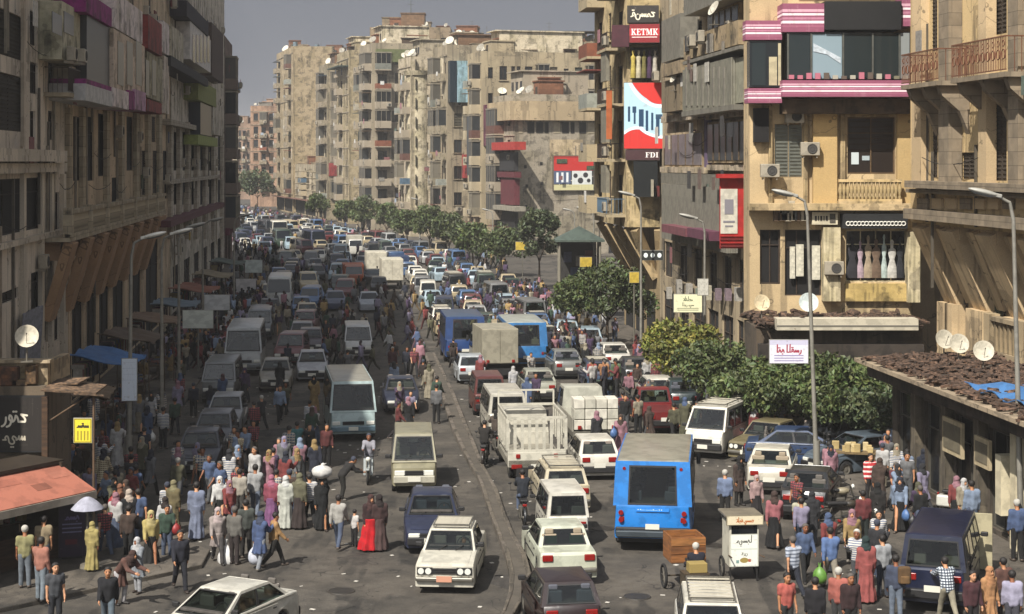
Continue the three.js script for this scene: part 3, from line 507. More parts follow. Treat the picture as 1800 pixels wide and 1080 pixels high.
{
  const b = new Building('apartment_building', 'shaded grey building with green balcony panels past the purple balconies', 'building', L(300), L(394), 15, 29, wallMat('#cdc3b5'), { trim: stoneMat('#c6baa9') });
  for (let i = 0; i < 6; i++) { const x = 303 + i * 15.5; for (const [y0, y1] of [[232, 300], [316, 360]]) traceWin(b, x + 2, y0, x + 9, y1, { pane: DARK, n: 1, ...(i % 2 ? { type: 'shut', shutter: woodMat('#5a5d60') } : {}) }); }
  for (let i = 0; i < 7; i++) trace(b, 'pilaster', 301 + i * 15, 215, 304 + i * 15, 420, 0.3, b.trim);
  for (const [x0, y0, x1, y1, d, m, n] of [
    [300, 52, 322, 112, 1.1, M('#b9b29f', { t: 'plaster' }), 'closed_balcony'], [328, 20, 366, 46, 1.3, M('#241f2b', { t: 'dirt' }), 'balcony_panel'], [334, 54, 370, 116, 1.2, M('#d6d3d3', { t: 'dirt' }), 'closed_balcony'], [300, 118, 366, 134, 1.5, M('#1d1a1e', { t: 'dirt' }), 'balcony_band'],
    [348, 148, 380, 182, 1.2, M('#7f8648', { t: 'dirt' }), 'balcony_panel'], [348, 240, 382, 256, 1.2, M('#8b9850', { t: 'dirt' }), 'balcony_panel'], [352, 184, 372, 238, 1.0, M('#1b1f2a', { roughness: 0.3 }), 'glazed_front'], [374, 184, 392, 238, 1.1, M('#bcb4a6', { t: 'plaster' }), 'closed_balcony'],
    [300, 215, 345, 224, 0.7, b.trim, 'ledge'], [300, 312, 394, 318, 0.6, b.trim, 'ledge'], [372, 50, 392, 140, 1.1, M('#4a3a34', { t: 'dirt' }), 'closed_balcony'], [300, 372, 394, 382, 1.0, M('#5a2c35', { t: 'dirt' }), 'awning']])
    trace(b, n, x0, y0, x1, y1, d, m);
  for (let i = 0; i < 5; i++) { const r = b.rect(338 + i * 6.4, 62, 342 + i * 6.4, 110, 1.2); b.front.slab('pane', r[0], r[1], r[2], r[3], 0.03, PANE, 1.2); }
  for (let i = 0; i < 6; i++) b.front.win(1.5 + i * 9.6, 0.3, 5.5, 3.4, { pane: DARK });
  for (let i = 0; i < 4; i++) { const p = b.at(315 + i * 20, 285); b.front.aircon(p[0], p[1]); }
  clutter(b, b.front, 60, 5, 27);
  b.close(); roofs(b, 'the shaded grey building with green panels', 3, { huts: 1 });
}
{
  const b = new Building('apartment_building', 'narrow dark red-brown building closing the shaded terrace at the bend', 'building', L(395), [streetX(-13, 206), 206], 16, 25, wallMat('#7d675d'), { trim: wallMat('#8a786c') });
  pattern(b.front, { floors: 5, bays: 'cbw', y0: 4.5, fh: 3.9 }); b.front.win(1, 0.3, 4, 3.3, { pane: DARK }); b.front.win(7, 0.3, 5, 3.3, { pane: DARK });
  b.front.slab('shop_sign', 0.6, 3.6, 13, 0.8, 0.5, M('#6a2f45', { t: 'dirt' })); b.close(); roofs(b, 'the dark red-brown building at the bend', 3);
}

// ---------------------------------------------------------------- sunlit side: arcaded block, corner block, shuttered block, signboard corner
{ // arcaded block with sloping stone brackets
  const c = 24.6, at = (px) => { const D = c * F / (px - 600); return [streetX(c, D), D]; };
  const b = new Building('arcade_building', 'sunlit yellow building with rusty balconies above sloping stone brackets', 'building', at(1601), at(1890), 14, 27, wallMat('#d0b278'), { trim: stoneMat('#a08f74') });
  const gy = stoneMat('#9d8d76'), tan = wallMat('#cdb184');
for (const [x0, x1, y0, y1, d, m] of [[1603, 1619, -140, 318, 0.35, tan], [1650, 1668, -140, 322, 0.55, gy], [1668, 1674, -140, 322, 0.35, tan], [1720, 1734, -140, 325, 0.4, tan], [1772, 1790, -140, 330, 0.6, gy], [1793, 1803, -140, 332, 0.3, tan], [1850, 1870, -140, 340, 0.5, gy]]) trace(b, 'pilaster', x0, y0, x1, y1, d, m);
  for (const [x0, x1, y0, y1] of [[1622, 1634, 170, 305], [1637, 1648, 170, 312], [1748, 1770, 172, 318], [1622, 1632, -60, 92], [1636, 1648, -60, 90], [1748, 1770, -70, 60], [1808, 1840, 150, 318], [1690, 1714, 268, 315]]) traceWin(b, x0, y0, x1, y1, { type: 'shut', shutter: woodMat('#4f463a'), frame: woodMat('#5d5140') });
  for (const [x0, x1, yb] of [[1588, 1652, 146], [1676, 1772, 132]]) { // balconies: upper rails of rusty iron, corbels under
    const r = b.rect(x0, yb - 60, x1, yb, 1.3), bal = b.front.balcony(r[0], r[1], r[2], 1.4, { type: 'rail', ph: 1.25, pm: M('#6b4632', { t: 'dirt', roughness: 0.9 }), m: gy });
    part(bal, 'rail_ornament', (() => { const q = mb(), n = Math.round(r[2] / 0.5); for (let i = 0; i < n; i++) q.torus(-r[2] / 2 + r[2] * (i + 0.5) / n, 0.62, 1.36, 0.17, 0.022).torus(-r[2] / 2 + r[2] * (i + 0.5) / n, 1.0, 1.36, 0.1, 0.018); return q.geo(); })(), M('#6b4632', { t: 'dirt', roughness: 0.9 }));
    for (let k = 0; k < 3; k++) part(bal, 'corbel', once('corb', () => { const s = new THREE.Shape([[0, 0], [1.25, 0], [1.1, -0.4], [0.4, -1.0], [0, -1.9]].map((p) => new THREE.Vector2(...p))); return mb().add(new THREE.ExtrudeGeometry(s, { depth: 0.35, bevelEnabled: false }).rotateY(-Math.PI / 2).translate(0.17, 0, 0)).geo(); }), gy).position.set(-r[2] / 2 + 0.4 + k * (r[2] - 0.8) / 2, -0.181, 0);
  }
  trace(b, 'cornice', 1590, 322, 1868, 336, 0.8, gy); trace(b, 'ledge', 1592, 338, 1868, 346, 0.5, gy);
  for (let i = 0; i < 9; i++) trace(b, 'panel', 1612 + i * 25, 349, 1630 + i * 25, 368, 0.12, i % 3 ? tan : gy);
  trace(b, 'edge_beam', 1588, 378, 1868, 398, 0.45, gy);
  const base = 9.2, rec = 1.75; // everything below stands back under the overhang
  for (const px of [1618, 1668, 1732, 1808, 1868]) {
    const x = b.at(px, 400)[0];
    part(b.o, 'sloping_bracket', mb().beam([x, base - 0.1, -0.15], [x, base - 3.5, -rec + 0.05], 1.5, 0.6).box(x, base - 0.28, -0.75, 1.7, 0.5, 1.2).box(x, base - 4.6, -rec + 0.35, 1.8, 2.4, 0.7).geo(), tan);
    part(b.o, 'sloping_bracket', mb().beam([x + 1.75, base - 0.1, -0.4], [x + 1.75, base - 3.2, -rec + 0.05], 0.8, 0.45).box(x + 1.75, base - 0.25, -0.85, 1.0, 0.4, 0.9).geo(), tan);
  }
  for (let i = 0; i < 8; i++) {
    const x = 1.6 + i * 2.05, f = b.front.put(part(b.o, 'window', mb().box(0, 0, 0, 1.2, 2.3, 0.1).geo(), woodMat('#6c5a3f')), x, base - 3.6, -rec + 0.05);
    part(f, 'pane', mb().box(-0.28, 0, 0, 0.5, 2.1, 0.03).box(0.28, 0, 0, 0.5, 2.1, 0.03).geo(), i % 3 ? woodMat('#3c4a3a') : PANE).position.z = 0.06;
  }
  clutter(b, b.front, 16, 10, 24);
  b.close({ base, recess: rec, lower: tan });
}
{ // flat-fronted corner block facing down the street
  const b = new Building('corner_building', 'sunlit yellow corner building wrapped by pink striped balcony bands', 'building', [xAt(1318, 77), 77], [xAt(1604, 77), 77], 2, 22, wallMat('#ceb384'), { trim: wallMat('#bfa577') });
  const stripe = printMat(64, 128, (c, w, h) => { c.fillStyle = '#86485f'; c.fillRect(0, 0, w, h); for (const [y, k, col] of [[26, 12, '#c79aa8'], [44, 10, '#e0d2d4'], [62, 10, '#ad7288'], [78, 12, '#e0d2d4'], [98, 8, '#95566c']]) { c.fillStyle = col; c.fillRect(0, y, w, k); } }, { roughness: 0.8 });
  const unit = (w, h, d) => { const q = mb(); q.add(new THREE.BoxGeometry(w, h, d), null, true); return q.geo(); };
  const band = (x0, y0, x1, y1, d) => { const r = b.rect(x0, y0, x1, y1, d); const o = part(b.o, 'striped_band', unit(r[2], r[3], d), stripe); o.position.set(r[0] + r[2] / 2, r[1] + r[3] / 2, d / 2); };
  band(1376, 6, 1449, 56, 1.5); band(1311, 36, 1375, 70, 1.0); band(1586, -4, 1607, 46, 1.4); band(1376, 141, 1600, 170, 1.7); band(1315, 155, 1375, 181, 1.2); band(1376, -120, 1600, -92, 1.7);
  trace(b, 'shop_sign', 1450, 2, 1585, 52, 1.6, M('#17181a', { t: 'dirt', roughness: 0.5 }));
  const g1 = M('#232a2b', { roughness: 0.12 }), fr = metalMat('#5a5d5a'), cream = M('#b9b095', { t: 'dirt' });
  // glazed front between the bands: single lights with mullions, curtains behind some
  trace(b, 'glazed_front', 1384, 57, 1600, 139, 1.35, M('#14171a', { roughness: 0.2 })); trace(b, 'glazed_front', 1318, 72, 1374, 153, 0.9, M('#1d2022', { roughness: 0.2 }));
  for (const [x0, x1, y0, y1, m, d] of [[1386, 1424, 60, 138, g1, 1.36], [1428, 1480, 60, 138, M('#7f9098', { roughness: 0.2 }), 1.36], [1484, 1532, 58, 138, g1, 1.36], [1536, 1580, 58, 138, g1, 1.36], [1582, 1599, 58, 138, M('#828684', { roughness: 0.3 }), 1.36], [1322, 1346, 76, 150, g1, 0.91], [1352, 1366, 100, 150, cream, 0.91], [1368, 1373, 76, 150, cream, 0.91]]) { const r = b.rect(x0, y0, x1, y1, d); b.front.slab('pane', r[0], r[1], r[2], r[3], 0.03, m, d - 0.005); }
  for (const x of [1384, 1425, 1481, 1533, 1580]) { const r = b.rect(x, 58, x + 3, 139, 1.4); b.front.slab('mullion', r[0], r[1], r[2], r[3], 0.08, fr, 1.35); }
  { const r = b.rect(1430, 76, 1478, 112, 1.38), s = new THREE.Shape([[0, 0], [r[2], -r[3] * 0.7], [r[2], -r[3]], [r[2] * 0.5, -r[3] * 0.55], [0, -r[3] * 0.4]].map((p) => new THREE.Vector2(...p))); const o = part(b.o, 'curtain', mb().add(new THREE.ExtrudeGeometry(s, { depth: 0.02, bevelEnabled: false })).geo(), clothMat('#c9d3da')); o.position.set(r[0], r[1] + r[3], 1.39); }
  { const r = b.rect(1384, 126, 1600, 139, 1.5); for (let i = 0; i < 14; i++) b.front.slab('pot_plant', r[0] + r[2] * (i + 0.2) / 14, r[1], r[2] / 24, R(0.1, 0.3), 0.12, M(pick(['#a5616f', '#6d6a55', '#9b9788', '#55493f'])), 1.42); }
  // storey below
  const shop = (x0, y0, x1, y1, o) => traceWin(b, x0, y0, x1, y1, o);
  shop(1362, 218, 1411, 312, { type: 'shut', shutter: metalMat('#6a6e69'), frame: wallMat('#b49560') });
  shop(1490, 206, 1574, 306, { pane: M('#241d19', { roughness: 0.3 }), n: 2, frame: woodMat('#7a6545') });
  for (let i = 0; i < 6; i++) { const r = b.rect(1494, 212 + i * 10, 1570, 215 + i * 10); b.front.slab('blind_slat', r[0], r[1], r[2], r[3], 0.03, woodMat('#4e4034'), -0.17); }
  { const r = b.rect(1498, 268, 1511, 289); b.front.slab('notice', r[0], r[1], r[2], r[3], 0.02, M('#b6bfc0'), -0.16); const r2 = b.rect(1517, 274, 1530, 282); b.front.slab('notice', r2[0], r2[1], r2[2], r2[3], 0.02, M('#9aa5a8'), -0.16); }
  for (const [x0, x1, d, m] of [[1430, 1472, 0.35, wallMat('#cfac68')], [1478, 1486, 0.2, b.trim], [1578, 1602, 0.3, wallMat('#ccab6a')], [1352, 1358, 0.2, b.trim], [1414, 1420, 0.2, b.trim]]) trace(b, 'pilaster', x0, 186, x1, 366, d, m);
  trace(b, 'soffit_shade_band', 1376, 174, 1600, 200, 0.9, wallMat('#5e4c35'));  // dark brown strip, shade under the striped band put into its colour
  trace(b, 'drape', 1326, 190, 1352, 250, 0.4, clothMat('#1b1817'));
  trace(b, 'ledge', 1318, 358, 1604, 370, 0.9, b.trim);
  { // small balustrade under the wide window
    const r = b.rect(1475, 314, 1586, 354, 0.8), bal = b.front.balcony(r[0], r[1], r[2], 0.85, { type: 'none', m: b.trim }), g = once('baluster', () => null);
    part(bal, 'handrail', mb().box(0, 0.92, 0.72, r[2], 0.12, 0.22).box(0, 0.05, 0.72, r[2], 0.1, 0.2).geo(), wallMat('#cdb077'));
    for (let i = 0; i < 17; i++) { const o = part(bal, 'baluster', g, wallMat('#cdb077')); o.position.set(-r[2] / 2 + r[2] * (i + 0.5) / 17, 0.1, 0.72); o.scale.set(1.1, 0.88, 1.1); }
  }
  for (let i = 0; i < 9; i++) { const p = b.at(1358 + i * 6.5, 352); b.front.slab('junk_box', p[0], 9.15 + (i % 3) * 0.02, R(0.2, 0.4), R(0.25, 0.95), 0.35, M(pick(['#8d8473', '#5c4b3c', '#b3ac9d', '#6b6f72']), { t: 'dirt' }), 0.2); }
  // shop window under the balustrade
  shop(1487, 404, 1594, 496, { pane: M('#101415', { roughness: 0.12 }), n: 4, frame: wallMat('#c9bf9d') });
  trace(b, 'shop_awning', 1483, 376, 1596, 402, 0.8, M('#1c1d1f', { t: 'dirt' }));
  { const q = mb(), r = b.rect(1488, 388, 1592, 398, 0.82); for (let i = 0; i < 16; i++) q.torus(r[0] + r[2] * (i + 0.5) / 16, r[1] + 0.12, 0.83, 0.09, 0.025, 0, 0, 10); part(b.o, 'scalloped_trim', q.geo(), M('#d9d6cc')); }
  for (let i = 0; i < 7; i++) { // dresses on stands in the window
    const r = b.rect(1494 + i * 14, 416, 1504 + i * 14, 490), q = mb();
    q.add(new THREE.LatheGeometry([[0.02, 0.02], [0.26, 0.03], [0.2, 0.5], [0.1, 0.95], [0.17, 1.25], [0.15, 1.45], [0.05, 1.55], [0.06, 1.7], [0.09, 1.82], [0.03, 1.95]].map((p) => new THREE.Vector2(...p)), 10));
    const o = part(b.o, 'dress_display', q.geo(), clothMat(['#2c2b30', '#b39da6', '#a5947c', '#6f5b4a', '#b3c1bb', '#c5c2ba', '#23262b'][i])); o.position.set(r[0] + r[2] / 2, r[1], -0.06); o.scale.set([1.3, 0.8, 1.0, 1.25, 0.7, 1.1, 0.9][i], [0.96, 0.88, 1.0, 0.92, 1.02, 0.9, 0.97][i], 0.3);
  }
  trace(b, 'shop_panel', 1487, 499, 1598, 530, 0.25, M('#b9a268', { t: 'plaster' }));
  for (const [x0, x1, y0, y1] of [[1596, 1618, 408, 532], [1448, 1478, 400, 530]]) trace(b, 'column', x0, y0, x1, y1, 0.5, wallMat('#cbbd97'));
  shop(1336, 404, 1372, 500, { pane: DARK, n: 2 }); shop(1380, 404, 1444, 520, { pane: DARK, n: 3 });
  for (const [x0, y0, x1, y1] of [[1389, 434, 1398, 490], [1400, 430, 1413, 486], [1428, 432, 1442, 492]]) trace(b, 'hung_sheet', x0, y0, x1, y1, 0.12, clothMat('#d2ccb8'));
  trace(b, 'signboard', 1428, 373, 1473, 395, 0.55, M('#c9c3ae', { t: 'dirt' }));
  { const r = b.rect(1432, 377, 1456, 391, 0.56), q = mb(); for (let i = 0; i < 5; i++) q.box(r[0] + r[2] * (i + 0.5) / 5, r[1] + r[3] / 2, 0.56, i % 2 ? 0.05 : 0.09, 0.22, 0.02); part(b.o, 'sign_letters', q.geo(), M('#3b3630')); trace(b, 'sign_emblem', 1459, 376, 1469, 392, 0.575, M('#4b463d')); }
  b.front.aircon(...b.at(1395, 205).slice(0, 2));
  part(b.o, 'rear_block', mb().box((2.0 + b.w) / 2, 10.9, -7.05, b.w - 2.0, 21.8, 10).geo(), b.m);
  for (const [x, y] of [[1420, 262], [1350, 300], [1462, 470]]) b.front.aircon(...b.at(x, y).slice(0, 2), 0.3);
  b.close({});
}
{ // shuttered block between the corner block and the round signs
  const c = 20.5, at = (px) => { const D = c * F / (px - 600); return [streetX(c, D), D]; };
  const b = new Building('apartment_building', 'grey-brown building of shuttered balconies above a red framed billboard', 'building', at(1160), at(1324), 14, 26, wallMat('#a89778'), { trim: wallMat('#b0a087') });
  const corr = M('#7d7c72', { t: 'dirt', bump: 'corr', bs: 0.03, roughness: 0.7 }), gy = metalMat('#83817a'), wood = woodMat('#7c6a53');
  for (const [x0, x1, y0, y1, o] of [[1242, 1312, 214, 284, { n: 4, pane: PANE2, frame: wallMat('#b39c74') }], [1212, 1224, 228, 262, { n: 1 }], [1168, 1200, 236, 292, { type: 'shut', shutter: metalMat('#7f7a80') }], [1206, 1234, 40, 60, { n: 2 }], [1262, 1290, 15, 50, { n: 2 }], [1296, 1314, 95, 180, { n: 1, pane: DARK }]]) traceWin(b, x0, y0, x1, y1, o);
  for (const [x0, y0, x1, y1, d, m, n] of [
    [1200, 112, 1286, 190, 1.2, corr, 'closed_balcony'], [1198, 190, 1290, 199, 1.4, gy, 'balcony_slab'], [1292, 100, 1318, 180, 1.0, M('#8a8a7c', { t: 'dirt' }), 'closed_balcony'],
    [1202, 52, 1298, 92, 1.2, wallMat('#97835f'), 'balcony_panel'], [1200, 94, 1300, 100, 1.3, gy, 'balcony_slab'], [1202, -60, 1300, 8, 1.2, gy, 'closed_balcony'], [1163, 30, 1196, 106, 1.1, gy, 'closed_balcony'], [1163, 110, 1196, 132, 1.2, wallMat('#8e7a5b'), 'balcony_panel'],
    [1162, 200, 1235, 212, 0.5, b.trim, 'ledge'], [1240, 196, 1318, 206, 0.6, b.trim, 'ledge'], [1160, 294, 1238, 304, 0.6, b.trim, 'ledge'], [1242, 290, 1318, 300, 0.5, b.trim, 'ledge'], [1238, 200, 1242, 296, 0.3, M('#57485f'), 'drainpipe'], [1163, 140, 1196, 196, 0.9, wallMat('#857556'), 'closed_balcony'],
    [1162, 306, 1276, 326, 0.7, gy, 'balcony_slab'], [1296, 218, 1312, 276, 0.1, clothMat('#c9d1cf'), 'curtain']]) trace(b, n, x0, y0, x1, y1, d, m);
  for (const [x0, y0, x1, y1, n, m] of [[1243, 216, 1311, 282, 6, PANE2], [1168, 236, 1232, 290, 5, metalMat('#7d7880')], [1166, 146, 1194, 190, 3, PANE], [1204, 64, 1240, 84, 3, PANE], [1168, 40, 1192, 98, 3, PANE2], [1243, 18, 1296, 44, 5, PANE], [1294, 110, 1316, 172, 2, PANE2]]) {
    const r = b.rect(x0, y0, x1, y1, 0.3), f = b.front.slab('window', r[0] - 0.12, r[1] - 0.12, r[2] + 0.24, r[3] + 0.24, 0.24, wallMat('#b09b77')); part(f, 'pane', mb().box(0, 0, 0.26, r[2], r[3], 0.04).geo(), m);
    for (let i = 1; i < n; i++) part(f, 'mullion', mb().box(-r[2] / 2 + r[2] * i / n, 0, 0.29, 0.12, r[3], 0.05).geo(), woodMat('#7b6a50'));
  }
  for (let i = 0; i < 16; i++) { const p = b.at(R(1200, 1312), pick([92, 206, 300, 60, 112]), 1.0), w = R(0.4, 1.0); b.front.slab('laundry', p[0], p[1] - 1.0, w, R(0.6, 1.1), 0.05, clothMat(pick(['#8d8578', '#3a3735', '#b5b0a4', '#6d5a50', '#2c2b2e'])), 1.25); }
  for (let i = 0; i < 8; i++) { const r = b.rect(1206 + i * 9.6, 118, 1208 + i * 9.6, 186, 1.2); b.front.slab('balcony_post', r[0], r[1], r[2], r[3], 0.06, gy, 1.2); }
  for (const [x, y] of [[1192, 205], [1260, 64], [1244, 72], [1200, 405], [1190, 420], [1276, 440]]) { const p = b.at(x, y, 0.6); b.front.aircon(p[0], p[1], y < 90 ? 1.2 : 0); }
  // shops below the billboard
  for (let i = 0; i < 6; i++) { const x0 = 1166 + i * 26, r = b.rect(x0, 470, x0 + 19, 640); b.front.win(r[0], 0.25, r[2], 3.4, { pane: DARK, n: 2 }); const u = b.rect(x0 + 2, 448, x0 + 16, 500); b.front.win(u[0], 4.6, u[2], 2.2, { n: 2 }); }
  trace(b, 'shop_awning', 1163, 398, 1205, 412, 1.6, M('#6b3b46', { t: 'dirt' })); trace(b, 'shop_awning', 1208, 404, 1246, 420, 1.6, M('#5c2f45', { t: 'dirt' }));
  for (let i = 0; i < 9; i++) { const p = b.at(1170 + i * 17, 508, 0.5); b.front.slab('hanging_goods', p[0], p[1] - 0.6, R(0.3, 0.6), R(0.6, 1.2), 0.3, clothMat(pick(['#a9a49a', '#7f8c7c', '#84737a', '#b7b09a'])), 0.15); }
  clutter(b, b.front, 46, 4, 24);
  b.close({});
  const r = b.rect(1163, 327, 1277, 432, 0.9);
  const bb = thing('billboard', 'long grey billboard along the front of the shuttered building', 'billboard', ...b.world(r[0], r[1], 0.3).toArray(), b.o.rotation.y);
  part(bb, 'panel', mb().box(r[2] / 2, r[3] / 2, 0.3, r[2], r[3], 0.6).geo(), M('#77756d', { t: 'dirt', bump: 'corr', bs: 0.01 }));
  const X0 = xAt(1266, 84.6), X1 = xAt(1326, 84.6), Y0 = yAt(437, 84.6), Y1 = yAt(306, 84.6), rb = thing('billboard', 'tall red board with a white poster at the near end of the grey billboard', 'billboard', X0, Y0, -84.6, 0.05), W = X1 - X0, HH = Y1 - Y0, red = M('#a8201e', { t: 'dirt', roughness: 0.6 });
  part(rb, 'panel', mb().box(W / 2, HH / 2, -0.1, W, HH, 0.2).box(W / 2 - 0.1, HH - 0.1, 0.15, W + 0.2, 0.2, 0.5).geo(), red);
  part(rb, 'poster', mb().box(W * 0.26, HH * 0.5, 0.02, W * 0.5, HH * 0.6, 0.04).geo(), M('#c6c5bd', { t: 'dirt' }));
  part(rb, 'poster_print', mb().box(W * 0.26, HH * 0.56, 0.045, W * 0.26, HH * 0.2, 0.02).box(W * 0.26, HH * 0.36, 0.045, W * 0.34, 0.1, 0.02).box(W * 0.26, HH * 0.3, 0.045, W * 0.24, 0.08, 0.02).geo(), M('#77747a'));
  for (let i = 0; i < 4; i++) part(rb, 'slat', mb().box(W * 0.5, 0.12 + i * 0.17, 0.04, W, 0.07, 0.08).geo(), i % 2 ? red : M('#6e1616', { t: 'dirt' }));
  dish(b.world(...b.at(1256, 44, 1.4).slice(0, 2), 1.4), 0.42, -1.2, 'pale satellite dish clamped to the upper balcony of the shuttered building', null, {});
  dish(b.world(...b.at(1186, 160, 1.0).slice(0, 2), 1.0), 0.35, -1.2, 'white satellite dish beside the red and blue advertisement', null, {});
}
{ // signboard corner: rounded corner above slanting supports
  const c = 18.4, b = new Building('corner_building', 'narrow yellow corner building stacked with advertising boards', 'building', [streetX(c, 124), 124], [streetX(c, 110), 110], 8, 27, wallMat('#c5ae7d'), { trim: wallMat('#b9a884') });
  pattern(b.front, { floors: 5, bays: 'bwr', y0: 8.4, fh: 3.6 });
  const base = 7.6; b.front.holes = b.front.holes.filter((h) => h[1] > base);
  for (let i = 0; i < 4; i++) part(b.o, 'sloping_bracket', mb().beam([1.2 + i * 3.8, base - 0.1, -0.2], [1.2 + i * 3.8, base - 3.4, -2.1], 0.8, 0.5).geo(), wallMat('#c2a878'));
  for (let i = 0; i < 2; i++) part(b.o, 'sloping_bracket', mb().beam([b.w - 0.2, base - 0.1, -0.6 - i * 1.5], [b.w - 1.9, base - 3.4, -2.2 - i * 0.4], 0.5, 0.6).geo(), wallMat('#c2a878'));
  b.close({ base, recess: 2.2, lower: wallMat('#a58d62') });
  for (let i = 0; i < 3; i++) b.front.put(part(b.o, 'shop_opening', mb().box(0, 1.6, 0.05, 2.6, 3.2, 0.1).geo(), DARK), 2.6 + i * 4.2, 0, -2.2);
  const NM = (x0, x1, y0, y1) => { const D = 109.9; return [xAt(x0, D), xAt(x1, D), yAt(y1, D), yAt(y0, D)]; };
  const board = (label, x0, x1, y0, y1, thick, m, name = 'advertising_board', mm) => { const [a, e, lo, hi] = NM(x0, x1, y0, y1), t = thing(name, label, 'sign', (a + e) / 2, (lo + hi) / 2, -109.75, -0.1); part(t, 'backing', mb().box(0, 0, thick / 2, e - a, hi - lo, thick).geo(), mm ?? metalMat('#4b4745')); if (m) part(t, 'print', new THREE.PlaneGeometry(e - a - 0.04, hi - lo - 0.04).translate(0, 0, thick + 0.006), m); return t; };
  board('black board with looping white lettering at the top of the signboard corner', 1103, 1158, 12, 42, 0.9, printMat(256, 128, (x, w, h) => { x.fillStyle = '#2a2622'; x.fillRect(0, 0, w, h); script(x, 'hmsnq', w / 2, 84, 96, '#e5ddc4', 0.1); }));
  board('curved red board with white capital letters on the signboard corner', 1107, 1160, 45, 78, 1.3, printMat(256, 128, (x, w, h) => { x.fillStyle = '#7e1820'; x.fillRect(0, 0, w, h); x.fillStyle = '#b0262c'; x.fillRect(0, 30, w, 50); x.fillStyle = '#f3ece6'; x.font = 'bold 62px serif'; x.textAlign = 'center'; x.fillText('KETMK', w / 2, 76); x.fillRect(20, 88, w - 40, 5); }));
  board('dark maroon box sign beside the curved red board', 1076, 1106, 46, 84, 0.8, null, 'advertising_board', M('#4a2530', { t: 'dirt' }));
  board('shop front of dressed mannequins high on the signboard corner', 1108, 1156, 84, 140, 0.25, printMat(64, 64, (x, w, h) => { x.fillStyle = '#26211d'; x.fillRect(0, 0, w, h); }), 'display_window');
  for (let i = 0; i < 5; i++) { const [a, , lo] = NM(1112 + i * 9.5, 1120, 84, 139); const t = thing('mannequin', ['yellow robed', 'cream robed', 'olive robed', 'plum robed', 'pale robed'][i] + ' mannequin in the high display window of the signboard corner', 'mannequin', a, lo, -109.28, 0); part(t, 'robe', mb().add(new THREE.LatheGeometry([[0.02, 0.02], [0.2, 0.03], [0.17, 0.6], [0.13, 1.1], [0.18, 1.38], [0.06, 1.5], [0.05, 1.56], [0.09, 1.66], [0.08, 1.76], [0.02, 1.82]].map((p) => new THREE.Vector2(...p)), 10)).geo(), clothMat(['#c0ac55', '#c9bfa2', '#77703f', '#4d3650', '#b7b1a3'][i])); }
  board('large red white and blue soft drink advertisement on the signboard corner', 1097, 1170, 146, 262, 0.7, printMat(256, 416, (x, w, h) => {
    x.fillStyle = '#a9c9d8'; x.fillRect(0, 0, w, h);
    x.fillStyle = '#c22a24'; x.beginPath(); x.moveTo(50, 0); x.lineTo(w, 0); x.lineTo(w, 130); x.quadraticCurveTo(190, 150, 140, 100); x.quadraticCurveTo(90, 70, 50, 0); x.fill();
    x.strokeStyle = '#eef3f4'; x.lineWidth = 18; x.beginPath(); x.moveTo(36, 0); x.quadraticCurveTo(80, 90, 132, 118); x.quadraticCurveTo(190, 160, w, 146); x.stroke();
    x.fillStyle = '#c22a24'; x.beginPath(); x.moveTo(0, h); x.lineTo(0, 330); x.quadraticCurveTo(40, 290, 96, 296); x.quadraticCurveTo(150, 350, w, 356); x.lineTo(w, h); x.fill();
    x.strokeStyle = '#eef3f4'; x.lineWidth = 16; x.beginPath(); x.moveTo(0, 318); x.quadraticCurveTo(50, 276, 104, 284); x.quadraticCurveTo(150, 340, w, 344); x.stroke();
    x.fillStyle = '#173a57'; for (const [a, y, ww, hh] of [[24, 150, 14, 96], [52, 150, 24, 40], [60, 180, 12, 80], [92, 168, 30, 110], [134, 176, 16, 130], [168, 190, 14, 110], [196, 200, 40, 30], [198, 230, 22, 110]]) x.fillRect(a, y, ww, hh);
  }, { roughness: 0.5 }));
  board('orange vertical board beside the soft drink advertisement', 1066, 1076, 160, 245, 0.4, null, 'advertising_board', M('#a4582c', { t: 'dirt' }));
  board('dark red lettered strip under the soft drink advertisement', 1100, 1160, 263, 282, 0.8, printMat(256, 80, (x, w, h) => { x.fillStyle = '#3a1b1f'; x.fillRect(0, 0, w, h); x.fillStyle = '#ece8e2'; x.font = 'bold 56px serif'; x.textAlign = 'right'; x.fillText('FDI', w - 8, 60); }));
  board('tall blank black board under the lettered strip on the signboard corner', 1114, 1156, 283, 346, 0.75, null, 'advertising_board', M('#131718', { t: 'dirt', roughness: 0.4 }));
  for (const [x0, x1, y0, y1] of [[1074, 1095, 88, 140], [1076, 1096, 180, 250], [1078, 1098, 290, 340]]) { const [a, e, lo, hi] = NM(x0, x1, y0, y1); part(b.o, 'bay_panel', mb().box(0, 0, 0, 2.2, hi - lo, 0.25).geo(), metalMat('#8a877c')).position.set(b.w - 2.6, (lo + hi) / 2, 1.0); }
  dish(b.world(b.w - 5, 24.4, 0.8), 0.6, -0.4, 'white satellite dish on the upper balcony of the signboard corner', null);
}
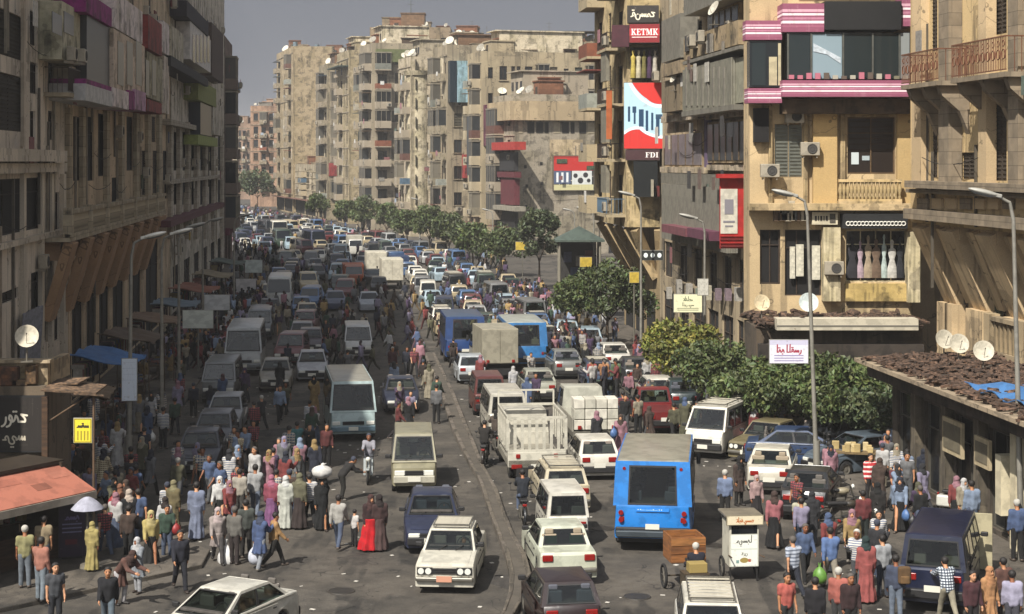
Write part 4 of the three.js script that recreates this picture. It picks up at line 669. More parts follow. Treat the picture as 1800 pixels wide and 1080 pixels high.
{ // one-storey shops in front of the arcaded block, roof heaped with debris
  const c = 20.5, at = (px) => { const D = c * F / (px - 600); return [streetX(c, D), D]; };
  const b = new Building('shop_row', 'row of dark low shops with a debris covered flat roof along the sunlit pavement', 'shop', at(1569), at(1880), 4.0, 4.5, wallMat('#4f463b'), { trim: wallMat('#8d7d68') });
  for (let i = 0; i < 5; i++) { b.front.win(0.6 + i * 3.0, 0.3, 2.2, 3.1, { pane: PANE, n: 2, frame: metalMat('#5a5853') }); b.front.slab('pillar', 2.95 + i * 3.0, 0.0, 0.45, 3.8, 0.3, i === 3 ? M('#c8c0a8', { t: 'dirt' }) : wallMat('#6d6353')); }
  for (const [x0, y0, x1, y1] of [[1660, 738, 1694, 800], [1716, 770, 1742, 822]]) { const r = b.rect(x0, y0, x1, y1, 0.35); const f = b.front.slab('picture_frame', r[0], r[1], r[2], r[3], 0.1, M('#b5a88c', { t: 'dirt' }), 0.31); part(f, 'picture', mb().box(0, 0, 0.11, r[2] - 0.25, r[3] - 0.3, 0.02).geo(), M('#6c6656', { t: 'dirt' })); }
  trace(b, 'pillar', 1750, 800, 1760, 905, 0.45, M('#c9c2ab', { t: 'dirt' }));
  b.front.slab('fascia', -0.2, 3.85, b.w + 0.4, 0.5, 0.9, wallMat('#463c33')); b.front.slab('eave', -0.35, 4.36, b.w + 0.7, 0.14, 1.35, wallMat('#a08d74'));
  b.close({ parapet: 0 });
  const q = mb(); for (let i = 0; i < 1500; i++) { const x = R(0, b.w), z = R(-3.9, 1.2); q.box(x, 4.53 + R(0, 0.2), z, R(0.08, 0.6), R(0.02, 0.09), R(0.05, 0.26), R(0, 3), R(-0.3, 0.3), R(-0.3, 0.3)); }
  const deb = part(b.o, 'roof_debris', q.geo(), M('#a08d7c', { t: 'rubble' })); deb.userData.kind = 'stuff';
  { // low wall with balusters at the back of the roof
    const wl = part(b.o, 'terrace_wall', mb().box(b.w / 2, 6.0, -3.75, b.w, 0.16, 0.34).box(b.w / 2, 4.66, -3.75, b.w, 0.3, 0.3).geo(), wallMat('#a08c6c'));
    const g = mb().box(0, 5.37, -3.75, 0.16, 1.1, 0.18).geo(); for (let x = 0.3; x < b.w; x += 0.42) part(wl, 'baluster', g, wallMat('#94815f')).position.x = x;
    for (let x = 0.2; x < b.w; x += 3.2) part(wl, 'pier', once('tpier', () => mb().box(0, 5.4, -3.75, 0.55, 1.5, 0.42).geo()), wallMat('#b09a74')).position.x = x;
  }
  const dl = ['grey-white satellite dish on the debris roof, first of three past the corner', 'white satellite dish overlapping another dish on the debris roof', 'round white satellite dish standing alone on the debris roof'];
  [[1655, 606], [1681, 612], [1724, 606]].forEach(([px, py], i) => { const p = b.at(px, py + 14, -1.5); dish(b.world(p[0], 4.5, -1.6), 0.36, 0.25 - i * 0.15, dl[i], null, { color: '#b9b5a8', tilt: 0.35 }); });
  const tp = thing('tarpaulin', 'blue tarpaulin spread over the debris roof of the low shops', 'tarpaulin', ...b.world(b.at(1790, 650, 0)[0], 4.72, -0.6).toArray(), b.o.rotation.y);
  part(tp, 'sheet', (() => { const g = new THREE.BoxGeometry(5.2, 0.03, 2.6, 16, 1, 8), p = g.attributes.position; for (let i = 0; i < p.count; i++) p.setY(i, p.getY(i) + 0.1 * Math.sin(p.getX(i) * 3 + p.getZ(i) * 2) + 0.07 * Math.sin(p.getZ(i) * 5)); g.computeVertexNormals(); return boxUV(g); })(), M('#3f6fa8', { t: 'dirt', roughness: 0.6 }));
}
{ // low shops at the foot of the yellow corner block
  const b = new Building('shop_row', 'low shops with white striped fascia at the foot of the yellow corner building', 'shop', [xAt(1330, 73), 73], [xAt(1622, 73), 73], 3.9, 4.7, wallMat('#57493a'));
  for (let i = 0; i < 4; i++) b.front.win(0.3 + i * 1.75, 0.3, 1.4, 3.0, { pane: DARK, n: 2, frame: woodMat(pick(['#7a4a28', '#5d4530'])) });
  for (let i = 0; i < 5; i++) b.front.slab('door_post', 0.02 + i * 1.75, 0.3, 0.25, 3.1, 0.12, woodMat('#7d4f2b'));
  const r = b.rect(1366, 561, 1615, 581, 0.9); b.front.slab('fascia', r[0], r[1], r[2], r[3], 0.9, M('#b9b4a6', { t: 'dirt' })); b.front.slab('fascia_band', r[0], r[1] + 0.16, r[2], 0.06, 0.02, M('#6f6a60'), 0.901); b.front.slab('shop_lintel', 0.05, 3.45, b.w - 0.1, 0.6, 0.5, wallMat('#3a322b'));
  b.close({ parapet: 0 });
  const q = mb(); for (let i = 0; i < 420; i++) q.box(R(0, b.w), 4.74 + R(0, 0.35), R(-3.8, 0.6), R(0.1, 0.9), R(0.03, 0.14), R(0.06, 0.4), R(0, 3), R(-0.4, 0.4), R(-0.3, 0.3));
  part(b.o, 'roof_debris', q.geo(), M('#a08d7c', { t: 'rubble' })).userData.kind = 'stuff';
  dish(b.world(b.at(1345, 530)[0], 4.9, -1.0), 0.36, 0.2, 'cream satellite dish on the low shop roof beside the shuttered building', null, { color: '#cdbfa2', tilt: 0.3 });
  dish(b.world(b.at(1426, 530)[0], 4.9, -0.6), 0.42, -0.1, 'pale blue satellite dish behind the tall lamp post', null, { color: '#b9c6cb', tilt: 0.3 });
}

// ---------------------------------------------------------------- far side beyond the bend
const farWalls = ['#b3a68b', '#bdae8e', '#a3977f', '#c4b599', '#ada08a', '#9c9079', '#c9bc9f', '#978b77'];
const lineD = (px, back) => { const k = (px - 900) / F, D = (65.78 + back) / (0.306 + k); return D <= 300 ? D : (54 + back) / (0.2667 + k); };
const FAR = [ // end columns of each front, roof row, setback, depth, bays, end wall bays, colour, label; side lanes between them show the end walls
  [868, 905, 180, 0, 12.5, 'cw', '', '#978e7d', 'grey block with a blank end wall and a red topped billboard'],
  [822, 846, 104, 0.5, 17, 'wbwc', 'nwpwbwnwc', '#ab9c7c', 'beige block with small windows standing above the grey blank-walled block'],
  [764, 786, 92, 0.5, 13, 'bcwb', 'wbnwb', '#9c8f76', 'dusty block with a purple panel next to the small-windowed beige block'],
  [700, 722, 112, 0.0, 12, 'wbwb', 'pbpc', '#b3a68b', 'pale cream block with a rounded bay in the far terrace'],
  [632, 654, 88, 0.0, 12, 'bwcb', 'bwnb', '#9d917a', 'tall block with deep dark balconies left of the rounded bay'],
  [592, 613, 100, 1.0, 11, 'wbnw', 'wb', '#a39473', 'pale beige block with a dark green awning on its top floor'],
  [560, 575, 122, 0.5, 10, 'wcb', 'cw', '#93876f', 'lower greyish block with a red panel next to the tall tower'],
  [518, 556, 296, 0.5, 9, 'wbw', 'w', '#a89b80', 'low block with shops at the foot of the tall tower'],
  [486, 515, 95, 0, 9, 'bwb', '', '#a5926f', 'tall tower block with a blank tan end wall and a column of balconies'],
].map(([a, c, top, back, dep, bays, near, m, label]) => { const D0 = lineD(a, back), D1 = lineD(c, back), p = (px, D) => [xAt(px, D), D]; return { p0: p(a, D0), p1: p(c, D1), top, dep, bays, near, m, label, roof: 'the ' + label.split(' ').slice(0, 7).join(' ') }; });
FAR.forEach((s, i) => {
  const D1 = s.p1[1], h = yAt(s.top, (s.p0[1] + D1) / 2) ;
  const b = new Building('apartment_building', s.label, 'building', s.p0, s.p1, s.dep, h, wallMat(s.m), { far: true, trim: wallMat(pick(farWalls)) });
  const n = Math.max(4, Math.round((h - 5) / R(3.3, 3.9)));
  pattern(b.front, { floors: n, bays: s.bays, y0: 4.6, fh: (h - 5) / n, top: chance(0.5) ? 1 : 3 });
  for (let k = 0; k < 2; k++) b.front.win(0.5 + k * (b.w - 1) / 2, 0.3, (b.w - 1) / 2 - 0.7, 3.2, { pane: DARK });
  b.front.slab('shop_awning', 0.3, 3.5, b.w - 0.6, 0.12, R(1.2, 2), clothMat(pick(['#6e4a3c', '#5f6a5e', '#8b7c5c'])));
  if (s.near) pattern(b.near, { floors: n, bays: s.near, y0: 4.6, fh: (h - 5) / n });
  if (i < 7) { clutter(b, b.front, 14, 5, h - 2); if (s.near || !i) clutter(b, b.near, i ? 12 : 9, 5, h - 5); }
  b.close({}); s.b = b;
  roofs(b, s.roof, [4, 7, 6, 5, 5, 4, 3, 2, 3][i], { huts: 4, tanks: 2, masts: 4 });
  if (i < 7) { const w = b.w * R(0.35, 0.6), hh = R(2.4, 4.6), x = R(0, b.w - w); part(b.o, 'added_storey', mb().box(x + w / 2, h + hh / 2, -s.dep / 2 - 0.2, w, hh, s.dep * 0.7).box(x + w / 2, h + hh + 0.08, -s.dep / 2, w + 0.5, 0.16, s.dep * 0.75).geo(), chance(0.5) ? M('#8a6a50', { t: 'stone', roughness: 0.95 }) : wallMat(pick(farWalls))); for (let k = 0; k < 3; k++) part(b.o, 'window', mb().box(x + w * (k + 0.5) / 3, h + hh * 0.55, -s.dep * 0.15 - 0.18, 0.8, 1.1, 0.08).geo(), PANE); }
  for (let k = 0; k < 6; k++) { const w = R(1.2, 3.5), hh = R(2, 7); b.front.slab('render_patch', R(0, Math.max(0.1, b.w - w)), R(5, h - hh - 0.5), Math.min(w, b.w - 0.2), hh, R(0.03, 0.05), wallMat(pick(farWalls))); }
});
{ // extras on the far terrace
  const B = FAR.map((q) => q.b), [f1, f2, f3] = B;
  f1.near.slab('cornice_band', -0.4, f1.h - 2.4, 12.5, 2.4, 0.9, wallMat('#b7a27c')); f1.front.slab('cornice_band', 0, f1.h - 2.4, f1.w + 0.88, 2.4, 0.9, wallMat('#b7a27c'));
  for (let i = 0; i < 9; i++) f1.near.slab('dark_opening', 0.5 + i * 1.15, f1.h - 4.0, i % 3 ? 0.9 : 0.5, 1.4, 0.04, i % 4 ? DARK : M('#a39a86', { t: 'dirt' }));
  f1.near.slab('render_patch', 4.6, f1.h - 7.4, 4.4, 2.6, 0.05, M('#b7a689', { t: 'plaster' }));
  for (const [x, y] of [[1.2, 11], [1.4, 8.6], [3.4, 8.9], [3.3, 11.4], [1.3, 6], [6.2, 12.5]]) f1.near.slab('vent_hole', x, y, 0.35, 0.4, 0.03, DARK);
  const bx = thing('billboard', 'red topped billboard with photographs on the grey blank end wall', 'billboard', ...V(5.0, 8.2, 0).applyMatrix4(f1.near.matrix).applyMatrix4(f1.o.matrixWorld).toArray(), f1.o.rotation.y + Math.PI / 2);
  part(bx, 'frame', mb().box(2.7, 2.2, 0.15, 5.5, 4.5, 0.3).geo(), metalMat('#6b6459'));
  part(bx, 'print', new THREE.PlaneGeometry(5.3, 4.3).translate(2.7, 2.2, 0.306), printMat(256, 208, (c, w, h) => { c.fillStyle = '#b3241f'; c.fillRect(0, 0, w, 90); c.fillStyle = '#8c1a18'; c.fillRect(0, 0, w, 10); c.fillStyle = '#4a5670'; c.fillRect(0, 90, 110, 80); c.fillStyle = '#c9ccc8'; c.fillRect(116, 90, 130, 84); c.fillStyle = '#26262a'; for (const [x, y, r] of [[140, 120, 14], [172, 150, 18], [205, 116, 16], [225, 150, 12]]) { c.beginPath(); c.arc(x, y, r, 0, 7); c.fill(); } c.fillStyle = '#dfe2e0'; for (const x of [16, 48, 80]) c.fillRect(x, 100, 14, 60); c.fillStyle = '#bfb98c'; c.fillRect(0, 174, w, 34); }));
  f3.near.slab('pale_blue_panel', 1.2, f3.h - 7.5, 1.5, 6, 1.5, M('#8fb0be', { t: 'plaster' })); f3.near.slab('dark_glass_strip', 0.1, f3.h - 7.5, 1.0, 6, 1.2, M('#1d2a33', { roughness: 0.2 }));
  { const g = B[3]; part(g.o, 'rounded_bay', mb().cyl(g.w - 1.6, g.h * 0.5, -1.6, 1.9, 1.9, g.h * 0.86, 18).geo(), wallMat('#bdb193')); part(g.o, 'bay_cornice', mb().cyl(g.w - 1.6, g.h * 0.94, -1.6, 2.2, 2.4, 0.7, 18).geo(), wallMat('#b4a88b')); for (let i = 0; i < 8; i++) part(g.o, 'bay_window', mb().box(0, 0, 0, 0.8, 1.7, 0.08).geo(), PANE).position.set(g.w - 1.6 + Math.sin(1.1) * 1.9, 6 + i * 3.0, -1.6 + Math.cos(1.1) * 1.9); }
  B[5].front.slab('roof_awning', 0.5, B[5].h - 2.2, B[5].w - 1, 0.2, 2.0, clothMat('#34453f')); B[4].near.slab('roof_screen', 0.6, B[4].h - 2.4, 6, 2.2, 1.0, M('#5d6540', { t: 'dirt' }));
  B[6].near.slab('red_panel', 0.3, 9, 2.2, 2.6, 1.5, M('#8a2a2c', { t: 'plaster' })); f3.near.slab('red_panel', 2.2, 9.5, 3.0, 3.4, 1.6, M('#94302f', { t: 'plaster' })); f3.near.slab('red_panel', 5.6, 8.6, 2.0, 2.2, 1.5, M('#7c3034', { t: 'plaster' }));
  f2.near.slab('purple_panel', 0.3, 14, 1.3, 5.5, 1.4, M('#5c2840', { t: 'plaster' })); f2.front.slab('glazed_strip', f2.w - 3, 10, 2.4, 8, 1.2, PANE2);
  const mr = M('#5a1f2a', { t: 'dirt' });
  for (const [x0, y0, x1, y1, d, m, n] of [[864, 250, 904, 264, 1.5, M('#a2302a', { t: 'dirt' }), 'red_awning'], [872, 268, 903, 300, 0.6, M('#25262a', { t: 'dirt' }), 'shop_sign'], [866, 302, 904, 312, 0.9, mr, 'shop_sign'], [880, 314, 904, 360, 0.7, mr, 'shop_sign'], [872, 372, 905, 418, 0.4, DARK, 'shop_opening'], [866, 362, 905, 370, 1.4, M('#8e8a80', { t: 'dirt' }), 'canopy']]) trace(f1, n, x0, y0, x1, y1, d, m);
}
const farBlock = (px0, px1, D, top, dep, bays, m, label, roof, n = 3, dd = 0) => {
  const h = yAt(top, D), b = new Building('apartment_building', label, 'building', [xAt(px0, D), D + dd], [xAt(px1, D), D], dep, h, wallMat(m), { far: true, trim: wallMat(pick(farWalls)) });
  const k = Math.max(3, Math.round((h - 4.6) / 3.6)); pattern(b.front, { floors: k, bays, y0: 4.4, fh: (h - 4.8) / k, top: chance(0.5) ? 1 : 0 }); b.close({}); roofs(b, roof, n, { huts: 4 }); return b;
};
farBlock(934, 1060, 248, 84, 14, 'wbwbwpw', '#8a7e66', 'brown block with a dark pergola on its roof behind the grey block', 'the brown block with the pergola', 7);
farBlock(440, 486, 452, 192, 16, 'wbw', '#a8856c', 'pinkish block at the far end of the street beside the tall tower', 'the pinkish block at the far end', 3);
farBlock(408, 442, 540, 222, 18, 'bwbw', '#9d7f6a', 'low reddish block closing the view at the far end of the street', 'the low reddish block closing the view', 3);
farBlock(540, 640, 425, 100, 14, 'wwbwwbw', '#8a7d66', 'beige block rising behind the middle of the far terrace', 'the beige block behind the terrace', 5);
{ // brown mass with a square tower and mast
  const b = farBlock(650, 792, 335, 56, 14, 'wbnwnwbw', '#857459', 'high brown block with a square brick roof tower and mast', 'the high brown block with the tower', 8);
  const tw = part(b.o, 'roof_tower', mb().box(0, 1.7, 0, 4.6, 3.8, 4.4).box(0, 3.7, 0, 4.9, 0.2, 4.7).geo(), M('#86694f', { t: 'stone', roughness: 0.95 })); tw.position.set(b.w * 0.53, b.h, -2.6);
  part(tw, 'mast', mb().bar([-0.5, 3.7, 0], [-0.5, 7.5, 0], 0.09, 0.04).bar([-1.1, 5.6, 0], [0.1, 5.6, 0], 0.04).bar([-0.9, 6.6, 0], [-0.1, 6.6, 0], 0.04).geo(), metalMat('#4c5552')); part(tw, 'tower_window', mb().box(-0.6, 0.8, 2.22, 1.4, 0.8, 0.06).geo(), DARK);
}
farBlock(792, 850, 318, 72, 14, 'wbwb', '#8a7b62', 'dusty brown block rising beside the high brown block', 'the dusty brown block beside the high one', 6);
farBlock(800, 930, 300, 96, 14, 'wbwwbw', '#968769', 'sandy block rising behind the beige small-windowed block', 'the sandy block behind', 8);
{ // pergola on the brown block
  const D = 246, t = thing('roof_pergola', 'dark pergola of poles and mats on the roof of the brown block', 'pergola', xAt(990, D), yAt(84, D) + 0.05, -D - 3);
  const q = mb(); for (let i = 0; i < 6; i++) for (let k = 0; k < 2; k++) q.bar([-4.5 + i * 1.8, 0, k * 3 - 1.5], [-4.5 + i * 1.8, 2.3, k * 3 - 1.5], 0.06);
  part(t, 'pole', q.geo(), woodMat('#4a3b2c')); part(t, 'mat_roof', mb().box(0, 2.38, 0, 10, 0.12, 4).geo(), woodMat('#3f352b'));
}
// ---------------------------------------------------------------- vehicles: front towards +z, wheels on y = 0
const RUB = M('#141313', { roughness: 0.9 }), RIM = metalMat('#75736e'), CHROME = M('#9a9994', { roughness: 0.3, metalness: 0.8, t: 'dirt' }), BLACK = M('#1b1a1a', { roughness: 0.6 });
const LAMP = M('#c9c8bf', { roughness: 0.15 }), TAIL = M('#7a1612', { roughness: 0.25 }), AMBER = M('#b0641a', { roughness: 0.3 }), PLATE = M('#c4c1b4', { roughness: 0.6 });
const paint = (c) => M(c, { t: 'dirt', bump: 'plasterBump', bs: 0.012, roughness: 0.4, clearcoat: 0.5, clearcoatRoughness: 0.2 });
const SPEC = {
  lada: { L: 4.1, W: 1.62, ax: [1.22, -1.2], r: 0.3, bot: 0.22, top: [[-2.03, 0.48], [-2.03, 0.84], [-1.95, 0.92], [-1.2, 0.95], [0.85, 0.95], [1.2, 0.93], [1.95, 0.84], [2.03, 0.78], [2.03, 0.45]], b: [-1.3, 0.9, 1.5], t: [-0.92, 0.25, 1.2], y: [0.92, 1.43], round: 0, chrome: true, lights: 'twin' },
  wagon: { L: 4.2, W: 1.65, ax: [1.28, -1.22], r: 0.3, bot: 0.22, top: [[-2.08, 0.48], [-2.08, 0.95], [-1.9, 0.97], [0.9, 0.96], [1.25, 0.94], [1.98, 0.85], [2.08, 0.78], [2.08, 0.45]], b: [-2.0, 0.95, 1.52], t: [-1.75, 0.32, 1.26], y: [0.94, 1.47], round: 0, chrome: true, lights: 'twin', side: 3 },
  sedan: { L: 4.4, W: 1.72, ax: [1.35, -1.28], r: 0.31, bot: 0.2, top: [[-2.18, 0.45], [-2.2, 0.8], [-2.08, 0.98], [-1.5, 1.03], [0.95, 0.98], [1.4, 0.94], [1.95, 0.82], [2.18, 0.66], [2.2, 0.4]], b: [-1.75, 1.2, 1.58], t: [-0.95, 0.2, 1.22], y: [0.95, 1.46], round: 0.09 },
  hatch: { L: 3.7, W: 1.6, ax: [1.15, -1.15], r: 0.29, bot: 0.2, top: [[-1.82, 0.45], [-1.84, 0.82], [-1.76, 0.95], [0.75, 0.95], [1.1, 0.92], [1.65, 0.8], [1.82, 0.66], [1.84, 0.4]], b: [-1.76, 1.0, 1.5], t: [-1.35, 0.2, 1.2], y: [0.93, 1.45], round: 0.07 },
  suv: { L: 4.3, W: 1.76, ax: [1.3, -1.28], r: 0.35, bot: 0.28, top: [[-2.12, 0.55], [-2.14, 1.02], [-2.06, 1.12], [0.9, 1.1], [1.3, 1.06], [1.95, 0.96], [2.12, 0.82], [2.14, 0.5]], b: [-2.04, 1.15, 1.62], t: [-1.8, 0.35, 1.36], y: [1.08, 1.76], round: 0.06, side: 3 },
  microbus: { L: 4.7, W: 1.7, ax: [1.55, -1.25], r: 0.31, bot: 0.28, top: [[-2.32, 0.5], [-2.34, 1.1], [-2.28, 1.16], [1.95, 1.14], [2.2, 1.08], [2.32, 0.9], [2.34, 0.45]], b: [-2.3, 2.12, 1.66], t: [-2.16, 1.45, 1.42], y: [1.1, 1.98], round: 0.05, side: 4 },
  minivan: { L: 3.6, W: 1.5, ax: [1.2, -1.1], r: 0.27, bot: 0.26, top: [[-1.78, 0.45], [-1.8, 0.98], [-1.74, 1.04], [1.4, 1.02], [1.62, 0.96], [1.76, 0.84], [1.78, 0.42]], b: [-1.75, 1.6, 1.46], t: [-1.62, 0.95, 1.24], y: [1.0, 1.84], round: 0.05, side: 3 },
  coaster: { L: 6.9, W: 2.1, ax: [2.0, -1.7], r: 0.39, bot: 0.35, top: [[-3.42, 0.6], [-3.45, 1.3], [-3.4, 1.34], [3.2, 1.32], [3.38, 1.25], [3.45, 0.95], [3.45, 0.5]], b: [-3.4, 3.36, 2.06], t: [-3.28, 3.0, 1.8], y: [1.28, 2.62], round: 0.04, side: 6, roofSep: true },
  bus: { L: 5.8, W: 2.4, ax: [1.65, -1.5], r: 0.42, bot: 0.42, top: [[-2.88, 0.62], [-2.92, 1.36], [-2.9, 1.42], [2.8, 1.42], [2.9, 1.35], [2.92, 0.6]], b: [-2.9, 2.88, 2.38], t: [-2.7, 2.62, 2.24], y: [1.4, 2.74], round: 0.03, side: 5, roofSep: true, rearWin: [0.2, 0.8, 0.06, 0.93] },
  pickup: { L: 4.7, W: 1.72, ax: [1.5, -1.35], r: 0.34, bot: 0.3, top: [[-2.32, 0.55], [-2.34, 0.98], [0.2, 0.98], [0.2, 1.02], [1.3, 1.02], [1.6, 0.98], [2.2, 0.88], [2.32, 0.76], [2.34, 0.5]], b: [0.22, 1.5, 1.6], t: [0.36, 0.95, 1.34], y: [1.0, 1.68], round: 0.04, side: 1 },
  truck: { L: 5.6, W: 1.9, ax: [1.9, -1.55], r: 0.38, bot: 0.4, top: [[0.9, 0.5], [0.9, 1.3], [2.6, 1.3], [2.76, 1.2], [2.8, 0.55]], b: [0.95, 2.72, 1.82], t: [1.05, 2.3, 1.62], y: [1.26, 2.15], round: 0.02, side: 1, cabOnly: true },
};
function roundRect(z0, z1, w, rc) {                                   // ring of [x, z], 4 corners of 3 points
  const p = [];
  for (const [sx, sz, a0] of [[1, 1, 0], [-1, 1, 1], [-1, -1, 2], [1, -1, 3]]) for (let i = 0; i < 3; i++) { const a = (a0 + i / 2) * Math.PI / 2, cx = sx * (w / 2 - rc), cz = sz > 0 ? z1 - rc : z0 + rc; p.push([cx + rc * Math.cos(a), cz + rc * Math.sin(a)]); }
  return p;
}
function ringsGeo(rings, cap) {                                       // rings: {y, pts}; skin between them, optional cap at the last
  const pos = [], v = (r, i) => { const q = r.pts[i % r.pts.length]; return [q[0], r.y, q[1]]; };
  for (let j = 0; j + 1 < rings.length; j++) for (let i = 0; i < rings[j].pts.length; i++) { const a = v(rings[j], i), b = v(rings[j], i + 1), c = v(rings[j + 1], i), d = v(rings[j + 1], i + 1); pos.push(...a, ...c, ...b, ...b, ...c, ...d); }
  if (cap !== undefined) { const r = rings.at(-1), n = r.pts.length; let cx = 0, cz = 0; for (const p of r.pts) { cx += p[0] / n; cz += p[1] / n; } for (let i = 0; i < n; i++) pos.push(...v(r, i), cx, r.y + cap, cz, ...v(r, i + 1)); }
  const g = new THREE.BufferGeometry(); g.setAttribute('position', new THREE.BufferAttribute(new Float32Array(pos), 3)); g.computeVertexNormals(); return boxUV(g);
}
function panelGeo(quad, u0, u1, v0, v1, rad, off, thick) {            // slab on a four-cornered face; quad = [bl, br, tr, tl]
  const [A, B, C, D] = quad.map((p) => V(...p)), n = B.clone().sub(A).cross(D.clone().sub(A)).normalize(), at = (u, v) => A.clone().lerp(B, u).lerp(D.clone().lerp(C, u), v);
  const W = A.distanceTo(B) * (u1 - u0), H = A.distanceTo(D) * (v1 - v0), ru = rad / W * (u1 - u0), rv = rad / H * (v1 - v0), o = [];
  for (const [cu, cv, a0] of [[u1 - ru, v1 - rv, 0], [u0 + ru, v1 - rv, 1], [u0 + ru, v0 + rv, 2], [u1 - ru, v0 + rv, 3]]) for (let i = 0; i < (rad ? 4 : 1); i++) { const a = (a0 + i / 3) * Math.PI / 2; o.push(at(cu + (rad ? ru * Math.cos(a) : 0), cv + (rad ? rv * Math.sin(a) : 0))); }
  const pos = [], c = at((u0 + u1) / 2, (v0 + v1) / 2).addScaledVector(n, off), f = o.map((p) => p.clone().addScaledVector(n, off)), k = o.map((p) => p.clone().addScaledVector(n, off - thick));
  for (let i = 0; i < o.length; i++) { const j = (i + 1) % o.length; pos.push(...c.toArray(), ...f[i].toArray(), ...f[j].toArray(), ...f[i].toArray(), ...k[i].toArray(), ...f[j].toArray(), ...f[j].toArray(), ...k[i].toArray(), ...k[j].toArray()); }
  const g = new THREE.BufferGeometry(); g.setAttribute('position', new THREE.BufferAttribute(new Float32Array(pos), 3)); g.computeVertexNormals(); return boxUV(g);
}
function vehicleParts(kind) {                                         // [name, geometry, material key, level, parent index]
  return once('veh' + kind, () => {
    const s = SPEC[kind], P = [], add = (n, g, m, lod = 1, par = -1, pos, v) => P.push({ n, g, m, lod, par, pos, v }) - 1, hl = s.L / 2, hw = s.W / 2;
    const arch = s.r + 0.06, pts = [...s.top].reverse().map((p) => new THREE.Vector2(...p));   // over the top from nose to tail
    const shape = [], zr = s.cabOnly ? s.top[0][0] : -hl + 0.02;
    shape.push(...pts.map((p) => [p.x, p.y]));
    shape.push([zr, s.bot]);
    for (const a of [...s.ax].reverse()) { if (s.cabOnly && a < 0) continue; const dx = Math.sqrt(Math.max(0.01, arch * arch - (s.r - s.bot) ** 2)), t0 = Math.atan2(s.bot - s.r, -dx), A = t0 < 0 ? t0 + 2 * Math.PI : t0, B = Math.atan2(s.bot - s.r, dx); for (let i = 0; i <= 8; i++) { const t = lerp(A, B, i / 8); shape.push([a + arch * Math.cos(t), s.r + arch * Math.sin(t)]); } }
    shape.push([hl - 0.02, s.bot]);
    const sh = new THREE.Shape(shape.map((p) => new THREE.Vector2(...p))), bv = 0.05;
    let bg = new THREE.ExtrudeGeometry(sh, { depth: s.W - 2 * bv, bevelEnabled: true, bevelSize: bv, bevelThickness: bv, bevelOffset: -bv, bevelSegments: 2 });
    bg.translate(0, 0, -hw + bv).rotateY(-Math.PI / 2);
    { const p = bg.attributes.position; for (let i = 0; i < p.count; i++) { const z = p.getZ(i), k = Math.abs(z) / hl, y = p.getY(i); p.setX(i, p.getX(i) * (1 - s.round * 1.6 * k ** 6) * (1 - 0.035 * ss(y, 0.55, 1.1))); } bg.computeVertexNormals(); }
    add('body', toCreasedNormals(mb().add(bg).geo(), 0.7), 'paint', 2);
    add('chassis', mb().box(0, 0.42, s.cabOnly ? -0.3 : 0, s.W - 0.36, 0.34, s.L - 0.5).geo(), 'black', 1);
    // cabin
    const [bz0, bz1, bw] = s.b, [tz0, tz1, tw] = s.t, [y0, y1] = s.y, rc = Math.min(0.12, bw * 0.06), mid = (f, d = 0) => roundRect(lerp(bz0, tz0, f) + d, lerp(bz1, tz1, f) - d, lerp(bw, tw, f) - 2 * d, rc);
    const r0 = { y: y0, pts: mid(0) }, r1 = { y: lerp(y0, y1, 0.9), pts: mid(0.9) }, roof = [r1, { y: lerp(y0, y1, 0.965), pts: mid(0.965, 0.012) }, { y: y1 - 0.005, pts: mid(1, 0.06) }, { y: y1 + 0.012, pts: mid(1, 0.18) }];
    add('cabin', toCreasedNormals(ringsGeo([r0, r1]), 0.8), 'paint', 2, -1, null, 's'); add('roof', toCreasedNormals(ringsGeo(roof, s.roofSep ? 0.03 : 0.025), 0.8), 'roof', 2);
    const q = (f) => { const x = lerp(bw, tw, f) / 2, a = lerp(bz0, tz0, f), b = lerp(bz1, tz1, f), y = lerp(y0, y1, f); return { x, a, b, y }; }, lo = q(0), hi = q(0.93);
    const front = [[-lo.x, lo.y, lo.b], [lo.x, lo.y, lo.b], [hi.x, hi.y, hi.b], [-hi.x, hi.y, hi.b]], rear = [[lo.x, lo.y, lo.a], [-lo.x, lo.y, lo.a], [-hi.x, hi.y, hi.a], [hi.x, hi.y, hi.a]];
    const sideP = [[lo.x, lo.y, lo.b], [lo.x, lo.y, lo.a], [hi.x, hi.y, hi.a], [hi.x, hi.y, hi.b]], sideN = [[-lo.x, lo.y, lo.a], [-lo.x, lo.y, lo.b], [-hi.x, hi.y, hi.b], [-hi.x, hi.y, hi.a]];
    const big = s.L > 5, holes = new Map(), strip = (q, f, u0, u1, v0, v1, off = 0, th = 0.04) => u1 - u0 > 0.002 && v1 - v0 > 0.002 && q.add(panelGeo(f, u0, u1, v0, v1, 0, off, th)), wnd = (name, face, u0, u1, v0, v1, rad = 0.05) => {
      const w = add(name, panelGeo(face, u0, u1, v0, v1, rad, 0.014, 0.012), 'glass', 2), q = mb(), a = 0.014, b = 0.03; strip(q, face, u0 - a, u1 + a, v0 - b, v0 + b * 0.4, 0.02, 0.05); strip(q, face, u0 - a, u1 + a, v1 - b * 0.4, v1 + b, 0.02, 0.05); strip(q, face, u0 - a, u0 + a * 0.5, v0 + b * 0.4, v1 - b * 0.4, 0.02, 0.05); strip(q, face, u1 - a * 0.5, u1 + a, v0 + b * 0.4, v1 - b * 0.4, 0.02, 0.05);
      add('rubber_seal', q.geo(), 'black', 1, w); if (!holes.has(face)) holes.set(face, []); holes.get(face).push([u0, u1, v0, v1]);
    };
    wnd('windscreen', front, 0.06, 0.94, 0.1, 0.93, 0.08);
    if (!s.cabOnly) { const rw = s.rearWin ?? [0.09, 0.91, kind === 'coaster' ? 0.2 : 0.14, 0.9]; wnd('rear_window', rear, ...rw, s.rearWin ? 0.2 : 0.08); }
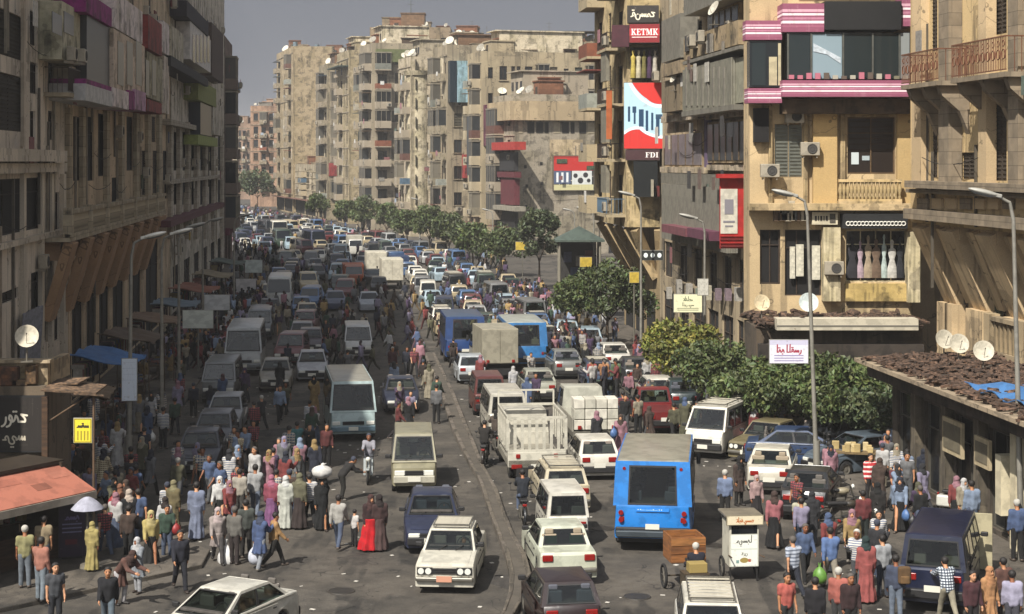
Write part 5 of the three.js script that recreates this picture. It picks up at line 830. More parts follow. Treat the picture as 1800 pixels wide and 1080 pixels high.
    const n = s.side ?? 2; for (let i = 0; i < n; i++) for (const f of [sideP, sideN]) { const a = 0.07 + 0.86 * i / n + 0.012, b = 0.07 + 0.86 * (i + 1) / n - 0.012; wnd('side_window', f, f === sideP ? a : 1 - b, f === sideP ? b : 1 - a, 0.1, 0.9, 0.04); }
    { // hollow cabin: frame round the openings, seats and dashboard inside
      const q = mb(); for (const f of [front, rear, sideP, sideN]) { const h = (holes.get(f) ?? []).sort((a, b) => a[0] - b[0]); if (!h.length) { strip(q, f, 0, 1, 0, 1.06); continue; } const [, , v0, v1] = h[0]; strip(q, f, 0, 1, 0, v0); strip(q, f, 0, 1, v1, 1.06); let u = 0; for (const [a, b] of h) { strip(q, f, u, a, v0, v1); u = b; } strip(q, f, u, 1, v0, v1); }
      add('cabin', q.geo(), 'paint', 1, -1, null, 'h');
      const i = mb(), rows = big ? 5 : (s.side ?? 2) > 2 ? 3 : s.cabOnly || kind === 'pickup' ? 1 : 2; i.box(0, y0 + 0.03, (bz0 + bz1) / 2, bw - 0.14, 0.07, bz1 - bz0 - 0.2).rbox(0, y0 + 0.1, bz1 - 0.3, bw - 0.3, 0.12, 0.3, 0.04); add('interior', i.geo(), 'inside', 1, -1, null, 'h');
      for (let r = 0; r < rows; r++) for (const sx of r && !big ? [-0.27, 0.27] : [-1, 1]) { const x = Math.abs(sx) === 1 ? sx * bw * 0.24 : sx * bw, z = rows === 1 ? lerp(bz0, bz1, 0.3) : lerp(bz1, bz0, 0.32 + 0.56 * r / (rows - 1)); add('seat', once('seat' + (big ? 1 : 0), () => mb().rbox(0, 0.16, 0, 0.46, 0.4, 0.13, 0.05).rbox(0, 0.42, 0, 0.24, 0.16, 0.1, 0.04).geo()), 'seat', 1, -1, [x, y0 - 0.02, Math.max(z, bz0 + 0.2)], 'h'); }
      add('steering_wheel', once('steer', () => mb().torus(0, 0, 0, 0.18, 0.018, -0.5).geo()), 'black', 0, -1, [bw * 0.24, y0 + 0.14, bz1 - 0.5], 'h');
      const w = mb(), A = V(...front[0]), B = V(...front[1]), D4 = V(...front[3]), C4 = V(...front[2]), on = (u, v) => A.clone().lerp(B, u).lerp(D4.clone().lerp(C4, u), v).add(V(0, 0.02, 0.025)).toArray(); w.bar(on(0.3, 0.06), on(0.46, 0.3), 0.012).bar(on(0.62, 0.06), on(0.78, 0.3), 0.012); add('wiper', w.geo(), 'black', 0, -1, null, 'h');
    }
    // wheels
    const tg = mb().add(new THREE.LatheGeometry([[s.r * 0.62, -0.09], [s.r * 0.93, -0.09], [s.r, -0.05], [s.r, 0.05], [s.r * 0.93, 0.09], [s.r * 0.62, 0.09]].map((p) => new THREE.Vector2(...p)), 16).rotateZ(Math.PI / 2)).geo();
    const rg = mb().add(new THREE.LatheGeometry([[0, 0.05], [s.r * 0.2, 0.06], [s.r * 0.3, 0.03], [s.r * 0.55, 0.05], [s.r * 0.64, 0.08], [s.r * 0.64, -0.08], [0, -0.06]].map((p) => new THREE.Vector2(...p)), 12).rotateZ(-Math.PI / 2)).geo();
    for (const a of s.ax) for (const sx of [1, -1]) { const k = add('wheel', tg, 'rubber', 2, -1, [sx * (hw - 0.11), s.r, a]); add('rim', rg, 'rim', 1, k, [sx * 0.012, 0, 0]); }
    // lamps, bumpers, plates, doors
    const zf = s.top.at(-1)[0], yl = big ? 0.82 : lerp(s.top.at(-1)[1], s.top.at(-2)[1], 0.62), zr2 = s.cabOnly ? -hl : s.top[0][0], k = 1 - s.round * 1.6;
    for (const sx of [1, -1]) {
      if (s.lights === 'twin') { const h = add('headlight', mb().box(0, 0, 0, 0.42, 0.19, 0.05).geo(), 'black', 1, -1, [sx * (hw * k - 0.27), yl, zf + 0.012]); add('lens', mb().cyl(0.1, 0, 0.03, 0.085, 0.085, 0.03, 12, Math.PI / 2).cyl(-0.1, 0, 0.03, 0.085, 0.085, 0.03, 12, Math.PI / 2).geo(), 'lamp', 0, h); }
      else add('headlight', mb().rbox(0, 0, 0, 0.36, 0.17, 0.1, 0.03).geo(), 'lamp', 1, -1, [sx * (hw * k - 0.23), yl, zf - 0.015]);
      add('tail_light', mb().rbox(0, 0, 0, big ? 0.16 : 0.3, big ? 0.16 : 0.18, 0.07, 0.025).geo(), 'tail', 1, -1, [sx * (hw * k - 0.22), kind === 'microbus' ? 0.92 : big ? 1.0 : 0.78, zr2 - 0.005]);
      add('mirror', mb().rbox(0, 0, 0, big ? 0.14 : 0.2, big ? 0.34 : 0.13, 0.1, 0.03).bar([-sx * 0.14, -0.02, 0], [0, 0, 0], 0.02).geo(), 'black', 1, -1, [sx * (lo.x + 0.12), y0 + (big ? 0.5 : 0.16), lerp(lo.b, hi.b, 0.25) - 0.12]);
    }
    add('grille', mb().box(0, 0, 0, s.W * 0.45, 0.15, 0.05).box(0, 0.04, 0.03, s.W * 0.43, 0.015, 0.02).box(0, -0.01, 0.03, s.W * 0.43, 0.015, 0.02).box(0, -0.055, 0.03, s.W * 0.43, 0.015, 0.02).geo(), 'black', 1, -1, [0, yl, zf + 0.006]);
    for (const [z, d] of [[zf, 1], [zr2, -1]]) {
      if (s.cabOnly && d < 0) continue;
      const b = add('bumper', mb().rbox(0, 0, 0, s.W * k * 0.98, s.chrome ? 0.12 : 0.24, 0.16, 0.04).geo(), s.chrome ? 'chrome' : 'trim', 1, -1, [0, s.bot + 0.22, z + d * 0.03]);
      add('number_plate', mb().box(0, 0, 0, 0.42, 0.16, 0.02).geo(), 'plate', 1, b, [0, d < 0 && !s.chrome ? 0.16 : 0.02, d * 0.092]);
    }
    if (!big && !s.cabOnly) for (const [nm, za, zb] of [['bonnet', s.b[1] + 0.06, zf - 0.12], ['boot_lid', s.top[0][0] + 0.1, s.b[0] - 0.04]]) { // lids stand a finger's breadth proud
      if (zb - za < 0.25) continue; const yy = (z) => { const t = s.top; for (let i = 1; i < t.length; i++) if (z >= t[i - 1][0] && z <= t[i][0] && t[i][0] > t[i - 1][0]) return lerp(t[i - 1][1], t[i][1], (z - t[i - 1][0]) / (t[i][0] - t[i - 1][0])); return t.at(-2)[1]; };
      const q = mb(), n = 4; for (let i = 0; i < n; i++) { const a = lerp(za, zb, i / n), b = lerp(za, zb, (i + 1) / n); q.beam([0, yy(a), a], [0, yy(b), b + 0.004], s.W * 0.8 * (1 - s.round), 0.024); } add(nm, q.geo(), 'paint', 0);
    }
    for (const sx of [1, -1]) add('side_moulding', mb().rbox(0, 0, 0, 0.02, 0.05, s.L * 0.42, 0.008).geo(), 'black', 0, -1, [sx * (hw - 0.002), s.bot + (y0 - s.bot) * 0.52, (s.ax[0] + s.ax[1]) / 2]);
    const doors = big ? 0 : s.cabOnly || kind === 'pickup' ? 1 : 2;
    for (let i = 0; i < doors; i++) for (const sx of [1, -1]) {
      const za = kind === 'pickup' ? [0.25, 1.1] : s.cabOnly ? [1.1, 1.5] : [[-0.05, s.ax[0] - arch - 0.03], [s.ax[1] + arch * 0.6, -0.07]][i], dh = y0 - s.bot - 0.14;
      const d = add('door', mb().rbox(0, 0, 0, 0.02, dh, za[1] - za[0], 0.008).geo(), 'paint', 0, -1, [sx * (hw - 0.012), s.bot + 0.1 + dh / 2, (za[0] + za[1]) / 2]);
      add('handle', mb().rbox(0, 0, 0, 0.03, 0.03, 0.14, 0.01).geo(), 'black', 0, d, [sx * 0.018, dh * 0.36, -(za[1] - za[0]) * 0.34]);
    }
    return P;
  });
}
let placedSeats = 0;
const INSIDE = M('#45403b', { roughness: 0.8, t: 'cloth' });
function vehicle(kind, color, label, category, x, D, yaw, o = {}) {
  const t = thing(o.name ?? { lada: 'boxy_sedan', wagon: 'estate_car', sedan: 'sedan_car', hatch: 'hatchback_car', suv: 'sport_utility_car', microbus: 'microbus', minivan: 'minivan', coaster: 'minibus', bus: 'city_minibus', pickup: 'pickup_truck', truck: 'box_truck' }[kind], label, category, x, o.y ?? 0, -D, yaw, o.group);
  const lod = o.lod ?? (D < 75 ? 0 : D < 130 ? 1 : 2), ps = vehicleParts(kind), made = [], s = SPEC[kind];
  const mt = { paint: paint(color), roof: o.roof ? paint(o.roof) : paint(color), black: BLACK, inside: INSIDE, glass: lod < 2 ? o.glass ?? CLEAR : GLASS, seat: o.seat ?? M(['#57524c', '#7a7066', '#4a4c54', '#8a7d6a'][placedSeats++ % 4]), rubber: RUB, rim: RIM, lamp: LAMP, tail: TAIL, chrome: CHROME, plate: o.plate ? M(o.plate, { roughness: 0.6 }) : PLATE, trim: o.trim ? paint(o.trim) : BLACK };
  ps.forEach((p, i) => { if (p.lod < lod || (p.v === 'h' && lod > 1) || (p.v === 's' && lod < 2)) return; const m = part(p.par >= 0 ? made[p.par] : t, p.n, p.g, mt[p.m]); if (p.pos) m.position.set(...p.pos); made[i] = m; });
  t.kind = kind; t.updateMatrixWorld();
  if (o.rack) {
    const rk = part(t, 'roof_rack', once('rack' + kind, () => { const q = mb(), [a, b, w] = s.t, y = s.y[1] + 0.1; for (const sx of [-1, 1]) { q.box(sx * w * 0.42, y, (a + b) / 2, 0.03, 0.03, b - a); for (let i = 0; i < 3; i++) q.box(sx * w * 0.42, y - 0.06, lerp(a, b, 0.1 + i * 0.4), 0.03, 0.1, 0.03); } q.box(0, y + 0.01, b, w * 0.86, 0.04, 0.03).box(0, y + 0.01, a, w * 0.86, 0.04, 0.03); return q.geo(); }), CHROME);
    for (let i = 0; i < 7; i++) { const [a, b, w] = s.t; part(rk, 'rack_bar', once('rackb' + kind, () => mb().box(0, 0, 0, w * 0.82, 0.02, 0.07).geo()), M('#b3b0a6', { t: 'dirt', roughness: 0.5 })).position.set(0, s.y[1] + 0.1, lerp(a, b, (i + 0.5) / 7)); }
  }
  return t;
}
// things carried by trucks
function cargoBox(t, color, z0, z1, w, h, y0 = 0.85) { const b = part(t, 'cargo_box', mb().rbox(0, y0 + h / 2, (z0 + z1) / 2, w, h, z1 - z0, 0.03).geo(), metalMat(color)); part(b, 'box_door', mb().box(-w / 4, y0 + h / 2, z0 - 0.015, w / 2 - 0.06, h - 0.12, 0.04).box(w / 4, y0 + h / 2, z0 - 0.015, w / 2 - 0.06, h - 0.12, 0.04).geo(), metalMat(color)); return b; }
function cargoCage(t, color, z0, z1, w, y0, h) {
  const m = paint(color);
  part(t, 'tailgate', mb().rbox(0, y0 - 0.28, z0 - 0.02, w, 0.55, 0.06, 0.02).geo(), m);
  const c = part(t, 'cage', mb().box(0, y0 + h, z0, w, 0.09, 0.07).box(0, y0 + 0.04, z0, w, 0.09, 0.07).box(-w / 2, y0 + h, (z0 + z1) / 2, 0.07, 0.09, z1 - z0).box(w / 2, y0 + h, (z0 + z1) / 2, 0.07, 0.09, z1 - z0).box(0, y0 + h, z1, w, 0.09, 0.07).box(0, y0 + h * 0.5, z1, w, 0.06, 0.05).geo(), m);
  const n = 9; for (let i = 0; i < n; i++) part(c, 'slat', once('slatc' + h, () => mb().box(0, 0, 0, 0.11, h - 0.1, 0.05).geo()), m).position.set(-w / 2 + w * i / (n - 1), y0 + h / 2 + 0.02, z0);
  for (const s of [-1, 1]) for (let i = 1; i < 7; i++) part(c, 'slat', once('slatc2' + h, () => mb().box(0, 0, 0, 0.05, h - 0.1, 0.11).geo()), m).position.set(s * w / 2, y0 + h / 2 + 0.02, lerp(z0, z1, i / 6));
  part(t, 'head_rail', mb().box(0, y0 + h + 0.55, z1, w, 0.06, 0.06).box(-w / 2, y0 + h + 0.28, z1, 0.06, 0.55, 0.06).box(w / 2, y0 + h + 0.28, z1, 0.06, 0.55, 0.06).box(0, y0 + h + 0.28, z1, 0.06, 0.5, 0.05).geo(), m);
}
// two-wheelers
function motorbike(x, D, yaw, color, label, group, o = {}) {
  const t = thing(o.scooter ? 'scooter' : 'motorcycle', label, o.scooter ? 'scooter' : 'motorcycle', x, 0, -D, yaw, group), r = o.scooter ? 0.24 : 0.3, wb = o.scooter ? 0.62 : 0.66;
  const wg = once('mw' + r, () => mb().add(new THREE.TorusGeometry(r - 0.045, 0.05, 7, 18).rotateY(Math.PI / 2)).geo()), sg = once('ms' + r, () => { const q = mb(); q.cyl(0, 0, 0, 0.05, 0.05, 0.12, 8, 0, Math.PI / 2); for (let i = 0; i < 6; i++) { const a = i * Math.PI / 3; q.bar([0, 0, 0], [0, Math.sin(a) * (r - 0.06), Math.cos(a) * (r - 0.06)], 0.008, 0.008, 4); } return q.geo(); });
  for (const z of [wb, -wb]) { const w = part(t, 'wheel', wg, RUB); w.position.set(0, r, z); part(w, 'spokes', sg, RIM); }
  part(t, 'fork', once('mf' + r, () => mb().bar([0.06, r, wb], [0.06, 0.95, wb * 0.62], 0.022).bar([-0.06, r, wb], [-0.06, 0.95, wb * 0.62], 0.022).geo()), CHROME);
  part(t, 'handlebar', once('mh', () => mb().bar([-0.36, 1.02, 0.28], [0, 0.98, 0.42], 0.015).bar([0.36, 1.02, 0.28], [0, 0.98, 0.42], 0.015).bar([0.34, 1.02, 0.3], [0.36, 1.2, 0.33], 0.008).sph(0.37, 1.24, 0.33, 0.06, 1, 0.7, 0.3).sph(-0.37, 1.24, 0.33, 0.06, 1, 0.7, 0.3).geo()), BLACK);
  part(t, 'headlight', once('ml', () => mb().sph(0, 0.92, 0.52, 0.09, 1, 1, 0.7).geo()), LAMP);
  if (o.scooter) { part(t, 'apron', once('sa', () => mb().rbox(0, 0.62, 0.38, 0.36, 0.62, 0.06, 0.02, 0, -0.3).rbox(0, 0.3, 0.05, 0.32, 0.06, 0.6, 0.02).rbox(0, 0.58, wb, 0.14, 0.08, 0.42, 0.03).geo()), paint(color)); part(t, 'rear_cowl', once('sc', () => mb().rbox(0, 0.5, -0.5, 0.34, 0.4, 0.66, 0.08).geo()), paint(color)); }
  else { part(t, 'tank', once('mt', () => mb().sph(0, 0.78, 0.16, 0.18, 0.75, 0.7, 1.5).geo()), paint(color)); part(t, 'engine', once('me', () => mb().rbox(0, 0.42, 0.05, 0.24, 0.3, 0.36, 0.03).bar([0.1, 0.34, 0.1], [0.14, 0.3, -0.75], 0.035).bar([0, 0.85, 0.36], [0, 0.3, 0.1], 0.025).bar([0, 0.72, -0.1], [0, 0.72, -0.75], 0.025).bar([0.09, r, -wb], [0.09, 0.7, -0.5], 0.02).bar([-0.09, r, -wb], [-0.09, 0.7, -0.5], 0.02).geo()), metalMat('#55534f')); part(t, 'mudguard', once('mg', () => mb().add(new THREE.TorusGeometry(r + 0.02, 0.05, 5, 10, 2.2).rotateY(Math.PI / 2).rotateX(-0.2).translate(0, r, -wb)).geo()), paint(color)); }
  part(t, 'seat', once('mseat', () => mb().rbox(0, 0.82, -0.3, 0.26, 0.1, 0.68, 0.04).geo()), BLACK);
  part(t, 'tail_light', once('mtl', () => mb().rbox(0, 0.72, -0.78, 0.14, 0.08, 0.06, 0.02).geo()), TAIL);
  return t;
}
// ---------------------------------------------------------------- people: posed skeleton, smooth surface of a distance field, clothes as their own surfaces
function nets(f, lo, hi, cell) {                                      // surface of f < 0
  const n = [0, 1, 2].map((k) => Math.max(2, Math.ceil((hi[k] - lo[k]) / cell) + 1)), [nx, ny, nz] = n, val = new Float32Array(nx * ny * nz), id = new Int32Array(nx * ny * nz).fill(-1);
  const I = (x, y, z) => x + nx * (y + ny * z);
  for (let z = 0; z < nz; z++) for (let y = 0; y < ny; y++) for (let x = 0; x < nx;) { const v = f(lo[0] + x * cell, lo[1] + y * cell, lo[2] + z * cell); let k = Math.max(1, Math.floor(Math.abs(v) * 0.65 / cell)); while (k-- > 0 && x < nx) val[I(x++, y, z)] = v; }
  const pos = [], idx = [], c = new Float32Array(8);
  for (let z = 0; z < nz - 1; z++) for (let y = 0; y < ny - 1; y++) for (let x = 0; x < nx - 1; x++) {
    let m = 0, sx = 0, sy = 0, sz = 0, k = 0;
    for (let i = 0; i < 8; i++) { c[i] = val[I(x + (i & 1), y + ((i >> 1) & 1), z + (i >> 2))]; if (c[i] < 0) m |= 1 << i; }
    if (m === 0 || m === 255) continue;
    for (let i = 0; i < 8; i++) for (const b of [1, 2, 4]) if (!(i & b)) { const j = i | b; if ((c[i] < 0) !== (c[j] < 0)) { const t = c[i] / (c[i] - c[j]); sx += (i & 1) + (b === 1 ? t : 0); sy += ((i >> 1) & 1) + (b === 2 ? t : 0); sz += (i >> 2) + (b === 4 ? t : 0); k++; } }
    id[I(x, y, z)] = pos.length / 3; pos.push(lo[0] + (x + sx / k) * cell, lo[1] + (y + sy / k) * cell, lo[2] + (z + sz / k) * cell);
  }
  const quad = (a, b, c, d, s) => { if (a < 0 || b < 0 || c < 0 || d < 0) return; s ? idx.push(a, b, c, a, c, d) : idx.push(a, c, b, a, d, c); };
  for (let z = 1; z < nz - 1; z++) for (let y = 1; y < ny - 1; y++) for (let x = 1; x < nx - 1; x++) {
    const v = val[I(x, y, z)] < 0;
    if (v !== (val[I(x + 1, y, z)] < 0)) quad(id[I(x, y - 1, z - 1)], id[I(x, y, z - 1)], id[I(x, y, z)], id[I(x, y - 1, z)], v);
    if (v !== (val[I(x, y + 1, z)] < 0)) quad(id[I(x - 1, y, z - 1)], id[I(x - 1, y, z)], id[I(x, y, z)], id[I(x, y, z - 1)], v);
    if (v !== (val[I(x, y, z + 1)] < 0)) quad(id[I(x - 1, y - 1, z)], id[I(x, y - 1, z)], id[I(x, y, z)], id[I(x - 1, y, z)], v);
  }
  const g = new THREE.BufferGeometry(); g.setAttribute('position', new THREE.BufferAttribute(new Float32Array(pos), 3)); g.setIndex(idx); g.computeVertexNormals();
  return boxUV(g);
}
const hyp = (a, b, c = 0) => Math.sqrt(a * a + b * b + c * c);
const smin = (a, b, k) => { const h = Math.max(k - Math.abs(a - b), 0) / k; return Math.min(a, b) - h * h * k * 0.25; };
function cap(x, y, z, a, b, ra, rb, sx = 1) {                         // tapered capsule, optionally widened sideways
  const bx = (b[0] - a[0]) / sx, by = b[1] - a[1], bz = b[2] - a[2], px = (x - a[0]) / sx, py = y - a[1], pz = z - a[2], t = clamp((px * bx + py * by + pz * bz) / (bx * bx + by * by + bz * bz + 1e-9), 0, 1);
  return hyp(px - bx * t, py - by * t, pz - bz * t) - (ra + (rb - ra) * t);
}
const POSES = { // legs [hip, knee] forward-positive degrees left, right; arms [lift, out, elbow] left, right; lean
  stand: { l: [[2, 2], [-2, 2]], a: [[4, 7, 14], [-3, 7, 12]] },
  walk: { l: [[24, 6], [-20, 22]], a: [[-18, 7, 12], [22, 6, 22]] },
  stride: { l: [[-18, 26], [22, 5]], a: [[20, 6, 24], [-16, 8, 10]] },
  talk: { l: [[3, 3], [-4, 4]], a: [[28, 12, 88], [0, 8, 16]] },
  hold: { l: [[12, 4], [-10, 14]], a: [[-4, 9, 6], [38, 6, 82]] },
  phone: { l: [[8, 4], [-8, 10]], a: [[60, 26, 130], [4, 8, 10]] },
  push: { l: [[28, 10], [-24, 14]], a: [[62, 4, 20], [62, 4, 20]], lean: 14 },
  stoop: { l: [[14, 22], [6, 20]], a: [[52, 6, 24], [46, 6, 30]], lean: 42 },
  ride: { l: [[72, 78], [72, 78]], a: [[52, 8, 34], [52, 8, 34]], lean: 8, spread: 9 },
  sit: { l: [[84, 84], [80, 80]], a: [[30, 6, 46], [34, 6, 40]], lean: 6 },
  headload: { l: [[14, 4], [-12, 14]], a: [[150, 18, 40], [4, 8, 12]] },
};
function skeleton(pose) {
  const p = POSES[pose], hipY = 0.93, dir = (a, out, s) => [Math.sin(out * deg) * s * Math.cos(a * deg), -Math.cos(a * deg) * Math.cos(out * deg), Math.sin(a * deg)], mad = (p0, d, l) => p0.map((v, i) => v + d[i] * l);
  const lean = (p.lean ?? 0) * deg, up = (y, z = 0, x = 0) => [x, hipY + (y - hipY) * Math.cos(lean) - z * Math.sin(lean), (y - hipY) * Math.sin(lean) + z * Math.cos(lean)];
  const J = { pelvis: [0, hipY, 0], waist: up(1.08), chest: up(1.27, 0.01), neck: up(1.45, -0.01), head: up(1.62, 0.03), legs: [], arms: [] };
  for (let i = 0; i < 2; i++) {
    const s = i ? -1 : 1, [h, k] = p.l[i], hip = [s * 0.085, hipY - 0.02, 0], knee = mad(hip, dir(h, 2 + (p.spread ?? 0), s), 0.42), ank = mad(knee, dir(h - k, 1, s), 0.41), toe = [ank[0] + s * 0.03, ank[1] - 0.05, ank[2] + 0.14];
    J.legs.push([hip, knee, ank, toe]);
    const [a, o, e] = p.a[i], sh = up(1.4, 0, s * 0.175), el = mad(sh, dir(a + (p.lean ?? 0) * -0.2, o, s), 0.28), wr = mad(el, dir(a + e, o * 0.4 - (e > 60 ? 14 : 0), s), 0.25), hd = mad(wr, dir(a + e + 4, -4, s), 0.09);
    J.arms.push([sh, el, wr, hd]); (J.sleeve ??= []).push(sh.map((v, q) => lerp(v, el[q], 0.62)));
  }
  const low = Math.min(...J.legs.map((l) => Math.min(l[2][1] - 0.075, l[3][1] - 0.03)));
  J.drop = low;
  return J;
}
function personGeo(pose, wear, lod) {                                 // body and garments, feet on y = 0
  const body0 = (k, f) => once(['pb', pose, lod, k].join(), f);
  return once(['p', pose, wear, lod].join(), () => {
    const J = skeleton(pose), cell = [0.024, 0.036, 0.058][lod], out = {}, seated = pose === 'ride' || pose === 'sit';
    const allP = [J.pelvis, J.head, J.neck, ...J.legs.flat(), ...J.arms.flat()], lo = [0, 1, 2].map((k) => Math.min(...allP.map((p) => p[k])) - 0.3), hi = [0, 1, 2].map((k) => Math.max(...allP.map((p) => p[k])) + 0.3);
    const torso = (x, y, z, g) => smin(smin(cap(x, y, z, J.pelvis, J.waist, 0.105 + g, 0.1 + g, 1.42), cap(x, y, z, J.waist, J.chest, 0.1 + g, 0.118 + g, 1.42), 0.06), cap(x, y, z, J.arms[0][0], J.arms[1][0], 0.062 + g, 0.062 + g), 0.08);
    const leg = (x, y, z, i, g, end = 1) => { const [h, k, a] = J.legs[i]; const e = end < 1 ? k.map((v, q) => lerp(v, a[q], end)) : a; return smin(cap(x, y, z, h, k, 0.086 + g, 0.058 + g), cap(x, y, z, k, e, 0.056 + g, 0.04 + g), 0.03); };
    const arm = (x, y, z, i, g, end = 1) => { const [s, e, w] = J.arms[i]; return end <= 0 ? cap(x, y, z, s, J.sleeve[i], 0.054 + g, 0.048 + g) : smin(cap(x, y, z, s, e, 0.05 + g, 0.04 + g), cap(x, y, z, e, w, 0.038 + g, 0.028 + g), 0.03); };
    const [hx, hy, hz] = J.head, headA = [hx, hy - 0.035, hz + 0.012], headB = [hx, hy + 0.045, hz - 0.012];
    const head = (x, y, z, g) => smin(cap(x, y, z, headA, headB, 0.07 + g, 0.088 + g), cap(x, y, z, [hx, hy - 0.095, hz + 0.045], [hx, hy - 0.03, hz + 0.04], 0.034 + g, 0.045 + g, 1.2), 0.05);
    const foot = (x, y, z, i, g) => cap(x, y, z, [J.legs[i][2][0], J.legs[i][2][1] - 0.035, J.legs[i][2][2] - 0.03], J.legs[i][3], 0.036 + g, 0.028 + g, 1.15);
    const body = (x, y, z) => {
      let d = smin(torso(x, y, z, -0.012), cap(x, y, z, J.neck, [hx, hy - 0.06, hz], 0.055, 0.05), 0.05);
      for (let i = 0; i < 2; i++) { d = smin(d, leg(x, y, z, i, -0.006), 0.05); d = smin(d, arm(x, y, z, i, 0), 0.04); d = smin(d, foot(x, y, z, i, 0), 0.04); d = smin(d, cap(x, y, z, J.arms[i][2], J.arms[i][3], 0.028, 0.03), 0.03); }
      return smin(d, head(x, y, z, 0), 0.04);
    };
    out.body = body0('body', () => {
    const bq = mb(); bq.add(nets(body, lo, hi, cell), null, true);
    if (lod === 0) {                                                   // finer face and five fingers on each hand
      const face = (x, y, z) => smin(head(x, y, z, 0.001), cap(x, y, z, [hx, hy - 0.005, hz + 0.085], [hx, hy - 0.035, hz + 0.105], 0.008, 0.014), 0.02);
      bq.add(nets((x, y, z) => Math.min(face(x, y, z), hyp((Math.abs(x - hx) - 0.082) * 1.6, (y - hy + 0.005) * 0.8, z - hz) - 0.024), [hx - 0.13, hy - 0.16, hz - 0.13], [hx + 0.13, hy + 0.16, hz + 0.15], 0.014), null, true);
      for (let i = 0; i < 2; i++) { const s = i ? -1 : 1, [, , w, h] = J.arms[i], d = V(h[0] - w[0], h[1] - w[1], h[2] - w[2]).normalize(), side = V(0, 0, 1).addScaledVector(d, -d.z).normalize(), inn = V(-s, 0, 0); const P = (u, v, k) => V(...h).addScaledVector(side, u).addScaledVector(d, v).addScaledVector(inn, k).toArray();
        [[0.03, 0.07], [0.01, 0.08], [-0.01, 0.074], [-0.029, 0.056]].forEach(([u, l]) => bq.bar(P(u, 0.01, 0), P(u, l * 0.6, 0.004), 0.009, 0.008, 5).bar(P(u, l * 0.58, 0.004), P(u * 0.95, l, 0.022), 0.008, 0.006, 5)); bq.bar(P(0.03, -0.03, 0.006), P(0.056, 0.02, 0.02), 0.011, 0.008, 5); }
    }
    const bg = bq.geo(), bp = bg.attributes.position, col = new Float32Array(bp.count * 3).fill(1);
    let geo = bg; bg.setAttribute('color', new THREE.BufferAttribute(col, 3));
    if (lod === 0) { // eyes, brows, lips
      const bits = [];
      for (const s of [-1, 1]) { const e = new THREE.SphereGeometry(0.012, 6, 4).translate(hx + s * 0.032, hy + 0.008, hz + 0.083); bits.push([e, [0.06, 0.04, 0.03]]); const br = new THREE.BoxGeometry(0.036, 0.007, 0.012).translate(hx + s * 0.032, hy + 0.032, hz + 0.084); bits.push([br, [0.08, 0.06, 0.05]]); }
      bits.push([new THREE.BoxGeometry(0.042, 0.01, 0.012).translate(hx, hy - 0.065, hz + 0.088), [0.62, 0.34, 0.32]]);
      const all = [bg]; for (let [e, c] of bits) { e = e.toNonIndexed(); boxUV(e); const k = new Float32Array(e.attributes.position.count * 3); for (let i = 0; i < k.length; i++) k[i] = c[i % 3]; e.setAttribute('color', new THREE.BufferAttribute(k, 3)); all.push(e); }
      geo = mergeGeometries(all);
    }
    return geo.translate(0, -J.drop, 0); });
    const folds = (x, y, z, n, k) => k * Math.sin(Math.atan2(z, x) * n + y * 5);
    const woman = wear[0] === 'w', top = (g, len, cut) => (x, y, z) => { let d = torso(x, y, z, g); for (let i = 0; i < 2; i++) d = smin(d, arm(x, y, z, i, g * 0.8 + 0.004, len), 0.03); const hem = cut - ((y - 1) * 0); d += folds(x, y, z, 5, 0.006) + 0.003 * Math.sin(y * 21 + x * 17 + z * 13); return Math.max(d, hem - y, hyp(x - J.neck[0], z - J.neck[2]) < 0.075 ? y - J.neck[1] - 0.005 : -1); };
    const skirt = (x, y, z, from, hem, r0, r1) => { const t = clamp((from - y) / (from - hem), 0, 1), cx = lerp(J.pelvis[0], (J.legs[0][2][0] + J.legs[1][2][0]) / 2, t), cz = lerp(J.pelvis[2], (J.legs[0][2][2] + J.legs[1][2][2]) / 2, t); const r = lerp(r0, r1, t ** 1.3) + 0.026 * t * Math.sin(Math.atan2(z - cz, x - cx) * 8 + y * 2) + 0.008 * Math.sin(y * 14 + x * 9); return Math.max((hyp((x - cx) / 1.12, z - cz) - r) * 0.85, y - from, hem - y); };
    const low = J.drop;
    if (seated && /r|g/.test(wear[1] ?? '')) wear = woman ? 'wt' : 'ms';
    if (wear === 'mt') out.shirt = nets(top(0.018, 0, J.pelvis[1] - 0.1), lo, hi, cell);
    if (wear === 'ms') out.jacket = nets(top(0.026, 1, J.pelvis[1] - 0.12), lo, hi, cell);
    if (wear === 'wt') out.tunic = nets((x, y, z) => Math.min(top(0.024, 1, J.pelvis[1] - 0.1)(x, y, z), seated ? 9 : skirt(x, y, z, J.pelvis[1] + 0.05, 0.52 + low, 0.15, 0.2)), lo, hi, cell);
    if (wear === 'wr' || wear === 'mg') out.robe = nets((x, y, z) => { const a = top(0.03, 1, J.pelvis[1] - 0.05)(x, y, z), b = skirt(x, y, z, J.pelvis[1] + 0.1, low + 0.05, 0.15, wear === 'wr' ? 0.235 : 0.215); return smin(a, b, 0.04); }, lo, hi, cell);
    if (wear === 'wk') { out.blouse = nets(top(0.024, 1, J.pelvis[1] - 0.12), lo, hi, cell); out.skirt = nets((x, y, z) => skirt(x, y, z, J.pelvis[1] + 0.08, low + 0.06, 0.14, 0.25), lo, hi, cell); }
    if (['mt', 'ms', 'wt'].includes(wear)) out.trousers = nets((x, y, z) => { let d = cap(x, y, z, J.pelvis, [0, J.pelvis[1] + 0.06, 0], 0.112, 0.108, 1.4); for (let i = 0; i < 2; i++) d = smin(d, leg(x, y, z, i, 0.016 + 0.01 * clamp((0.5 - y) * 2, 0, 1)), 0.04); return Math.max(d, y - J.pelvis[1] - 0.05, low + 0.06 - y); }, lo, hi, cell);
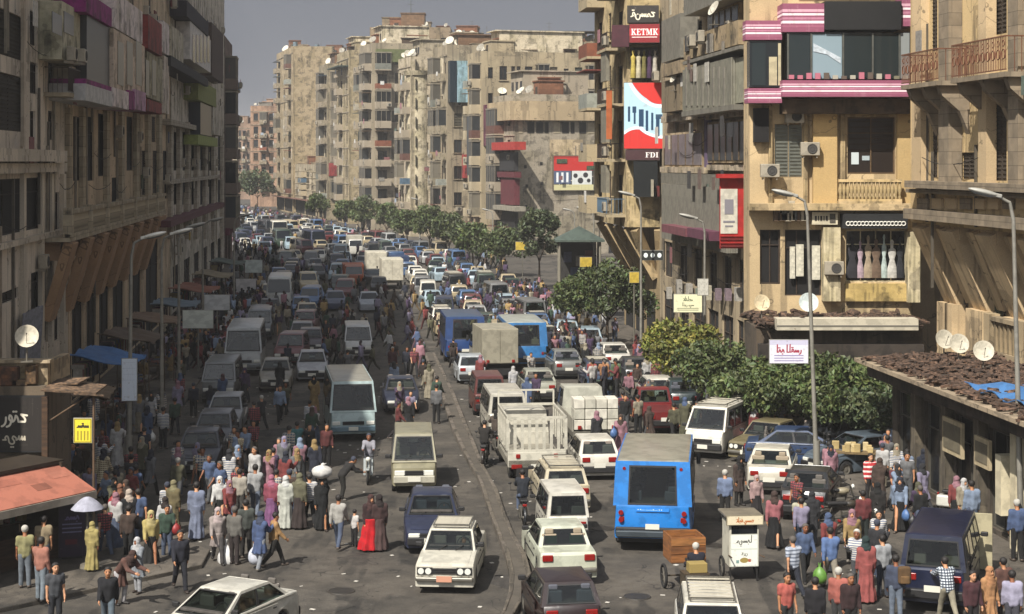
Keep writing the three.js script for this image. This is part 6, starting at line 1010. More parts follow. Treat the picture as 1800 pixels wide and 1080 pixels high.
    const hl = [hx - 0.3, hy - 0.42, hz - 0.32], hh = [hx + 0.3, hy + 0.2, hz + 0.26], fc = (x, y, z) => 1 - hyp((x - hx) / 0.066, (y - hy + 0.022) / 0.088, (z - hz - 0.12) / 0.085);
    if (woman) out.headscarf = body0('scarf', () => nets((x, y, z) => { let d = head(x, y, z, 0.02); d = smin(d, cap(x, y, z, [hx, hy - 0.09, hz - 0.01], [J.neck[0], J.neck[1] - 0.02, J.neck[2] + 0.02], 0.085, 0.11, 1.15), 0.06); d = smin(d, cap(x, y, z, [J.neck[0], J.neck[1] - 0.03, J.neck[2] + 0.02], [J.neck[0], J.neck[1] - 0.14, J.neck[2] + 0.03], 0.11, 0.13, 1.5), 0.06); d += 0.004 * Math.sin(y * 60 + x * 20); return Math.max(d, 0.04 * fc(x, y, z) > 0 ? 0.04 * fc(x, y, z) : d); }, hl, hh, Math.min(cell, [0.02, 0.036, 0.06][lod])).translate(0, -low, 0));
    else out.hair = body0('hair', () => nets((x, y, z) => Math.max(head(x, y, z, 0.014), Math.min((z - hz) * 0.9 + 0.0 - 0.04 + (hy + 0.055 - y) * 0.75, 0.2), hy - 0.06 - y), hl, hh, Math.min(cell, [0.018, 0.034, 0.055][lod])).translate(0, -low, 0));
    if (lod < 2) out.shoes = [0, 1].map((i) => body0('shoe' + i, () => nets((x, y, z) => foot(x, y, z, i, 0.014), lo, [hi[0], low + 0.55, hi[2]], 0.03).translate(0, -low, 0)));
    for (const k of ['shirt', 'jacket', 'tunic', 'robe', 'blouse', 'skirt', 'trousers']) if (out[k]) out[k].translate(0, -low, 0);
    out.hip = J.pelvis[1] - low; out.hands = J.arms.map((a) => [a[3][0], a[3][1] - low, a[3][2]]); out.headTop = hy + 0.14 - low; out.headZ = hz;
    return out;
  });
}
const worn = (c) => { const k = new THREE.Color(c), g = (k.r + k.g + k.b) / 3; k.lerp(new THREE.Color(g, g * 0.96, g * 0.93), 0.34).multiplyScalar(0.82); return clothMat('#' + k.getHexString()); };
const SKIN = ['#9b6b4a', '#8a5a3c', '#a87755', '#77492f', '#b08262'].map((c) => M(c, { roughness: 0.6, vertexColors: true }));
const HAIR = M('#17120f', { roughness: 0.7 }), HAIRG = M('#4a443f', { roughness: 0.8 });
const SHOE = ['#1a1614', '#2b211b', '#4a4038', '#6a655e'].map((c) => M(c, { roughness: 0.6 }));
const CAPS = [clothMat('#b9b5ab'), clothMat('#3b3f4c')];
let skinAt = 0;
// person({at: [X, D], yaw (degrees, 0 faces the camera), pose, wear, c: [top, bottom, scarf], label, s, y, group})
function person(o) {
  const [x, D] = o.at, lod = o.lod ?? (D < 62 ? 0 : D < 115 ? 1 : 2), g = personGeo(o.pose ?? 'stand', o.wear ?? 'ms', lod), s = (o.s ?? 1) * 0.97;
  const t = thing('person', o.label, 'person', x, o.y ?? 0, -D, (o.yaw ?? 0) * deg, o.group);
  t.scale.setScalar(s);
  const b = part(t, 'body', g.body, SKIN[skinAt++ % SKIN.length]);
  const [a, c = '#3a3f4a', h = a] = o.c ?? ['#555'];
  for (const k of ['shirt', 'jacket', 'tunic', 'robe', 'blouse']) if (g[k]) part(t, k, g[k], o.topMat ?? worn(a));
  if (g.trousers) part(t, 'trousers', g.trousers, worn(c));
  if (g.skirt) part(t, 'skirt', g.skirt, o.vivid ? clothMat(c) : worn(c));
  if (g.headscarf) part(t, 'headscarf', g.headscarf, worn(h));
  if (g.hair) { const k = (skinAt * 7) % 11; part(t, k === 3 || k === 8 ? 'cap' : 'hair', g.hair, k === 3 ? CAPS[0] : k === 8 ? CAPS[1] : k === 5 ? HAIRG : HAIR); }
  if (g.shoes) for (const k of g.shoes) part(t, 'shoe', k, SHOE[skinAt % 4]);
  t.updateMatrixWorld();
  t.hand = (i) => V(...g.hands[i]).applyMatrix4(t.matrixWorld); t.top = V(0, g.headTop, g.headZ).applyMatrix4(t.matrixWorld); t.hip = g.hip * s;
  return t;
}
const bagGeo = (sq) => once('bag' + sq, () => { const q = mb(), g = new THREE.SphereGeometry(0.2, 12, 10), p = g.attributes.position; for (let i = 0; i < p.count; i++) { const y = p.getY(i), a = Math.atan2(p.getZ(i), p.getX(i)); const k = y > 0 ? 1 - (y / 0.2) ** 2 * 0.55 : 1.08; p.setXYZ(i, p.getX(i) * k * (1 + 0.08 * Math.sin(a * 5)), y * 1.25, p.getZ(i) * k * sq * (1 + 0.08 * Math.cos(a * 4))); } g.computeVertexNormals(); q.add(g); q.bar([0, 0.2, 0], [0.03, 0.34, 0], 0.035, 0.015, 6).bar([0, 0.2, 0], [-0.03, 0.34, 0], 0.03, 0.015, 6); return q.geo(); });
function bag(p, color, label, s = 1, group) { const t = thing('carrier_bag', label, 'bag', p.x, p.y - 0.33 * s, p.z, R(0, 3), group); part(t, 'sack', bagGeo(0.75), M(color, { t: 'cloth', roughness: 0.5 })).scale.setScalar(s); return t; }
// ---------------------------------------------------------------- trees
function crownGeo(v, R0, H, n, leaf) {
  return once(['crown', v, R0, H, n].join(), () => {
    const pos = [], col = [], clumps = [], a = V(0, 0, 0), u = V(0, 0, 0), w = V(0, 0, 0), nr = V(0, 0, 0);
    for (let i = 0; i < 34; i++) { const t = R(0, 6.283), e = R(-0.35, 1), r = Math.sqrt(1 - e * e * 0.8) * R(0.45, 1) * R0; clumps.push([Math.cos(t) * r, H * 0.5 + e * H * 0.46, Math.sin(t) * r, R(0.2, 0.42) * R0, R(0.65, 1.35)]); }
    for (let i = 0; i < n; i++) {
      const c = pick(clumps); do a.set(R(-1, 1), R(-1, 1), R(-1, 1)); while (a.length() > 1); a.setLength(a.length() ** 0.5).multiplyScalar(c[3]); a.x += c[0]; a.y += c[1]; a.z += c[2];
      nr.set(R(-1, 1), R(-0.2, 1.2), R(-1, 1)).normalize(); u.set(R(-1, 1), R(-1, 0.4), R(-1, 1)).cross(nr).normalize(); w.crossVectors(nr, u); const l = leaf * R(0.6, 1.35), b = l * 0.52;
      const P = (s, t, k) => pos.push(a.x + u.x * s + w.x * t + nr.x * k, a.y + u.y * s + w.y * t + nr.y * k, a.z + u.z * s + w.z * t + nr.z * k);
      P(-l, 0, 0); P(0, -b, l * 0.18); P(l, 0, 0); P(-l, 0, 0); P(l, 0, 0); P(0, b, l * 0.18);
      const k = c[4] * R(0.7, 1.35), yel = R(0.85, 1.3); for (let q = 0; q < 6; q++) col.push(k * yel, k, k * 0.9);
    }
    const g = new THREE.BufferGeometry(); g.setAttribute('position', new THREE.BufferAttribute(new Float32Array(pos), 3)); g.computeVertexNormals(); g.setAttribute('color', new THREE.BufferAttribute(new Float32Array(col), 3)); return boxUV(g);
  });
}
const LEAVES = { dark: M('#3f4c27', { vertexColors: true, roughness: 0.6 }), olive: M('#5f6329', { vertexColors: true, roughness: 0.65 }), deep: M('#39442b', { vertexColors: true, roughness: 0.6 }) };
function tree(x, D, h, r, trunkH, tone, label, group, v = 0, n = 4200, leaf = 0.13) {
  const t = thing('street_tree', label, 'tree', x, 0.1, -D, R(0, 6), group);
  const q = mb(); q.bar([0, 0, 0], [0.08, trunkH * 0.6, 0.05], 0.13, 0.1, 8).bar([0.08, trunkH * 0.58, 0.05], [0.0, trunkH + 0.4, 0], 0.1, 0.07, 8);
  const tr = part(t, 'trunk', q.geo(), woodMat('#5b4c3c'));
  for (let i = 0; i < 5; i++) { const a = i * 1.26 + v; part(tr, 'limb', mb().bar([0, trunkH + 0.2 * (i % 2), 0], [Math.cos(a) * r * 0.6, trunkH + (h - trunkH) * R(0.4, 0.7), Math.sin(a) * r * 0.6], 0.055, 0.02, 6).geo(), woodMat('#5b4c3c')); }
  part(t, 'crown', crownGeo(v, r, h - trunkH * 0.8, n, leaf), LEAVES[tone]).position.y = trunkH * 0.8;
  return t;
}
const rowN = ORD;
[[1206, 84, 'olive', 3.6], [1268, 77, 'dark', 3.3], [1330, 71.2, 'dark', 3.0], [1393, 70, 'dark', 3.2], [1456, 69, 'dark', 3.6], [1520, 67.6, 'dark', 3.4], [1580, 66.2, 'deep', 2.9]].forEach(([px, D, tone, h], i) => tree(xAt(px, D), D, h - 0.1, 1.9, 1.45, tone, [`yellowish leafy pavement tree below the cream signboard`, ...rowN.slice(1).map((k) => `dark green pavement tree, ${k} from the yellowish one towards the low shops`)][i], 'trees along the sunny pavement', i % 3, 5600));
tree(xAt(1068, 107), 107, 5.0, 2.5, 1.7, 'dark', 'broad green street tree in front of the signboard corner', null, 3, 6500, 0.15);
tree(xAt(1012, 112), 112, 4.0, 1.4, 1.7, 'dark', 'smaller green tree beside the broad tree at the signboard corner', null, 4, 2600, 0.15);
tree(xAt(948, 158), 158, 7.0, 2.0, 2.4, 'deep', 'tall dark tree by the grey pergola at the side street', null, 5, 4200, 0.2);
[[830, 188], [790, 207], [755, 222], [715, 238], [680, 250], [640, 268], [605, 298], [558, 333]].forEach(([px, D], i) => tree(xAt(px, D), D, 4.6 + (i % 3) * 0.7, 1.9 + (i % 2) * 0.3, 1.6, 'dark', `dark green tree, ${rowN[i]} in the distant row leading away from the side street`, 'distant row of street trees', 6 + (i % 2), 2200, 0.26));
tree(xAt(452, 410), 410, 9, 4.5, 3, 'deep', 'lone dark tree at the far end of the street below the pinkish block', null, 8, 2400, 0.36);
tree(xAt(880, 176), 176, 4.6, 2.6, 1.6, 'dark', 'spreading green tree in front of the tall dark tree at the side street', null, 4, 2600, 0.22);

// ---------------------------------------------------------------- street lamps
function lamp(px, py, top, yaw, label, o = {}) {
  const [x, D] = G(px, py), h = yAt(top, D), t = thing('street_lamp', label, 'street lamp', x, 0.12, -D, yaw, o.group ?? 'street lamps'), m = metalMat(o.color ?? '#8b8a85'), s = o.lean ?? 0;
  part(t, 'pole', mb().bar([0, 0, 0], [s, h - 0.7, 0], 0.095, 0.055, 10).bar([0, 0, 0], [0.012, 1.3, 0], 0.13, 0.13, 10).bar([s, h - 0.72, 0], [s + 0.1, h - 0.2, 0], 0.062, 0.05, 8).bar([s + 0.1, h - 0.2, 0], [s + 0.5, h + 0.02, 0], 0.05, 0.04, 8).geo(), m);
  const heads = o.double ? [1, -1] : [1];
  for (const k of heads) { const hd = part(t, 'lamp_head', once('lh', () => mb().sph(0.42, 0, 0, 0.45, 1.1, 0.2, 0.36, 12).rbox(0.05, 0, 0, 0.3, 0.12, 0.2, 0.03).geo()), metalMat(o.white ? '#e8e8e4' : '#a5a6a4')); hd.position.set(s + 0.45, h + 0.01, 0); hd.rotation.z = 0.24; part(hd, 'lamp_glass', once('lg', () => mb().sph(0.45, -0.055, 0, 0.32, 1.15, 0.2, 0.34, 10).geo()), M('#6a6f70', { roughness: 0.2 })); }  // white option: paler head colour stands in for sunlight on the head
  return { x, D, h, t };
}
const PI = Math.PI;
const r1 = lamp(1797, 992, 352, PI, 'tall lamp post at the end of the low dark shops', { lean: 0.25 });
const r2 = lamp(1436, 842, 350, PI, 'tall lamp post in front of the yellow corner building', { lean: 0.35 });
const r3 = lamp(1239, 690, 388, PI, 'lamp post beside the cream signboard', {});
const r4 = lamp(1127, 642, 347, PI, 'lamp post in front of the signboard corner');
lamp(1044, 560, 372, PI, 'lamp post behind the broad tree at the signboard corner');
lamp(1010, 470, 372, PI, 'slender lamp post by the side street pergola');
lamp(866, 455, 372, PI, 'lamp post standing before the beige small-windowed block'); lamp(738, 425, 352, PI, 'lamp post before the block with the brick tower', {});
const l1 = lamp(226, 832, 424, 0, 'lamp post carrying a tall white banner beside the kiosk', { lean: 0.1, white: true });
const l2 = lamp(284, 772, 416, 0, 'second lamp post past the kiosk on the shaded pavement', { white: true });
lamp(314, 702, 404, 0, 'third lamp post past the kiosk on the shaded pavement'); lamp(356, 612, 392, 0, 'fourth lamp post past the kiosk, before the green balcony panels'); lamp(411, 560, 384, 0, 'lamp post nearest the end of the shaded terrace');

// ---------------------------------------------------------------- hung and standing signs
const lines = (c, w, y0, n, col, k = 8) => { c.fillStyle = col; for (let i = 0; i < n; i++) c.fillRect(w * 0.12, y0 + i * k * 2, w * 0.76, k * 0.7); };
function signAt(name, label, x0, x1, y0, y1, D, draw, o = {}) {       // board facing down the street between two columns and rows of the photograph
  const w = xAt(x1, D) - xAt(x0, D), h = (y1 - y0) * D / F, t = thing(name, label, 'sign', xAt((x0 + x1) / 2, D), yAt((y0 + y1) / 2, D), -D, o.yaw ?? 0, o.group);
  part(t, 'frame', mb().rbox(0, 0, -0.03, w, h, 0.06, 0.015).box(0, h * 0.3, -0.09, 0.08, 0.06, 0.08).box(0, -h * 0.3, -0.09, 0.08, 0.06, 0.08).geo(), metalMat(o.frame ?? '#8a8a86'));
  part(t, 'print', new THREE.PlaneGeometry(w - 0.05, h - 0.05).translate(0, 0, 0.004), typeof draw === 'function' ? printMat(o.tw ?? 256, o.th ?? 160, draw) : draw);
  return t;
}
signAt('signboard', 'white signboard with red script on the tall lamp post before the yellow corner', 1352, 1422, 597, 640, 63.5, (c, w, h) => { c.fillStyle = '#c9c8cf'; c.fillRect(0, 0, w, h); c.fillStyle = '#b5b2c4'; c.fillRect(0, 0, w, 34); script(c, 'rsqla bta', w / 2, 84, 62, '#8e1f35', 0.13); lines(c, w, 104, 3, '#7a6f9a', 9); });
signAt('signboard', 'cream signboard with dark lines of script above the yellowish tree', 1184, 1235, 517, 550, 86.4, (c, w, h) => { c.fillStyle = '#d4d2ae'; c.fillRect(0, 0, w, h); script(c, 'mhltat', w / 2, 58, 46, '#3d4a2e', 0.12); script(c, 'sym nbla', w / 2, 104, 38, '#4a4a36', 0.11); lines(c, w, 122, 2, '#50523c', 8); });
signAt('banner', 'tall white banner hung on the first lamp post beside the kiosk', 213, 241, 630, 706, 64.6, (c, w, h) => { c.fillStyle = '#ccd3dc'; c.fillRect(0, 0, w, h); c.fillStyle = '#bcc4cf'; for (let i = 0; i < 4; i++) c.fillRect(10, 20 + i * 36, w - 20, 4); c.fillStyle = '#c3c8cf'; c.fillRect(14, h - 30, w - 60, 10); }, { tw: 96, th: 256, yaw: 0.15 });
[[320, 375, 545, 578, 95], [358, 404, 518, 546, 109], [414, 450, 490, 515, 138], [429, 461, 457, 480, 158]].forEach(([a, b, y0, y1, D], i) => { const t = signAt('road_sign_panel', `blank grey-green panel, ${rowN[i]} in the line of panels along the shaded lane`, a, b, y0, y1, D, M(['#d3dcda', '#d0d6de', '#c4c4cc', '#c6d2d4'][i], { t: 'dirt' }), { group: 'blank panels along the shaded lane' }); const h = yAt(y1, D); part(t, 'post', mb().bar([0, -(h + (y1 - y0) * D / F / 2), -0.12], [0, 0, -0.12], 0.05, 0.05, 8).geo(), metalMat('#7c7b77')); });
signAt('shop_sign', 'bright yellow sign with dark lettering hanging above the kiosk crowd', 128, 162, 735, 780, 51.6, (c, w, h) => { c.fillStyle = '#d8c32c'; c.fillRect(0, 0, w, h); c.strokeStyle = '#5c5418'; c.lineWidth = 5; c.strokeRect(5, 5, w - 10, h - 10); script(c, 'sqs', w / 2, 66, 58, '#2a2710', 0.17); c.fillStyle = '#8a7d20'; for (let i = 0; i < 4; i++) c.fillRect(24 + i * 24, 92, 10, 72); }, { tw: 128, th: 180 });
[[829, 861, 410, 422, 190], [906, 931, 425, 440, 170], [1019, 1041, 452, 470, 125], [1106, 1124, 478, 498, 101]].forEach(([a, b, y0, y1, D], i) => { const t = signAt('light_box_sign', ['yellow light box among the far trees near the beige block', 'yellow light box under the tall dark tree', 'yellow light box below the grey pergola roof', 'yellow light box beside the broad street tree'][i], a, b, y0, y1, D, M('#b9a23c', { t: 'dirt' })); part(t, 'post', mb().bar([0, -yAt(y0, D) + 0.1, -0.1], [0, 0, -0.1], 0.06, 0.05, 8).geo(), metalMat('#6a6862')); });
signAt('shop_sign', 'black board with three white discs beside the signboard corner', 1128, 1166, 440, 458, 100.5, (c, w, h) => { c.fillStyle = '#1c1f1b'; c.fillRect(0, 0, w, h); c.fillStyle = '#dfe6e2'; for (let i = 0; i < 3; i++) { c.beginPath(); c.arc(46 + i * 84, h / 2, 26, 0, 7); c.fill(); } }, { tw: 256, th: 100 });
signAt('notice_board', 'white notice on the lamp post by the dark low shops', 1762, 1787, 702, 750, 55.5, (c, w, h) => { c.fillStyle = '#a9a49c'; c.fillRect(0, 0, w, h); lines(c, w, 20, 5, '#8a857c', 10); }, { tw: 96, th: 180 });
signAt('street_banner', 'white cloth banner on poles beside the yellowish tree', 1226, 1246, 490, 520, 85.5, M('#c9c6ba', { t: 'cloth' }));

// ---------------------------------------------------------------- kiosk and shop at the near corner
{
  const P0 = [-16.4, 45.3], P1 = [-13.2, 50.4], len = Math.hypot(P1[0] - P0[0], P1[1] - P0[1]), turn = Math.atan2(P1[1] - P0[1], P1[0] - P0[0]);
  const t = thing('kiosk', 'pavement kiosk with a patched red awning and dark shelves of goods', 'kiosk', P0[0], 0.14, -P0[1], turn);
  part(t, 'wall', mb().box(len / 2, 1.4, -1.9, len, 2.8, 0.1).box(0.05, 1.4, -0.95, 0.1, 2.8, 1.8).box(len - 0.05, 1.4, -0.95, 0.1, 2.8, 1.8).box(len / 2, 2.8, -0.95, len + 0.2, 0.1, 1.6).geo(), metalMat('#3c342c'));
  part(t, 'counter', mb().box(len / 2, 0.45, -0.3, len - 0.3, 0.9, 0.5).geo(), woodMat('#4a3626'));
  for (let i = 0; i < 4; i++) part(t, 'shelf', mb().box(len / 2, 0.95 + i * 0.45, -1.55, len - 0.3, 0.04, 0.5).geo(), woodMat('#4f3d2c'));
  for (let i = 0; i < 70; i++) { const w = R(0.14, 0.3), h = R(0.12, 0.36); part(t, 'packet', once('pk' + (i % 9), () => mb().rbox(0, h / 2, 0, w, h, 0.22, 0.02).geo()), M(pick(['#6d3a2c', '#b5ab98', '#7a6a3a', '#3f4a58', '#8d8d8a', '#59352f', '#2f4538']), { t: 'dirt' })).position.set(R(0.3, len - 0.3), 0.98 + Math.floor(rnd() * 4) * 0.45, -1.48 + R(-0.1, 0.1)); }
  const aw = part(t, 'awning', mb().beam([len / 2 - 0.15, 2.72, -0.3], [len / 2 - 0.15, 2.08, 1.25], len + 0.3, 0.06).geo(), M('#a06454', { t: 'dirt', bump: 'plasterBump', roughness: 0.85 }));
  for (const [x, k, w, d, c] of [[len - 1.5, 0.5, 0.55, 0.4, '#7d4c3e'], [len - 2.9, 0.2, 1.9, 0.3, '#985d4e'], [len - 0.5, 0.25, 0.6, 0.4, '#a66a5a']]) part(aw, 'patch', mb().beam([x, lerp(2.72, 2.08, k) + 0.034, lerp(-0.3, 1.25, k)], [x, lerp(2.72, 2.08, k + 0.2) + 0.034, lerp(-0.3, 1.25, k + 0.2)], w, 0.012).geo(), M(c, { t: 'dirt' }));
  part(aw, 'valance', mb().box(len / 2 - 0.15, 1.97, 1.28, len + 0.3, 0.22, 0.04).box(len - 0.02, 2.24, 0.5, 0.04, 0.22, 1.6, 0, 0.39).geo(), M('#9a938a', { t: 'dirt' }));
  for (const x of [0.2, len - 0.1]) part(t, 'post', mb().bar([x, 0, 1.25], [x, 2.1, 1.25], 0.035).geo(), metalMat('#6b645a'));
  const pb = thing('poster_board', 'dark purple poster board with faint lines at the end of the kiosk', 'sign', xAt(126, 50.2), 0.95, -50.2, 0.3); part(pb, 'frame', mb().box(0, 0, 0, 0.78, 1.55, 0.06).geo(), BLACK); part(pb, 'print', new THREE.PlaneGeometry(0.74, 1.5).translate(0, 0, 0.034), printMat(128, 256, (c, w, h) => { c.fillStyle = '#2a1f33'; c.fillRect(0, 0, w, h); script(c, 'bsm', w / 2, 70, 56, '#6d6590', 0.12); lines(c, w, 90, 3, '#77789a', 10); c.fillStyle = '#5a1f2c'; c.fillRect(30, 170, 60, 26); })); part(pb, 'leg', mb().box(0, -0.86, -0.02, 0.6, 0.2, 0.05).geo(), BLACK);
  // small shop behind, its sign facing the street
  const s = thing('shop', 'cluttered little shop with a black sign of white script behind the kiosk', 'shop', -17.2, 0.14, -52.9);
  part(s, 'wall', mb().box(0, 2.35, -1.6, 5.4, 4.7, 3.2).geo(), wallMat('#6b5c4a')); part(s, 'roof_wall', mb().box(0.1, 5.05, -0.5, 5.2, 0.7, 0.25).box(2.6, 5.05, -1.8, 0.25, 0.7, 2.3).geo(), wallMat('#a8926f'));
  part(s, 'roof_ledge', mb().box(0.1, 5.44, -0.5, 5.4, 0.1, 0.5).geo(), wallMat('#b3a080'));
  for (const [x, y, w, h, c] of [[1.4, 5.0, 0.9, 0.6, '#a67b5a'], [0.4, 5.0, 0.5, 0.5, '#4a3a2c'], [2.25, 5.05, 0.35, 0.6, '#b29a70'], [-0.6, 4.95, 0.7, 0.5, '#b8a68a'], [1.9, 4.8, 0.5, 0.2, '#cbb894']]) part(s, 'roof_junk', mb().rbox(x, y, -0.2, w, h, 0.3, 0.04).geo(), M(c, { t: 'rubble' }));
  part(s, 'sign', mb().box(1.5, 3.55, 0.06, 2.5, 1.75, 0.12).geo(), BLACK); part(s, 'sign_print', new THREE.PlaneGeometry(2.4, 1.65).translate(1.5, 3.55, 0.125), printMat(384, 264, (c, w, h) => { c.fillStyle = '#1d1712'; c.fillRect(0, 0, w, h); script(c, 'htwr', w * 0.62, 120, 104, '#d4cbb8', 0.1); script(c, 'sym', w * 0.62, 210, 84, '#b5ab97', 0.1); script(c, 'la', w * 0.2, 100, 80, '#8f8674', 0.1); }));
  part(s, 'door', mb().box(1.3, 1.2, 0.03, 2.4, 2.4, 0.06).geo(), DARK); part(s, 'corner_post', mb().box(2.74, 2.2, 0.05, 0.18, 4.4, 0.2).geo(), woodMat('#5c4632'));
  part(s, 'ragged_canopy', mb().box(3.55, 4.62, -0.3, 1.7, 0.05, 1.5, 0, 0.05, -0.06).box(4.1, 4.48, 0.2, 0.9, 0.04, 0.8, 0.3, -0.1, -0.1).box(3.2, 4.74, -0.9, 1.1, 0.04, 0.9, -0.2, 0.1, 0.08).bar([4.3, 0, 0.3], [4.3, 4.5, 0.3], 0.04).bar([2.8, 3.6, 0], [4.2, 4.5, 0.2], 0.03).geo(), M('#b7a68c', { t: 'rubble' }));
  dish(V(xAt(45, 52.8), 5.6, -52.9), 0.36, 0.25, 'large white satellite dish on the cluttered shop roof behind the kiosk', null, { color: '#c2bdae', tilt: 0.35 });
  // parasol
  const u = thing('parasol', 'pale grey-blue parasol open among the kiosk crowd', 'parasol', xAt(153, 49), 0.14, -49); part(u, 'pole', mb().bar([0, 0, 0], [0, 1.95, 0], 0.025).cyl(0, 0.06, 0, 0.22, 0.2, 0.12).geo(), metalMat('#77736c')); part(u, 'canopy', (() => { const p = []; for (let i = 0; i <= 6; i++) p.push(new THREE.Vector2(0.02 + i * 0.075, 2.05 - (i / 6) ** 1.6 * 0.34)); for (let i = 6; i >= 0; i--) p.push(new THREE.Vector2(0.02 + i * 0.075, 2.03 - (i / 6) ** 1.6 * 0.34)); return mb().add(new THREE.LatheGeometry(p, 10)).geo(); })(), clothMat('#a5a5b2')); for (let i = 0; i < 10; i++) part(u, 'rib', once('prib', () => mb().bar([0, 2.02, 0], [0.46, 1.69, 0], 0.008, 0.006, 4).geo()), BLACK).rotation.y = i * PI / 5;
}
// ---------------------------------------------------------------- stalls on the shaded pavement
function stall(x, D, w, c, label, h = 2.5, slope = 0.3) {
  const t = thing('market_stall', label, 'market stall', x, 0.13, -D, streetYaw(D) + PI / 2 + R(-0.1, 0.1));
  part(t, 'canopy', (() => { const g = new THREE.BoxGeometry(w, 0.04, 2.6, 12, 1, 8), p = g.attributes.position; for (let i = 0; i < p.count; i++) p.setY(i, p.getY(i) + h - p.getZ(i) * slope * 0.4 + 0.05 * Math.sin(p.getX(i) * 4 + p.getZ(i) * 3) - 0.1 * Math.abs(Math.sin(p.getX(i) * 3.14 / w * 2))); g.computeVertexNormals(); return boxUV(g); })(), M(c, { t: 'dirt', roughness: 0.8 }));
  for (const sx of [-1, 1]) for (const sz of [-1, 1]) part(t, 'pole', mb().bar([sx * (w / 2 - 0.1), 0, sz * 1.2], [sx * (w / 2 - 0.1), h - sz * 1.2 * slope * 0.4, sz * 1.2], 0.03).geo(), woodMat('#5a4836'));
  part(t, 'table', mb().box(0, 0.78, 0.3, w - 0.5, 0.06, 1.2).box(0, 0.4, 0.3, w - 0.7, 0.7, 0.05).geo(), woodMat('#55432f'));
  for (let i = 0; i < 18; i++) part(t, 'folded_garment', once('fg', () => mb().rbox(0, 0.05, 0, 0.34, 0.1, 0.28, 0.03).geo()), clothMat(pick(['#7a4f4a', '#4d5a6d', '#8f8a80', '#3c3c44', '#7d6a3f', '#5a3a4c']))).position.set(R(-w / 2 + 0.4, w / 2 - 0.4), 0.81 + Math.floor(rnd() * 2) * 0.1, R(-0.2, 0.8));
  const n = Math.floor(w / 0.3); for (let i = 0; i < n; i++) part(t, 'hung_garment', once('hg', () => mb().rbox(0, -0.45, 0, 0.05, 0.8, 0.42, 0.02).rbox(0, -0.16, 0, 0.05, 0.2, 0.6, 0.02).geo()), clothMat(pick(['#8d5a52', '#55607a', '#a29a8e', '#2f2f36', '#7d6f4a', '#6a4460', '#b1a79a']))).position.set(-w / 2 + 0.2 + i * 0.3, h - 0.15, -0.9);
  return t;
}
stall(streetX(-10.2, 66), 66, 3.6, '#6a5a47', 'stall with a dusty brown cloth roof past the cluttered shop', 2.9); stall(streetX(-10.6, 77.5), 77.5, 4.4, '#3a66a0', 'stall under a blue tarpaulin at the foot of the brown balcony building', 2.9, 0.5);
stall(streetX(-10.4, 85), 85, 4.2, '#54463a', 'stall roofed with dark brown mats past the blue tarpaulin', 3.1, 0.4); stall(streetX(-10.2, 93), 93, 4.4, '#6f5b4a', 'stall roofed with reddish-brown boards, second past the blue tarpaulin', 3.2, 0.3);
stall(streetX(-10, 103), 103, 4.6, '#5b6c7c', 'stall with a faded blue-grey roof, third past the blue tarpaulin', 3.2, 0.2); stall(streetX(-9.8, 114), 114, 5, '#7a4a38', 'stall with a rust coloured roof, fourth past the blue tarpaulin', 3.3, 0.3);
stall(streetX(-9.6, 128), 128, 5, '#7d735f', 'stall with a beige roof, fifth past the blue tarpaulin', 3.3, 0.3); stall(streetX(-9.6, 144), 144, 5, '#4f5a55', 'stall with a grey-green roof, last along the shaded pavement', 3.3, 0.3);
{ // grey pergola in the side street
  const D = 128, t = thing('pavilion', 'grey-green roofed pavilion at the mouth of the side street', 'pavilion', xAt(1018, D), 0, -D), w = 3.0;
  part(t, 'roof', mb().add(new THREE.ConeGeometry(w * 0.86, 1.0, 4, 1).rotateY(PI / 4).translate(0, 6.5, 0)).box(0, 5.95, 0, w * 1.22, 0.14, w * 1.22).geo(), metalMat('#56645f'));
  for (const sx of [-1, 1]) for (const sz of [-1, 1]) part(t, 'post', mb().bar([sx * w / 2, 0, sz * w / 2], [sx * w / 2, 5.9, sz * w / 2], 0.09).geo(), metalMat('#8d8a80'));
  part(t, 'back_wall', mb().box(0, 3.9, -w / 2, w - 0.3, 3.9, 0.1).geo(), M('#2b2a29', { t: 'dirt' }));
  for (const [x, y, c] of [[-0.8, 4.6, '#5a5f77'], [0.1, 4.3, '#a39d92'], [0.8, 4.7, '#6d3f3f'], [-0.3, 3.4, '#3d4c6a']]) part(t, 'hanging_sheet', mb().rbox(x, y, -w / 2 + 0.12, 0.6, 0.8, 0.05, 0.02).geo(), clothMat(c));
}
